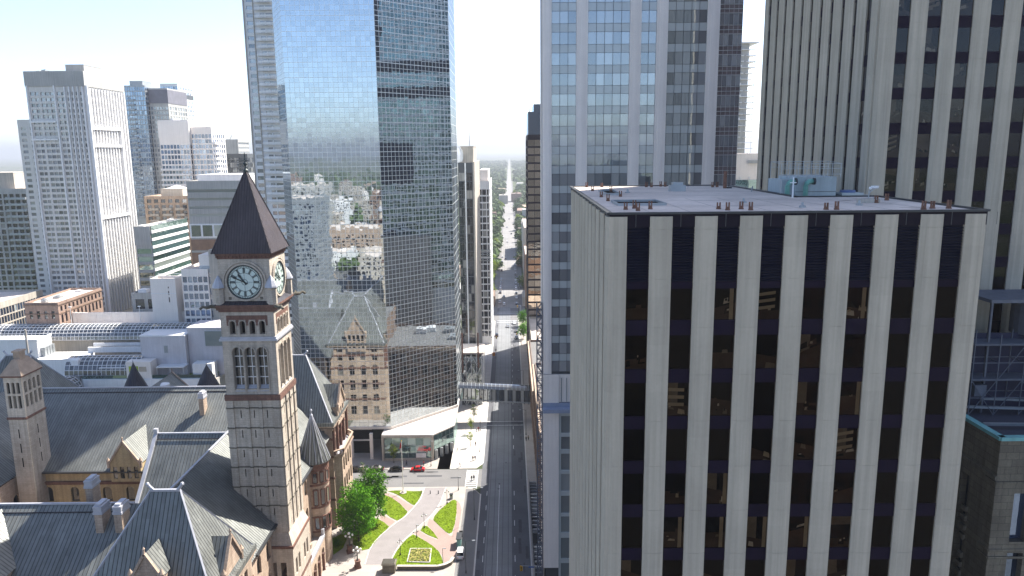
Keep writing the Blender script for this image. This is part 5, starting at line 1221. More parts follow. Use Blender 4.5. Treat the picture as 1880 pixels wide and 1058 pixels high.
# ---------------------------------------------------------------- shopping mall with barrel skylights
E_ = Thing('shopping_mall', 'white shopping mall with long barrel skylights behind the old stone hall', 'shopping mall', (-150, 270, 0), 0, None, True)
m = MB(); m.box(-200,-106,276.5,289,0,33.2); part(E_, 'upper_block', m, MT['concrete']); part(E_, 'roof_deck', MB().box(-199.8,-106.2,284,288.9,33.2,33.4), MT['roofing'])
m = MB(); m.box(-172,-106.5,288.9,289.6,33,38.4); m.prism([(-186,289.2),(-182,287.6),(-177,287.2),(-172,288.9),(-172,289.6),(-177,288.0),(-182,288.4),(-186,290)],33,38.6)
for x in range(-170, -107, 3): m.box(x-.06,x+.06,288.8,288.9,33.4,38.3)
part(E_, 'parapet_wall', m, MT['whitewall'])
m = MB(); m.box(-200,-106,258,276.5,0,20.0); part(E_, 'lower_block', m, MT['concrete2'])
def barrel(x0, x1, yc, zc, ry, rz, nx, na, name='skylight', a0=0, a1=math.pi, axis='x'):
    g = MB(); f = MB()
    P = (lambda u, a: (u, yc-ry*math.cos(a), zc+rz*math.sin(a))) if axis == 'x' else (lambda u, a: (yc-ry*math.cos(a), u, zc+rz*math.sin(a)))
    for i in range(nx):
        for j in range(na):
            ua, ub = x0+(x1-x0)*i/nx, x0+(x1-x0)*(i+1)/nx; aa, ab = a0+(a1-a0)*j/na, a0+(a1-a0)*(j+1)/na
            q = (P(ua,aa),P(ub,aa),P(ub,ab),P(ua,ab)); g.quad(*(q if axis == 'x' else q[::-1]))
    for i in range(nx+1):
        u = x0+(x1-x0)*i/nx
        for j in range(na): f.bar(P(u,a0+(a1-a0)*j/na), P(u,a0+(a1-a0)*(j+1)/na), .16, .16)
    for j in range(na+1): f.bar(P(x0,a0+(a1-a0)*j/na), P(x1,a0+(a1-a0)*j/na), .16, .16)
    for u in (x0, x1):
        g.poly([P(u,a0+(a1-a0)*j/na) for j in range(na+1)] if u == x1 else [P(u,a0+(a1-a0)*j/na) for j in range(na,-1,-1)])
    s = part(E_, name, g, MT['skylight']); part(E_, name+'_rib', f, MT['white'], s)
barrel(-196, -107, 279.6, 31.0, 5.4, 5.0, 60, 12)
barrel(-160, -133.5, 262.6, 22.0, 5.0, 6.0, 16, 10)
barrel(239, 256, -157.5, 17.5, 4.6, 5.0, 12, 9, axis='y')
part(E_, 'skylight_base', MB().box(-162.5,-152.5,239,257.5,0,17.4), MT['glass_green'])
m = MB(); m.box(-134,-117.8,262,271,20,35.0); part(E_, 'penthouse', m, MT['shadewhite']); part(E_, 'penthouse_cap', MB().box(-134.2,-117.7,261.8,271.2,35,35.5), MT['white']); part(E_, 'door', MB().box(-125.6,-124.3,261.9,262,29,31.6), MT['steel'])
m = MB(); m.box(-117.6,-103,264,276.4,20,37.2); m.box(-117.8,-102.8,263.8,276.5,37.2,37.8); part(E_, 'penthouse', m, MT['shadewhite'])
m = MB(); m.box(-111.2,-105,263.6,263.9,31,36.4); part(E_, 'penthouse_glazing', m, MT['glass_green'])
m = MB(); m.box(-205,-171.2,262,270.5,0,33.8); m.box(-205,-171,261.8,262.2,33.8,34.5); m.box(-171.4,-171,262,270.6,33.8,34.5); part(E_, 'penthouse', m, MT['white'])
m = MB()
for k in range(4): m.box(-171.1,-169.6,263.4+1.6*k,264.6+1.6*k,27.6,31.0)
part(E_, 'roof_unit', m, MT['steel'])
m = MB(); m.box(-171,-155.4,259.5,270,0,27.6); m.prism([(-157.8,258.6),(-155.3,258.6),(-155.3,268),(-157.8,268)],20,27.4); part(E_, 'penthouse', m, MT['white'])
part(E_, 'white_arch', MB().add([(-160.6,257.3,21.8),(-160.0,257.3,21.8),(-160,262.5,28.4),(-160.6,262.5,28.4),(-160.6,257.6,20),(-160,257.6,20)],[(0,1,2,3),(0,4,5,1)]), MT['white'])
m = MB(); m.box(-157,-134,268.5,269.2,27.6,29.6); m.box(-157,-134,272.4,273.0,29,30.2); part(E_, 'roof_beam', m, MT['white'])
# roof terrace behind the curved white parapet
m = MB(); cpts = [(-154.5,259),(-154.2,257.6),(-153,256.6),(-151,256.2),(-106,256.2),(-106,256.9),(-151,256.9),(-152.8,257.3),(-153.6,258.1),(-153.8,259)]
m.prism(cpts, 17.2, 20.9); part(E_, 'terrace_parapet', m, MT['white'])
part(E_, 'terrace_floor', MB().box(-153.6,-106,257,262,20.0,20.15), MT['paving'])
m = MB(); m.box(-153.5,-106,256.95,257.0,20.9,22.2); part(E_, 'terrace_balustrade', m, MT['glass_green'])
part(E_, 'terrace_kiosk', MB().box(-137.2,-128.4,256.6,261.4,17,27.2), MT['whitewall']); part(E_, 'green_panel', MB().box(-136.2,-132.9,256.5,256.59,23.4,25.6), plain('lime_green_panel',(.32,.44,.01),.6)); part(E_, 'tan_panel', MB().box(-132.6,-130,256.5,256.59,23.6,25.4), plain('tan_panel',(.45,.38,.30),.7))
for x0, x1 in ((-147.5,-138.2),(-127.2,-117.2)):
    m = MB(); m.box(x0,x1,257.6,262.3,24.6,24.85)
    for x in (x0+.3,(x0+x1)/2,x1-.3): m.bar((x,257.8,20.1),(x,257.8,24.6),.14)
    part(E_, 'pergola', m, MT['white'])
m = MB(); m.prism([(-114,257.5),(-107,257.5),(-107,262),(-114,262)],20.1,26.0); part(E_, 'terrace_kiosk', m, MT['white'])
m = MB(); m.box(-131,-127.6,262.6,266,24,29.6); m.lathe(-129.3,264,[(1,29.6),(1,29.9)],12); part(E_, 'roof_unit', m, MT['white'])
m = MB()
for _ in range(26): x, y = R.uniform(-126.5,-118), R.uniform(258.2,261.8); m.box(x-.35,x+.35,y-.3,y+.3,20.15,20.9); m.box(x-.35,x-.27,y-.3,y+.3,20.9,21.4)
part(E_, 'terrace_seat', m, MT['white'], kind='stuff')
part(E_, 'green_strip', MB().box(-150,-139,252.5,255.5,15.2,16.2), plain('sedum_roof',(.22,.30,.03),.9,0,.1,.4,1.5)); part(E_, 'sedum_slab', MB().box(-152,-106,246,256,0,15.1), MT['concrete2'])
for x in (-172,-145,-133,-117):
    m = MB(); m.lathe(x,285.5,[(.16,33.4),(.12,41.5)],6); m.box(x-.5,x+.5,285.2,285.8,41.3,41.6); part(E_, 'roof_lamp', m, MT['white'])
part(E_, 'tall_pole', MB().lathe(-172.5,258.4,[(.5,0),(.34,39)],10), MT['concrete'])
plants = [(-148.6,259.5,1.2),(-139,258.6,1.0),(-126.8,258.6,1.1),(-116,258.4,1.2),(-115.2,262,1.3),(-108.2,263,1.2),(-131.5,255.6,.8)]

# ---------------------------------------------------------------- right-hand side of the street
for nm, lab, y0, y1, zz in (('stone_bank_block','taller brown stone block lining the right pavement just past the white tower',169.5,228,33),('stone_department_store','lower brown stone department store on the right pavement by the footbridge',228.3,292,24)):
    b = bld(nm, lab, 'department store', 7.4, 46, y0, y1, zz, 'brownbrick', 'glass_old', None, None, (span(y1-y0,int((y1-y0)/4.1),2.3), [r for r in [(1.0,5.2),(7.6,11.2),(13,16.6),(18.4,21.6),(23.8,27.2),(28.6,31,'a')] if r[1] < zz-.5]), depth=.4, roof='asphalt2')
    m = MB(); m.box(6.6,7.35,y0,y1,zz-1.1,zz+.3); m.box(6.9,7.35,y0,y1,17.2,17.7); m.box(7.0,7.35,y0,y1,6.2,7); part(b, 'cornice', m, MT['tawny'])
    m = MB(); n = int((y1-y0)/4.1)
    for i in range(n+1): y = y0+.6+i*(y1-y0-1.2)/n; m.box(6.95,7.38,y-.35,y+.35,7,zz-1.2)
    part(b, 'pilaster', m, MT['brownbrick']); units(b, 12, 40, y0+4, y1-4, zz, 8, 2.2)
b = bld('setback_glass_tower', 'pale banded glass tower seen only as a reflection in the faceted facade', 'office tower', 104, 150, 190, 272, 176, 'concrete2', 'glass_blue', None, None, None, None)
rows_ = floors(30, 38, 3.8, .5, 3.3); pn = []; w = MB(); facade(w, (103.6,272,0), (0,-1,0), (-1,0,0), 82, 0, 176, span(82,28,2.5), rows_, .15, panes=pn); part(b, 'wall', w, MT['white']); glaze(b, pn, MT['glass_green'], limit=4)
m = MB(); g = MB()
for z0, z1 in ((138,143.5),(126,131)): m.box(103.2,103.55,190,272,z0,z1)
m.box(103.25,103.55,190,222,40,60); m.box(103.25,103.55,206,232,84,104); m.box(103.25,103.55,190,218,144,176); part(b, 'dark_band', m, plain('navy_louvres',(.012,.018,.04),.4))
m = MB(); m.box(97,103.3,196,240,0,58); part(b, 'podium', m, MT['concrete'])
b = bld('mirrored_brown_tower', 'brown glass tower with jumbled bright reflections where the long street begins', 'office tower', 8.2, 36, 345, 380, 106, 'fascia', 'glass_brown', (span(27.8,9,2.9), floors(4,28,3.6,.5,3.3)), None, (span(35,12,2.7), floors(4,28,3.6,.5,3.3)), depth=.1)
part(b, 'upper_block', MB().box(8.6,36,346,380,106.8,117), MT['glass_blue']); part(b, 'upper_block', MB().box(11.2,36,347,379,117,120.4), MT['glass_blue'])
part(b, 'mast', MB().lathe(9.4,347,[(.15,117),(.08,121)],6), MT['steel'])
b = bld('corner_retail_block', 'low pale retail block with a rooftop deck beyond the department store', 'shop building', 8.4, 40, 294, 343, 22, 'concrete', 'glass_dark', None, None, (span(49,12,2.6), [(1,4.5),(7,10),(12.5,15.5),(17.5,20.5)])); units(b, 12, 30, 298, 338, 22.1, 6)
for nm, lab, x0, x1, y0, y1, z, wl_ in (('tan_office_block','narrow tan office block beside the road beyond the brown tower',9.4,40,470,520,34,'brownbrick'),('cream_office_block','cream office block with dark windows on the right of the distant road',10.5,45,560,640,42,'concrete'),('grey_warehouse','grey flat-roofed block on the right of the hazy distant road',12,60,700,780,28,'concrete2')):
    bld(nm, lab, 'building', x0, x1, y0, y1, z, wl_, 'glass_dark', (span(x1-x0,9,1.8), floors(2,int(z/3.4)-1,3.4,.8,2.6)), None, (span(y1-y0,14,1.8), floors(2,int(z/3.4)-1,3.4,.8,2.6)))
# ---------------------------------------------------------------- left-hand side of the street
b = bld('white_strip_glass_tower', 'slim glass tower with one white vertical strip and beige side beside the road', 'office tower', -20.4, -14.6, 300, 352, 94.5, 'darkmull', 'glass_dark', ([(.3,1.0),(1.1,2.5),(3.2,4.3),(4.4,5.5)], floors(4,25,3.5,.12,3.3)), (span(52,12,2.4), floors(4,25,3.5,1,3)), depth=.08)
part(b, 'white_strip', MB().box(-17.8,-17.3,299.6,299.95,2,95.2), MT['white']); part(b, 'side_cladding', MB().box(-14.58,-13.9,300,351,2,95.6), MT['concrete']); plant_on(b, -19.5, -14.4, 303, 330, 95.3, 101.5, 'concrete')
part(b, 'antenna', MB().lathe(-16.0,306,[(.16,101.5),(.06,110)],6), MT['steel'])
m = MB()
for k in range(8): a0 = k*.28; m.bar((-19.8+1.6*math.sin(a0)-.6, 301, 98.5+3.6*math.cos(a0)-.5), (-19.8+1.6*math.sin(a0+.28)-.6, 301, 98.5+3.6*math.cos(a0+.28)-.5), .9, .5)
part(b, 'roof_fin', m, MT['white'])
b = bld('narrow_white_glass_tower', 'narrow white and glass tower left of the road behind the white-strip tower', 'office tower', -15.4, -10.2, 380, 430, 84, 'white', 'glass_dark', ([(.3,1.2),(1.5,3.4),(3.8,4.7)], floors(4,22,3.5,.3,3.1)), (span(50,12,2.2), floors(4,22,3.5,.5,3)), depth=.12)
plant_on(b, -15, -11, 384, 420, 84.8, 90, 'whitewall'); m = MB(); 
for k in range(6): m.box(-15.5,-10.1,379.7,380,44+1.1*k,44.5+1.1*k)
part(b, 'louvre_band', m, MT['steel'])
# glazed stair block in scaffold, then the street bridge
S = Thing('scaffolded_entrance', 'glazed street entrance wrapped in white scaffold with a pale curved roof', 'entrance hall', (-15, 288, 0), 0, None, True)
part(S, 'wall_core', MB().box(-19.8,-11.8,285,297,.12,20), MT['glass_grey']); m = MB(); m.prism([(-20.2,284),(-11,284),(-10.2,290),(-11,298),(-20.2,298)],21.2,21.9); part(S, 'roof', m, MT['roofing'])
m = MB()
for x in (-20,-17.9,-15.8,-13.7,-11.6):
    m.bar((x,283.8,.12),(x,283.8,21.2),.16)
    for z in (4,8.2,12.4,16.6,20.8): m.bar((-20,283.8,z),(-11.6,283.8,z),.14)
for i in range(4):
    x = -20+2.1*i
    for k in range(5): m.bar((x,283.7,4.2*k+(0 if i%2 else 4.2)),(x+2.1,283.7,4.2*k+(4.2 if i%2 else 0)),.10)
for y in (286,290,294,298):
    m.bar((-11.4,y,.12),(-11.0,y,21.2),.16)
    for z in (4,8.2,12.4,16.6): m.bar((-11.2,284,z),(-11.2,298,z),.12)
part(S, 'scaffold_frame', m, MT['white'])
m = MB(); m.box(-19.5,-18.9,283,283.6,14,30); m.box(-13.3,-12.7,283,283.6,16,30); part(S, 'brown_post', m, MT['brownstone'])
Bq = Thing('skybridge', 'glazed pedestrian bridge with dark ribs crossing above the street', 'footbridge', (-5.5, 268, 0), 0, None, True)
def bz(x): return 8.4+(x+19.5)*-.055
m = MB()
N_ = 18
for y in (266.2, 269.8):
    g = MB(); rb = MB()
    for i in range(N_):
        xa, xb = -19.5+27.2*i/N_, -19.5+27.2*(i+1)/N_
        g.quad((xa,y,bz(xa)+.5),(xb,y,bz(xb)+.5),(xb,y,bz(xb)+4.8),(xa,y,bz(xa)+4.8)) if y < 268 else g.quad((xb,y,bz(xb)+.5),(xa,y,bz(xa)+.5),(xa,y,bz(xa)+4.8),(xb,y,bz(xb)+4.8))
    for i in range(N_+1):
        x = -19.5+27.2*i/N_; yy = y+(-.12 if y < 268 else .12); rb.bar((x,yy,bz(x)-.3),(x,yy,bz(x)+5.1),.30,.34)
    part(Bq, 'glazing', g, MT['glass_grey']); part(Bq, 'rib', rb, MT['darksteel'])
m.add([(-19.5,265.9,bz(-19.5)),(7.7,265.9,bz(7.7)),(7.7,270.1,bz(7.7)),(-19.5,270.1,bz(-19.5)),(-19.5,265.9,bz(-19.5)+.5),(7.7,265.9,bz(7.7)+.5),(7.7,270.1,bz(7.7)+.5),(-19.5,270.1,bz(-19.5)+.5)],[(0,3,2,1),(4,5,6,7),(0,1,5,4),(2,3,7,6),(1,2,6,5),(3,0,4,7)])
part(Bq, 'deck', m, MT['steel'])
rg = MB(); cs = [(-2.2,0),(-1.6,.9),(-.6,1.4),(.6,1.4),(1.6,.9),(2.2,0)]
for (ya, za), (yb, zb) in zip(cs, cs[1:]): rg.quad((-19.5,268+ya,bz(-19.5)+4.9+za),(7.7,268+ya,bz(7.7)+4.9+za),(7.7,268+yb,bz(7.7)+4.9+zb),(-19.5,268+yb,bz(-19.5)+4.9+zb))
part(Bq, 'roof_glazing', rg, MT['skylight']); rr = MB()
for i in range(N_+1):
    x = -19.5+27.2*i/N_
    for (ya, za), (yb, zb) in zip(cs, cs[1:]): rr.bar((x,268+ya,bz(x)+4.95+za),(x,268+yb,bz(x)+4.95+zb),.14)
part(Bq, 'roof_rib', rr, MT['steel'])
# ---------------------------------------------------------------- right background
b = Thing('stacked_balcony_tower', 'slim white tower of irregular stacked balconies between the dark piers and glass', 'apartment tower', (118, 405, 0), 0, None, True)
part(b, 'core', MB().box(108,124.5,401,420,0,153), MT['concrete2'])
for k in range(26):
    z = 76+2.95*k; off = R.choice([0,0,1.2,2.2,3.0]); m = MB()
    m.box(115+off*.6,121.5+off*.7,399.2,401,z,z+.3); m.box(115+off*.6,115.3+off*.6,399.2,401,z,z+2.0); 
    if R.random() < .6: m.box(115+off*.6,119+off*.5,399.1,399.3,z,z+1.2)
    m.box(123,128.4-R.choice([0,.5,1.2]),400,412,z,z+.3); m.bar((127.3,400.2,z),(127.3,400.2,z+2.9),.2)
    part(b, 'balcony', m, MT['white'])
part(b, 'top_slab', MB().box(115,128.8,399,414,153,153.6), MT['white'])
b = bld('pale_blue_plant_block', 'pale windowless block with small roof lights below the stacked balconies', 'building', 87, 104, 300, 330, 97, 'whitewall', 'glass_dark', None, None)
part(b, 'lower_band', MB().box(86.8,104,299.7,300,70,87.5), MT['glass_green'])
for x in (88.5,92,95.5): part(b, 'wall_lamp', MB().box(x-.2,x+.2,299.4,299.9,88.0,88.6), MT['white'])
m = MB(); m.prism([(94.5,299),(99,299),(99,303),(95.5,303)],94,95.2); part(b, 'end_bracket', m, MT['steel'])
# weathered stone building at the lower right
O = Thing('weathered_stone_building', 'dark weathered stone building with a turquoise parapet coping under the scaffold', 'stone building', (60, 68, 0), 0, None, True)
w = MB(); pn = []
rows = [(61.0,66.2),(54.6,59.8),(48.2,53.4),(41.8,47.0),(35,40.4)]
facade(w, (47.6,86,0), (0,-1,0), (-1,0,0), 17.4, 0, 71.8, [(2.6,3.7),(5.0,6.3),(9.0,10.4),(11.9,13.3)], rows, .7, panes=pn)
facade(w, (47.6,68.6,0), (1,0,0), (0,-1,0), 34, 0, 71.8, span(34,9,1.6), rows, .7, panes=pn)
w.quad((81.6,68.6,0),(81.6,86,0),(81.6,86,71.8),(81.6,68.6,71.8)); w.quad((81.6,86,0),(47.6,86,0),(47.6,86,71.8),(81.6,86,71.8))
part(O, 'wall', w, MT['oldstone']); glaze(O, pn, MT['glass_blue'])
m = MB()
for k in range(28):
    z = 34+1.05*k
    if k % 6 in (5,): continue
    for y in (75.6,72.75): m.box(47.3,47.62,y-.4,y+.4,z,z+.55)
for z in (31,32,52.5,53.3,59.2,60,67.2): m.box(47.5,47.6,68.6,70.2,z,z+.25); m.box(47.6,52,68.5,68.6,z,z+.25)
m.box(47.45,47.6,68.6,86,67.6,68.0); part(O, 'quoin', m, MT['oldstone'])
m = MB(); m.bar((47.7,86,71.95),(47.7,68.5,71.95),.7,.35); m.bar((47.5,68.7,71.95),(81.6,68.7,71.95),.7,.35); part(O, 'parapet_coping', m, MT['copper'])
part(O, 'roof', MB().box(48.0,81.5,69,85.9,70.2,70.5), plain('dark_tar_roof',(.035,.038,.06),.7))
for p, q in (((48.1,82.2,71.6),(64,80.6,71.4)),((48.2,79.6,71.4),(64,78.2,71.2)),((50,75,71),(66,74,71)),((48.5,84.6,72.6),(60,84.2,72.6))): part(O, 'roof_beam', MB().bar(p,q,.34,.26), MT['steel'])
part(O, 'roof_shed', MB().box(47.9,52.2,84.6,86,71,74.6), plain('teal_shed_cladding',(.04,.14,.18),.6))
part(O, 'roof_hatch', MB().box(50,51.4,80,81,70.5,70.9), MT['brownstone'])
F = Thing('roof_scaffold', 'steel tube scaffold with netting standing on the weathered roof', 'scaffold', (54, 80, 70.5))
m = MB()
xs, ys, zs = (-3.2,-.4,2.4,5.2,8,11), (-1.0,1.4), (0,2.0,4.0,6.0,8.0)
for x in xs:
    for y in ys: m.bar((x,y,0),(x,y,9.2 if x > -1 else 9.8),.09)
for z in zs[1:]:
    for y in ys: m.bar((xs[0],y,z),(xs[-1],y,z),.08)
    for x in xs: m.bar((x,ys[0],z),(x,ys[1],z),.08)
for i in range(5): m.bar((xs[i],ys[0],(i%2)*4),(xs[i+1],ys[0],4+(i%2)*4),.07); m.bar((xs[i+1],ys[0],(i%2)*4),(xs[i],ys[0],4-(i%2)*4+.01),.07)
part(F, 'tube_frame', m, MT['scafsteel'])
for z in (4.05,8.05): part(F, 'walkway', MB().box(xs[0],xs[-1],ys[0],ys[1],z,z+.1), MT['scafsteel'])
part(F, 'netting', MB().box(-3.1,10.9,1.45,1.5,0,8.8), plain('dark_netting',(.03,.03,.06),.9)); part(F, 'site_box', MB().box(-2.6,-1.3,-.8,.5,2.1,3.4), MT['scafsteel'])
F = Thing('rooftop_canopy', 'flat grey canopy roof above the steel scaffold', 'canopy', (57, 82, 70.5))
part(F, 'roof', MB().box(-4.6,12,-2.5,3.5,12.6,12.95), MT['scafsteel']); part(F, 'drum', MB().lathe(2.2,.2,[(2.3,8.6),(2.3,11.9),(2.6,12.0),(2.6,12.3)],20), MT['scafsteel'])
m = MB()
for x, y in ((-4.3,-2.2),(-4.3,3.2),(5,-2.2),(11.7,-2.2),(11.7,3.2)): m.bar((x,y,0),(x,y,12.6),.2)
part(F, 'post', m, MT['scafsteel'])
# builders' hoist on the white tower
F = Thing('construction_hoist', 'tall lattice hoist mast standing against the white-piered tower', 'hoist', (5.9, 150.5, .12))
m = MB(); pl = []
for x in (-.55,.55):
    for y in (-.5,.5): m.bar((x,y,0),(x,y,69),.2)
for k in range(46):
    z = 1.5*k
    for y in (-.5,.5): m.bar((-.55,y,z),(.55,y,z),.15); m.bar((-.55 if k%2 else .55,y,z),(.55 if k%2 else -.55,y,z+1.5),.12)
    for x in (-.55,.55): m.bar((x,-.5,z),(x,.5,z),.15)
part(F, 'mast', m, MT['scafsteel']); m = MB()
for z in (21,41,61): m.bar((.5,0,z),(2.4,-.3,z+.1),.12)
part(F, 'wall_tie', m, MT['scafsteel']); m = MB(); m.box(-1.6,-.6,-.7,.7,15.5,18); part(F, 'cage', m, MT['darksteel']); part(F, 'base_frame', MB().box(-1,1.2,-1.4,1.2,0,2.6), MT['darksteel'])
# ---------------------------------------------------------------- buildings behind the viewpoint, which the glass mirrors
MIR = [('curved_city_tower','curved pale concrete tower mirrored in the faceted glass',-150,-128,-60,-20,70,'steel','glass_blue'),('beige_court_block','long beige stone block mirrored low in the glass',-210,-120,-230,-190,32,'tawny','glass_old'),
('white_slab_block','white slab block mirrored left of the beige one',-170,-150,-120,-96,30,'concrete','glass_blue'),('brick_hotel_block','brown brick hotel mirrored above the trees',-140,-112,-330,-290,58,'brownbrick','glass_dark'),('grey_hospital_block','grey hospital block mirrored near the skyline',-260,-210,-420,-380,62,'concrete2','glass_grey'),
('blue_tower_block','blue glass block mirrored at the left of the facade',-215,-196,-180,-160,88,'steel','glass_blue'),('cream_terrace_block','cream terrace mirrored above the stone roofs',-118,-80,-130,-100,24,'concrete','glass_dark'),('tan_office_slab','tan office slab opposite the concrete piers',-44,-10,-130,-100,80,'oldstone','glass_dark'),('stone_bank_tower','stone bank tower behind the viewpoint',20,40,-150,-110,84,'oldstone','glass_dark'),('brown_mid_block','brown block opposite the near piers',62,80,-80,-50,70,'brownstone','glass_dark')]
for nm, lab, x0, x1, y0, y1, z, wl_, gl in MIR:
    bld(nm, lab, 'building', x0, x1, y0, y1, z, wl_, gl, None, (span(y1-y0,max(3,int((y1-y0)/4)),2.2), floors(2,int(z/3.6)-1,3.6,.8,2.8)), None, (span(x1-x0,max(4,int((x1-x0)/3.6)),2.0), floors(2,int(z/3.6)-1,3.6,.8,2.8)), limit=4)
rng = random.Random(21)
for i in range(64):
    y = -60-(rng.random()**1.3*620 if i < 34 else 300+rng.random()*1500); x = -(.14+.24*rng.random())*(472-y)
    if -235 < y < -185 and x > -215: y -= 60
    w, d, h = rng.uniform(14,34), rng.uniform(12,26), rng.choice([12,16,20,26,30,38,46])
    bld('city_block', 'mid-rise city block mirrored in the faceted glass', 'building', x-w/2, x+w/2, y-d/2, y+d/2, h, rng.choice(['concrete','white','tawny','whitewall','concrete','redbrick']), 'glass_dark', None, None, None, (span(w,max(3,int(w/3.4)),2.0), floors(1.5,int(h/3.5),3.5,.8,2.7)), limit=2, group='city blocks mirrored in the glass')
# ---------------------------------------------------------------- trees
def leaf_cloud(lobes, n, s, rng, flat=.6):
    m = MB(); vol = [r*r*r for _, r in lobes]; tot = sum(vol)
    for (c, r), v in zip(lobes, vol):
        nc = max(3, int(n*v/tot/9))
        for _ in range(nc):                       # small sprays of leaves, most of them towards the lobe's skin
            d = Vector((rng.gauss(0,1), rng.gauss(0,1), rng.gauss(0,1))).normalized()*r*(rng.random()**.38)
            k = Vector(c)+Vector((d.x, d.y, d.z*.85)); out = d.normalized() if d.length > .01 else Vector((0,0,1))
            for _ in range(9):
                p = k+Vector((rng.gauss(0,s*.9), rng.gauss(0,s*.9), rng.gauss(0,s*.7)))
                nr = (out*.5+Vector((rng.gauss(0,.6), rng.gauss(0,.6), flat+rng.gauss(0,.5)))).normalized()
                a = nr.orthogonal().normalized(); q = Matrix.Rotation(rng.uniform(0,6.28),3,nr) @ a; b = nr.cross(q)
                z = s*rng.uniform(.6,1.25)
                m.add([p-q*z*.5, p+b*z*.38-nr*z*.08, p+q*z*.62, p-b*z*.38-nr*z*.08], [(0,1,2,3)])
    return m
def trunk_mesh(h, r, lobes, rng):
    m = MB(); m.tube([(0,0,0),(rng.uniform(-.1,.1),rng.uniform(-.1,.1),h*.5),(0,0,h)], r, 8)
    m.lathe(0,0,[(r*1.7,0),(r*1.1,.35),(r,.8)],8)
    for c, rr in lobes[:9]:
        e = Vector(c); b = Vector((0,0,h*rng.uniform(.65,1)))
        mid = b.lerp(e,.5)+Vector((0,0,-.2)); m.tube([b,mid,e], r*.38, 6)
    return m
def make_tree(name, label, lobes, n, s, th, tr, mat, seed, loc, group=None, cat='tree', rz=0):
    rng = random.Random(seed); t = Thing(name, label, cat, loc, rz, group)
    part(t, 'crown', leaf_cloud(lobes, n, s, rng), mat); part(t, 'trunk', trunk_mesh(th, tr, lobes, rng), MT['bark']); return t
def crown_lobes(w, z0, z1, n, seed, rr=.42):
    rng = random.Random(seed); L = []
    for i in range(n):
        f = (i+.5)/n; z = z0+(z1-z0)*f; sp = w/2*math.sin(math.pi*min(max(.16+f*.78,0),1))**.7
        a = i*2.4+rng.uniform(-.4,.4); d = sp*rng.uniform(.35,.75)
        L.append(((d*math.cos(a), d*math.sin(a), z), sp*rng.uniform(rr*.9,rr*1.35)+.3))
    L.append(((0,0,(z0+z1)/2), w*.30)); return L
make_tree('maple_tree', 'larger leafy green tree beside the stone porch, nearer of two', crown_lobes(10.2,2.6,16.0,20,3), 11000, .46, 4.2, .24, MT['leaf'], 11, (-40.2,179.6,.12))
make_tree('maple_tree', 'leafy green tree behind the nearer one at the lawn edge', crown_lobes(9.0,3.0,16.2,18,5), 9000, .46, 4.0, .22, MT['leaf'], 12, (-37.9,188.5,.12))
make_tree('young_tree', 'pale thin tree against the back corner of the stone hall', crown_lobes(4.4,1.4,7.2,8,6,.3), 900, .26, 2.5, .10, MT['leaf_far'], 13, (-45.4,213.6,.1))
make_tree('young_tree', 'small pale green tree in front of the glass pavilion', crown_lobes(3.0,2.2,6.4,8,7,.36), 900, .28, 2.8, .09, MT['leaf2'], 14, (-38.6,229.0,.12))
for i, (x, y, h, lab) in enumerate([(-14.2,265.8,7.0,'yellow green pavement tree nearest the footbridge'),(-14.7,254.2,6.0,'thin yellow green pavement tree between the walkers'),(-14.4,242.1,5.2,'sparse young pavement tree nearest the corner')]):
    make_tree('pavement_tree', lab, crown_lobes(3.0-.3*i,2.4,h,8,20+i,.34), 800-200*i, .26, 2.6, .08, MT['leaf2'], 30+i, (x,y,.12), 'young trees on the bright pavement')
# street trees further off: two builds, copied
P1 = make_tree('street_tree', 'bright green tree by the right kerb past the footbridge, nearer of the pair', crown_lobes(6.2,2.4,9,11,41), 1800, .5, 3, .16, MT['leaf'], 42, (6.4,389.3,.12), 'trees beside the far street')
P2 = make_tree('street_tree', 'big yellow green tree left of the road beyond the junction', crown_lobes(10,2.5,12,12,43), 1500, .85, 3.5, .22, MT['leaf2'], 44, (-15.2,500,.12), 'trees beside the far street')
P3 = make_tree('street_tree', 'dark round tree left of the distant road', crown_lobes(11,2.0,11.5,10,45), 500, 1.5, 3.5, .25, MT['leaf_far'], 46, (-17,905,.12), 'trees beside the far street')
S1, S2, S3 = snapshot(P1.o), snapshot(P2.o), snapshot(P3.o)
stamp(S1, (6.6,419.8,.12), 1.1, 'bright green tree by the right kerb, second past the footbridge')
stamp(S2, (-14.5,600,.12), 2, 'second yellow green tree left of the road beyond the junction'); stamp(S2, (-16,560,.12), 4, 'yellow green tree between two others left of the road')
far = [(-16,650),(-18,676),(-20,720),(-15,770),(-22,800),(-17,850),(-24,980),(-16,1050),(-20,1150),(-16,1300),(-22,1450),(-16,1650),(-30,640),(-34,700),(-42,760),(-38,850),(-50,920),(-33,1000),(-46,1100),(9.5,640),(10.5,700),(10,748),(11,820),(10,938),(11.5,1050),(10,1200),(11,1400),(10,1700),(9.6,540),(-14.5,2000),(-60,1000),(-58,840),(-66,1200),(-54,700)]
for i, (x, y) in enumerate(far):
    stamp(S3 if i % 3 else S2, (x,y,.1), i*1.7, 'small tree lining the hazy distant road' , 'trees lining the hazy distant road', .8+.5*R.random())
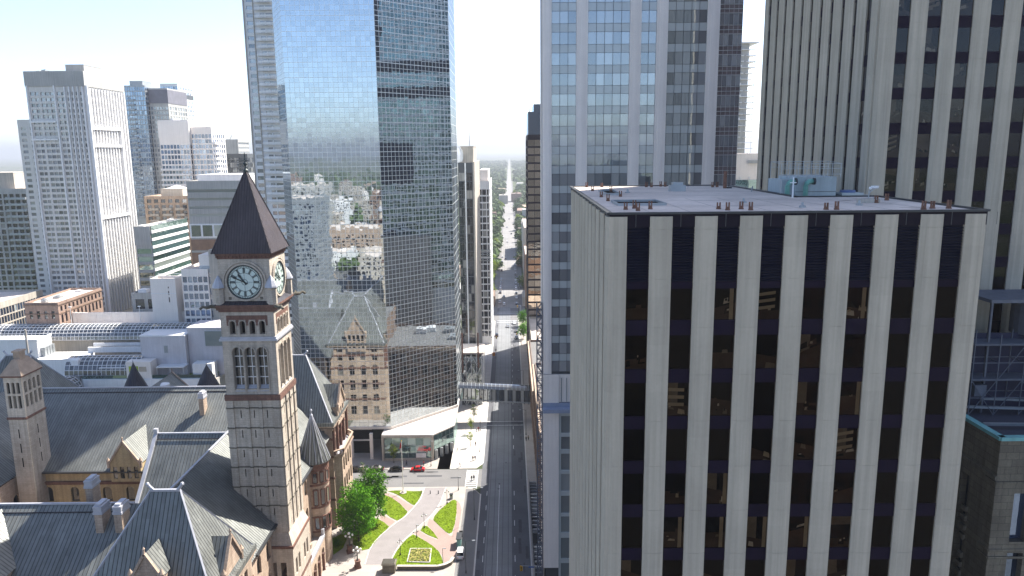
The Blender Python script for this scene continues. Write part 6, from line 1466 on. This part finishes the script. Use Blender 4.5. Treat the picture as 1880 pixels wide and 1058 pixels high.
# woods that read as one mass
rng = random.Random(5); m = MB()
def blob(x, y, h, w, n=26):
    for _ in range(n):
        d = Vector((rng.gauss(0,1),rng.gauss(0,1),abs(rng.gauss(0,1)))).normalized()
        p = Vector((x,y,h*.35))+Vector((d.x*w/2,d.y*w/2,d.z*h*.6)); nr = (d+Vector((rng.gauss(0,.4),rng.gauss(0,.4),.3+rng.gauss(0,.3)))).normalized()
        a = Matrix.Rotation(rng.uniform(0,6.28),3,nr) @ nr.orthogonal().normalized(); b = nr.cross(a); z = w*rng.uniform(.22,.4)
        m.add([p-a*z,p-b*z*.8,p+a*z,p+b*z*.8],[(0,1,2,3)])
for _ in range(2600):
    y = 560*math.exp(rng.random()*2.3); x = rng.uniform(-.62,.10)*y
    if abs(x+2) < 22+ y*.004 or (-260 < x < -100 and y < 640): continue
    cl = math.sin(x*.011+1.3)*math.sin(y*.006+.5)+math.sin(x*.031+y*.017)*.6
    if cl < -.25 and x > -300: continue
    s_ = 1+y/2500; blob(x, y, rng.uniform(7,12), rng.uniform(7,12)*s_, 22)
for _ in range(1500):
    y = 620*math.exp(rng.random()*2.4); x = rng.uniform(-.055,.035)*y + rng.choice([-16,15]); 
    if abs(x+1) < 11+y*.003: continue
    blob(x, y, rng.uniform(6,11), rng.uniform(7,12)*(1+y/3000), 20)
for _ in range(300): 
    x, y = rng.uniform(-300,-80), rng.uniform(-420,-140); blob(x, y, rng.uniform(8,13), rng.uniform(8,12), 34)
for _ in range(700):
    y = -400-2600*rng.random()**1.5; x = -(.10+.26*rng.random())*(472-y); blob(x, y, rng.uniform(8,13), rng.uniform(10,20), 22)
tag(part(None, 'distant_tree_canopy', m, MT['leaf_far']), 'hazy green belt of trees spreading to the horizon', 'woodland', None, 'stuff')
# low houses and blocks far down the street
mats = [MT['redbrick'],MT['concrete2'],MT['tawny'],MT['brownbrick'],MT['tawny'],MT['concrete']]
rng = random.Random(9)
for i in range(110):
    y = 480*math.exp(rng.random()*1.75); side = rng.random()
    x = (-rng.uniform(12,16+y*.12) if side < .45 else rng.uniform(13,24+y*.035)) if side < .78 else -rng.uniform(.33,.62)*y
    if x < -100 and y < 660: y += 420
    w, d, h = rng.uniform(8,24), rng.uniform(9,26), rng.choice([6,7,8,10,12,16]); mm = MB()
    mm.box(x-w/2,x+w/2,y-d/2,y+d/2,0,h)
    if h < 9 and rng.random() < .6: mm.hip(x-w/2-.3,x+w/2+.3,y-d/2-.3,y+d/2+.3,h+.01,h+3.2,x-w/2+.5,x+w/2-.5,y,y)
    else: mm.box(x-w/2+.4,x+w/2-.4,y-d/2+.4,y+d/2-.4,h,h+.3); mm.box(x-2,x+1,y-2,y+2,h+.3,h+2)
    tag(part(None, 'low_rise_house', mm, mats[i%6]), 'low pale or brick building lost in the distant haze', 'house', 'low houses in the distant haze')
# shrubs
def shrub(label, loc, r, mat, seed, group=None):
    rg_ = random.Random(seed); t = Thing('garden_shrub', label, 'shrub', loc, 0, group)
    part(t, 'foliage', leaf_cloud([((rg_.uniform(-.4,.4)*r,rg_.uniform(-.4,.4)*r,r*.6),r*.7) for _ in range(4)], 500, .2*max(r,.6), rg_), mat); part(t, 'stem', MB().tube([(0,0,0),(0,0,r*.6)],.05,6), MT['bark'])
shrub('dark round shrub on the grass against the stone hall', (-45.8,177.9,.15), 1.5, MT['leaf'], 61)
for i, (x, y, r) in enumerate(plants): shrub(['leafy planter shrub left of the mall terrace pergola','shrub beside the lime green panel','shrub left of the right hand pergola','shrub right of the terrace pergola','shrub by the terrace steps behind the clock tower','shrub in the glazed corner of the mall terrace','shrub below the lime green panel'][i], (x,y,20.15), r*1.15, MT['leaf2'], 70+i, 'planting on the mall roof terrace')
b = Thing('flower_bed', 'square flower bed with pale stone edging on the lower lawn', 'flower bed', (-23.5,172.1,.18))
part(b, 'border', MB().bar((-2.7,3.2,.08),(2.6,3.1,.08),.22,.16).bar((-2.7,-3.0,.08),(2.9,-3.4,.08),.22,.16).bar((-2.7,3.2,.08),(-2.7,-3.0,.08),.22,.16).bar((2.6,3.1,.08),(2.9,-3.4,.08),.22,.16), MT['kerb'])
m = MB(); rg_ = random.Random(4)
for _ in range(700):
    x, y = rg_.uniform(-2.5,2.6), rg_.uniform(-3,2.9); a = rg_.uniform(0,6.28); s = rg_.uniform(.1,.22); z = rg_.uniform(.08,.34)
    m.add([(x-s*math.cos(a),y-s*math.sin(a),z),(x+s*math.sin(a),y-s*math.cos(a),z+.08),(x+s*math.cos(a),y+s*math.sin(a),z),(x-s*math.sin(a),y+s*math.cos(a),z+.05)],[(0,1,2,3)])
part(b, 'flowers', m, leafmat('bed_plants',(.10,.16,.02),(.42,.36,.12),.15), kind='stuff'); part(b, 'soil', MB().box(-2.6,2.7,-3.1,3.05,0,.05), MT['bark'])

# ---------------------------------------------------------------- cars
def make_car(label, mat, loc, rz, group, van=False):
    c = Thing('parked_car', label, 'van' if van else 'car', loc, rz, group)
    L, Wd = 4.5, 1.8; hs = [-2.25,-2.1,-1.5,-.75,.0,.7,1.35,1.95,2.25]
    if not van: top = [.62,.92,1.0,1.40,1.46,1.40,.98,.80,.58]; base = [.62,.92,.98,.98,.98,.97,.95,.80,.58]
    else: top = [1.0,1.85,1.95,2.0,2.0,1.9,1.25,1.05,.6]; base = [.8,1.1,1.1,1.1,1.1,1.1,1.08,1.0,.6]
    b = MB(); rings = []
    for x, z in zip(hs, base):
        k = .86 if abs(x) > 2.2 else (.96 if abs(x) > 2 else 1); w = Wd/2*k
        rings.append([(x,-w*.94,.28),(x,-w,.5),(x,-w,.72 if z > .75 else z*.9),(x,-w*.88,z),(x,w*.88,z),(x,w,.72 if z > .75 else z*.9),(x,w,.5),(x,w*.94,.28)])
    b.loft([r[::-1] for r in rings]); part(c, 'body', b, mat, smooth=False)
    g = MB(); k0, k1 = (2,6) if not van else (1,6); rr = []
    for i in range(k0, k1+1):
        z = max(top[i], base[i]+.02); w = Wd/2; f = (z-base[i])/.5
        rr.append([(hs[i],-w*.88,base[i]),(hs[i],-w*(.88-.16*min(f,1)),z),(hs[i],w*(.88-.16*min(f,1)),z),(hs[i],w*.88,base[i])])
    g.loft([r[::-1] for r in rr]); part(c, 'window', g, MT['glass_dark'])
    r_ = MB(); zt = top[4]; r_.prism([(-.8,-.6),(.62,-.6),(.62,.6),(-.8,.6)] if not van else [(-2.0,-.7),(.7,-.7),(.7,.7),(-2.0,.7)], zt-.06, zt+.03); part(c, 'roof', r_, mat)
    for x in (-1.4,1.4):
        for y in (-.82,.82):
            w = MB(); rg2 = [[(x+rr_*math.cos(t_), yy, .33+rr_*math.sin(t_)) for t_ in [2*math.pi*i/14 for i in range(14)]] for yy, rr_ in ((y-.1,.27),(y-.09,.33),(y+.09,.33),(y+.1,.27))]
            w.loft(rg2); wh = part(c, 'wheel', w, MT['tyre'])
            h = MB(); h.loft([[(x+.19*math.cos(t_), y+s_, .33+.19*math.sin(t_)) for t_ in [2*math.pi*i/10 for i in range(10)]] for s_ in (-.115,.115)]); part(c, 'rim', h, MT['steel'], wh)
    for y in (-.62,.62): part(c, 'headlight', MB().box(2.16,2.27,y-.17,y+.17,.56,.68), MT['lamp_glass']); part(c, 'tail_light', MB().box(-2.28,-2.17,y-.15,y+.15,.62,.78), MT['car_red'])
    return c
CG = 'cars parked along the side street'
make_car('red saloon car parked in front of the glass pavilion', MT['car_red'], (-30.1,223.0,.006), math.pi, CG)
cb = make_car('small black car parked next to the red one', MT['car_black'], (-37.0,223.1,.006), math.pi, CG); sb = snapshot(cb.o)
stamp(sb, (-43.4,223.4,.006), math.pi, 'black estate car partly hidden by the tree top', CG, (1.1,1.05,1.12)); stamp(sb, (-49.9,223.2,.006), math.pi, 'black car parked closest to the stone hall', CG, (1.05,1,1.05))
cw = make_car('white and black van standing by the shaded pavement', MT['car_white'], (-13.2,171.9,.124), math.pi/2, 'vehicles on the street', True)
FG = 'cars on the far street'
c1 = make_car('white car waiting left of the far junction', MT['car_white'], (-8.2+.9,486.6,.006), math.pi/2, FG); s1 = snapshot(c1.o)
c2 = make_car('grey car on the sunlit stretch past the footbridge', MT['car_grey'], (-1.8,418.1,.02), -math.pi/2, FG); s2 = snapshot(c2.o)
spots = [(-4.3,481,1,'white car in the middle of the far junction'),(-4.7,506.2,2,'grey car past the far junction'),(2.0,426.2,1,'pale car by the right kerb before the junction'),(-7.9,397.1,0,'dark car on the left past the footbridge'),(3.0,406,0,'dark car under the right hand tree'),(3.0,391.2,0,'second dark car under the right hand tree'),(3.8,481,0,'dark car at the right of the junction')]
for x, y, k, lab in spots: stamp((sb,s1,s2)[k], (x,y,.02), math.pi/2 if x < -1 else -math.pi/2, lab, FG)
for i, (x, y) in enumerate([(4.0,503),(4.0,518),(4.0,533.5),(4.0,543),(4.0,553.7),(4.0,564),(4.1,575.5),(-7.4,521.4),(-7.4,534),(-7.4,543),(-7.4,551),(-7.4,562),(-7.4,576),(4.1,600),(4.1,625),(4.1,655),(-7.4,620),(-7.4,668),(-7.4,700),(4.1,705),(4.1,760),(-3,820),(1.5,900),(-1.1,1100),(1.6,760),(-4.5,690),(1.8,640),(-4,980)]):
    stamp((s1,sb,s2)[i%3], (x,y,.02), math.pi/2 if x < -1 else -math.pi/2, 'tiny parked or moving car on the distant street', 'tiny cars on the distant street')

# ---------------------------------------------------------------- people: one continuous skinned body, clothes and hair on it
def limb_mesh(pts, edges, rad, name, mat, th, parent=None, root=0):
    me = bpy.data.meshes.new(name); me.from_pydata(pts, edges, []); me.materials.append(mat)
    o = bpy.data.objects.new(name, me); COL.objects.link(o); o.parent = parent or th.o
    md = o.modifiers.new('skin', 'SKIN'); sk = me.skin_vertices[0].data if me.skin_vertices else None
    if sk is None:
        bm = bmesh.new(); bm.from_mesh(me); bm.verts.layers.skin.verify(); bm.to_mesh(me); bm.free(); sk = me.skin_vertices[0].data
    for i, r in enumerate(rad): sk[i].radius = (r, r) if not isinstance(r, tuple) else r; sk[i].use_root = (i == root)
    o.modifiers.new('sub', 'SUBSURF').levels = 1; o.modifiers['sub'].render_levels = 1
    for p in me.polygons: p.use_smooth = True
    return o
def make_person(label, top, legs, loc, rz, stride=.22, group='people walking on the pavement'):
    t = Thing('person', label, 'person', loc, rz, group); s = stride
    J = [(0,0,.95),(0,0,1.15),(0,.01,1.38),(0,.015,1.48),(0,.02,1.56),(0,.03,1.66),                       # 0-5 spine, neck, head
         (-.18,0,1.40),(-.25,-.05,1.12),(-.25,.08,.88),(-.25,.12,.80),(.18,0,1.40),(.25,.06,1.12),(.25,-.03,.88),(.25,-.01,.80),   # arms
         (-.10,0,.90),(-.11,s*.5,.50),(-.11,s*.55,.09),(-.11,s*.55+.15,.04),(.10,0,.90),(.11,-s*.3,.50),(.11,-s*.95,.11),(.11,-s*.95+.14,.04)]
    E = [(0,1),(1,2),(2,3),(3,4),(4,5),(2,6),(6,7),(7,8),(8,9),(2,10),(10,11),(11,12),(12,13),(0,14),(14,15),(15,16),(16,17),(0,18),(18,19),(19,20),(20,21)]
    rad = [.13,.125,.135,.06,.085,.095,.06,.045,.035,.032,.06,.045,.035,.032,.095,.06,.042,.04,.095,.06,.042,.04]
    limb_mesh(J, E, rad, 'body', MT['skin'], t)
    A = [0,1,2,6,7,8,10,11,12]; mp = {k: i for i, k in enumerate(A)}; ea = [(mp[a],mp[b]) for a, b in E if a in mp and b in mp]
    limb_mesh([J[k] for k in A], ea, [.155,.15,.155,.078,.062,.05,.078,.062,.05], 'shirt', MT['cloth_'+top], t)
    A = [0,14,15,16,18,19,20]; mp = {k: i for i, k in enumerate(A)}; ea = [(mp[a],mp[b]) for a, b in E if a in mp and b in mp]
    limb_mesh([J[k] for k in A], ea, [.15,.115,.08,.062,.115,.08,.062], 'trousers', MT['cloth_'+legs], t)
    h = MB(); h.lathe(0,.0,[(.07,1.58),(.118,1.64),(.125,1.70),(.10,1.76),(.04,1.79),(0,1.795)],10,False); part(t, 'hair', h, MT['hair'], smooth=True)
    f = MB(); f.ico((-.035,.115,1.675),.014); f.ico((.035,.115,1.675),.014); part(t, 'eyes', f, MT['hair']); part(t, 'nose', MB().ico((0,.125,1.65),.018), MT['skin'])
    for x, y in ((-.11,s*.55),(.11,-s*.95)): part(t, 'shoe', MB().prism([(x-.05,y-.08),(x+.05,y-.08),(x+.055,y+.12),(x,y+.2),(x-.055,y+.12)],0,.09), MT['cloth_charcoal'])
    return t
make_person('person in dark clothes crossing on the striped crossing, left of two', 'charcoal', 'navy', (-12.6,215.2,.016), .3)
make_person('person in navy top and dark trousers crossing on the striped crossing, right of two', 'navy', 'charcoal', (-11.9,215.7,.016), .2)
make_person('person in grey standing on the bright pavement near the kerb, left of a pair', 'charcoal', 'charcoal', (-12.9,230.2,.12), 2.9)
make_person('person in denim standing on the bright pavement near the kerb, right of a pair', 'denim', 'navy', (-12.2,230.5,.12), 3.2)
make_person('person in tan walking alone between the thin pavement trees', 'tan', 'navy', (-12.6,242.4,.12), .1)
make_person('person in white shirt walking under the yellow green tree', 'shirt', 'denim', (-12.9,256.0,.12), 3.0)
make_person('person in red walking beside the white shirted one', 'red', 'charcoal', (-12.2,256.4,.12), 3.1)
make_person('person in black near the glass pavilion side doors', 'charcoal', 'charcoal', (-18.6,238.0,.12), 1.2)
make_person('person in navy by the pavement corner beside the crossing', 'navy', 'denim', (-16.8,225.2,.12), 2.0)
make_person('person in dark coat on the shaded right pavement beyond the tower, left of two', 'charcoal', 'navy', (4.9,246.5,.12), 3.1)
make_person('person in tan coat on the shaded right pavement beyond the tower, right of two', 'tan', 'charcoal', (5.7,247.2,.12), 3.0)
make_person('person in denim standing by the bicycle hoops near the red car', 'denim', 'charcoal', (-34.2,227.0,.12), 1.0)
make_person('person in red beside the bicycle racks behind the red car', 'red', 'navy', (-28.6,226.6,.12), -1.0)

# ---------------------------------------------------------------- lamps, poles, signals
def garden_lamp(label, loc, rz):
    t = Thing('garden_lamp', label, 'street lamp', loc, rz, 'twin-armed lamps along the garden drive')
    m = MB(); m.lathe(0,0,[(.22,0),(.2,.35),(.09,.5),(.06,1.2),(.05,4.1),(.02,4.6)],8); part(t, 'post', m, MT['darksteel'])
    m = MB(); m.tube([(-.55,0,3.75),(-.3,0,3.95),(0,0,3.9),(.3,0,3.95),(.55,0,3.75)],.035,6); part(t, 'arm', m, MT['darksteel'])
    for x in (-.55,.55): m = MB(); m.lathe(x,0,[(.05,3.85),(.2,3.7),(.22,3.45),(.1,3.25)],8); part(t, 'lamp_head', m, MT['lamp_glass'])
garden_lamp('twin lamp at the middle of the curved drive beside the small lawn', (-23.9,186.1,.13), .3); garden_lamp('twin lamp at the left edge of the flower bed lawn', (-28.4,172.5,.18), .1)
garden_lamp('twin lamp at the far end of the drive beside the bin', (-18.9,200.1,.18), .4); 
def single(label, loc, h, arm, name='street_lamp', rz=0, group=None):
    t = Thing(name, label, 'street lamp', loc, rz, group); m = MB(); m.lathe(0,0,[(.16,0),(.14,.6),(.08,.8),(.05,h)],8); part(t, 'post', m, MT['darksteel'])
    part(t, 'arm', MB().tube([(0,0,h-.3),(arm*.5,0,h),(arm,0,h)],.04,6), MT['darksteel']); part(t, 'lamp_head', MB().prism([(arm-.35,-.14),(arm+.35,-.1),(arm+.35,.1),(arm-.35,.14)],h-.1,h+.06), MT['steel'])
single('short black lamp at the lower right corner of the flower bed lawn', (-17.2,167.3,.18), 4.6, .5); single('short dark lamp on the brick path above the flower bed', (-25.3,180.9,.13), 3.6, .4)
single('short dark lamp at the pavement corner by the striped crossing', (-16.2,208.6,.12), 4.2, .5)
SG = 'tall street lamps by the kerb'
single('tall thin street lamp in the shade right of the garden', (-10.6,190.2,.124), 9.5, 2.2, 'tall_street_lamp', 0, SG); single('tall thin street lamp nearest the bottom edge', (-11.4,164.0,.124), 8.5, 2.0, 'tall_street_lamp', 0, SG)
single('tall street lamp on the bright pavement at the corner', (-11.1,237.0,.12), 9, 2.0, 'tall_street_lamp', 0, SG); single('tall street lamp on the bright pavement below the footbridge', (-11.5,256.5,.12), 9, 2.0, 'tall_street_lamp', 0, SG)
single('tall white post at the corner of the glass pavilion', (-26.2,226.1,.12), 8.5, .6, 'lamp_post', 0, None)
single('tall street lamp on the right pavement by the footbridge', (5.0,252,.12), 9.5, -2.0, 'tall_street_lamp', 0, SG); single('tall street lamp on the right pavement beyond the footbridge', (5.0,300,.12), 9.5, -2.0, 'tall_street_lamp', 0, SG); single('tall street lamp on the left before the far junction', (-9.9,369.6,.12), 9.5, 2.0, 'tall_street_lamp', 0, SG)
def globes(label, loc):
    t = Thing('globe_lamp', label, 'street lamp', loc, .4, 'globe lamps on stone plinths'); m = MB(); m.box(-.75,.75,-.75,.75,0,.5); m.box(-.55,.55,-.55,.55,.5,1.7); m.box(-.65,.65,-.65,.65,1.7,1.9); part(t, 'plinth', m, MT['brownstone'])
    m = MB(); m.lathe(0,0,[(.3,1.9),(.16,2.3),(.1,4.6),(.14,4.8)],8)
    for k in range(4): a = k*math.pi/2; m.tube([(0,0,4.0),(.5*math.cos(a),.5*math.sin(a),3.9),(.85*math.cos(a),.85*math.sin(a),4.35)],.05,6)
    part(t, 'post', m, MT['darksteel'])
    for k in range(4):
        a = k*math.pi/2; g = MB(); g.lathe(.85*math.cos(a),.85*math.sin(a),[(0,4.38),(.2,4.45),(.29,4.67),(.2,4.9),(0,4.97)],10,False); part(t, 'globe', g, MT['lamp_glass'], smooth=True)
    g = MB(); g.lathe(0,0,[(0,4.85),(.24,4.95),(.34,5.2),(.24,5.46),(0,5.55)],10,False); part(t, 'globe', g, MT['lamp_glass'], smooth=True)
globes('lamp with white globes on a brown plinth at the porch corner', (-38.0,167.0,.12)); globes('lamp with white globes in the shade under the nearer tree', (-41.4,174.0,.12))
t = Thing('flagpole', 'tall white flagpole with a limp red and white flag', 'flagpole', (-32.5,207.2,.12))
part(t, 'pole', MB().lathe(0,0,[(.14,0),(.12,4),(.06,16.2)],8), MT['white']); part(t, 'finial', MB().ico((0,0,16.3),.15), MT['yellow'])
part(t, 'base', MB().lathe(0,0,[(1.0,0),(1.0,.25),(.5,.3),(.45,.6),(.2,.65)],12), MT['concrete'])
def cloth(z0, z1, y0):
    m = MB(); n = 10
    rows_ = [[(-.08-.55*i/n*(.55+.45*(z1-z)/(z1-z0+.01)), y0+.16*math.sin(i*1.9+z*.8)*(.3+i/n), z-.35*(i/n)) for i in range(n+1)] for z in (z0,(z0+z1)/2,z1)]
    for a, b in zip(rows_, rows_[1:]):
        for i in range(n): m.quad(a[i],a[i+1],b[i+1],b[i]); m.quad(*[(p[0],p[1]+.02,p[2]) for p in (b[i],b[i+1],a[i+1],a[i])])
    return m
fl = part(t, 'flag', cloth(14.2,15.9,0), MT['flagred'], smooth=True); part(t, 'flag_white_band', cloth(13.0,14.2,0), MT['white'], fl, smooth=True)
def signal(label, loc, arm, z=6.0, side=1):
    t = Thing('traffic_signal', label, 'traffic light', loc, 0, 'yellow traffic signals'); part(t, 'pole', MB().lathe(0,0,[(.14,0),(.1,z+.8)],8), MT['steel'])
    part(t, 'arm', MB().tube([(0,0,z+.5),(arm,0,z+.7)],.06,6), MT['steel'])
    part(t, 'signal_head', MB().box(arm-.28,arm+.28,-.2,.2,z-.5,z+.65), MT['yellow'])
    m = MB()
    for k in range(3): m.lathe(arm,0,[(.12,z-.3+.36*k-.02),(.12,z-.3+.36*k+.02)],8)
    for k in range(3): part(t, 'lens', MB().box(arm-.12,arm+.12,-.26,-.2,z-.38+.36*k,z-.14+.36*k), MT['black'])
    part(t, 'street_sign', MB().box(arm*.25-.9 if arm > 0 else arm*.45,arm*.25+.2 if arm > 0 else arm*.45+1.2,-.05,.02,z+.2,z+.55), plain('blue_sign',(.04,.10,.30),.5))
signal('yellow traffic signal hanging over the road at the bottom edge', (4.9,155.8,.12), -3.1, 6.0); signal('yellow traffic signal on the left kerb past the footbridge', (-9.9,369,.12), 2.4, 6); signal('yellow traffic signal on the right past the footbridge', (5.2,376,.12), -2.2, 6); signal('yellow traffic signal at the right of the far junction', (6.0,446,.12), -2.0, 6)
t = Thing('orange_road_sign', 'orange road works board left of the lane past the footbridge', 'road sign', (-8.6,354,.016)); part(t, 'board', MB().box(-.7,.7,-.04,.04,.8,2.6), MT['orange']); part(t, 'legs', MB().bar((-.5,0,0),(-.5,0,.8),.08).bar((.5,0,0),(.5,0,.8),.08), MT['steel'])
# low walls, pier, bin, bollards, racks, hoardings
t = Thing('garden_wall', 'low curved stone wall along the bottom of the flower bed lawn', 'wall', (-20,166.2,.12), 0, None, True)
m = MB(); wp = [(-28.2,166.0),(-18.5,165.8),(-16.7,166.5),(-15.4,167.7),(-14.8,169.7)]
for a, b in zip(wp, wp[1:]): m.bar((*a,.55),(*b,.55),.55,.9)
part(t, 'wall', m, MT['oldstone']); m = MB()
for a, b in zip(wp, wp[1:]): m.bar((*a,1.05),(*b,1.05),.75,.12)
part(t, 'coping', m, MT['concrete'])
t = Thing('gate_pier', 'big grey stone gate pier at the bottom of the drive', 'gate pier', (-30,165.4,.12)); part(t, 'shaft', MB().box(-1.5,1.5,-1.2,1.2,0,2.2), MT['oldstone']); part(t, 'cap', MB().hip(-1.75,1.75,-1.45,1.45,2.2,2.55,-1.4,1.4,-1.1,1.1), MT['oldstone'])
t = Thing('litter_bin', 'grey litter bin at the top of the right hand lawn', 'bin', (-17.9,203.2,.12)); part(t, 'body', MB().box(-.45,.45,-.4,.4,0,1.35), MT['steel']); part(t, 'lid', MB().box(-.5,.5,-.45,.45,1.35,1.5), MT['darksteel']); part(t, 'slot', MB().box(-.25,.25,-.42,-.4,1.0,1.2), MT['black'])
for x, y, lab in ((-27.1,206.6,'black bollard at the left of the drive mouth'),(-24.4,206.5,'black bollard in the middle of the drive mouth'),(-22.0,206.4,'black bollard at the right of the drive mouth')):
    t = Thing('bollard', lab, 'bollard', (x,y,.12), 0, 'bollards across the drive'); part(t, 'post', MB().lathe(0,0,[(.13,0),(.11,.8),(.15,.85),(.1,1.0),(0,1.05)],8), MT['darksteel']); part(t, 'foot', MB().lathe(0,0,[(.2,0),(.18,.08)],8), MT['darksteel'])
for i in range(9):
    t = Thing('bicycle_rack', 'steel bicycle hoop in the row behind the parked cars', 'bicycle rack', (-37.5+1.25*i,226.6,.12), 0, 'bicycle hoops behind the parked cars'); part(t, 'hoop', MB().tube([(0,-.4,0),(0,-.38,.7),(0,-.2,.88),(0,.2,.88),(0,.38,.7),(0,.4,0)],.035,6), MT['steel'])
t = Thing('street_kiosk', 'teal information kiosk on the shaded kerb above the white van', 'kiosk', (-13.9,177.3,.124)); part(t, 'body', MB().box(-.5,.5,-1.6,1.6,0,2.3), plain('teal_kiosk',(.12,.27,.24),.5)); part(t, 'roof', MB().box(-.7,.7,-1.8,1.8,2.3,2.45), MT['darksteel']); part(t, 'panel', MB().box(-.53,-.5,-1.3,1.3,.6,2.0), MT['glass_dark'])
t = Thing('rubbish_box', 'dark box beside the kiosk on the shaded pavement', 'utility box', (-13.7,181.4,.124)); part(t, 'body', MB().box(-.4,.4,-.4,.4,0,1.3), MT['darksteel']); part(t, 'lid', MB().box(-.45,.45,-.45,.45,1.3,1.4), MT['black'])
t = Thing('site_hoarding', 'dark builders hoarding and covered walkway along the right pavement', 'hoarding', (5.8,172,.12), 0, None, True)
part(t, 'roof_deck', MB().box(4.9,7.0,152,206,3.2,3.45), MT['darksteel']); m = MB()
for k in range(28): y = 152.2+2*k; m.box(4.95,5.05,y,y+.1,.12,3.2); m.box(6.85,6.95,y,y+.1,.12,3.2); m.box(4.9,7,y,y+.14,3.45,3.7)
part(t, 'post', m, MT['steel']); m = MB(); m.box(4.92,4.98,152,206,3.45,4.6); part(t, 'parapet', m, MT['darksteel'])
m = MB()
for k in range(18): m.box(5.1,6.9,160+2.2*k,160.7+2.2*k,3.46,3.9)
part(t, 'stored_panel', m, MT['concrete2'])
for x, y, h_, lab in ((9.0,147.0,3.0,'pallet of building boards on the ground below the hoist'),(10.4,144.8,2.2,'stack of white site panels below the hoist')):
    t = Thing('material_stack', lab, 'building materials', (x,y,.0)); part(t, 'boards', MB().box(-1.2,1.2,-.9,.9,.2,h_), MT['white'] if h_ < 3 else MT['steel']); part(t, 'pallet', MB().box(-1.3,1.3,-1,1,0,.18), MT['bark'])
print('objects', len(bpy.data.objects), 'script done')
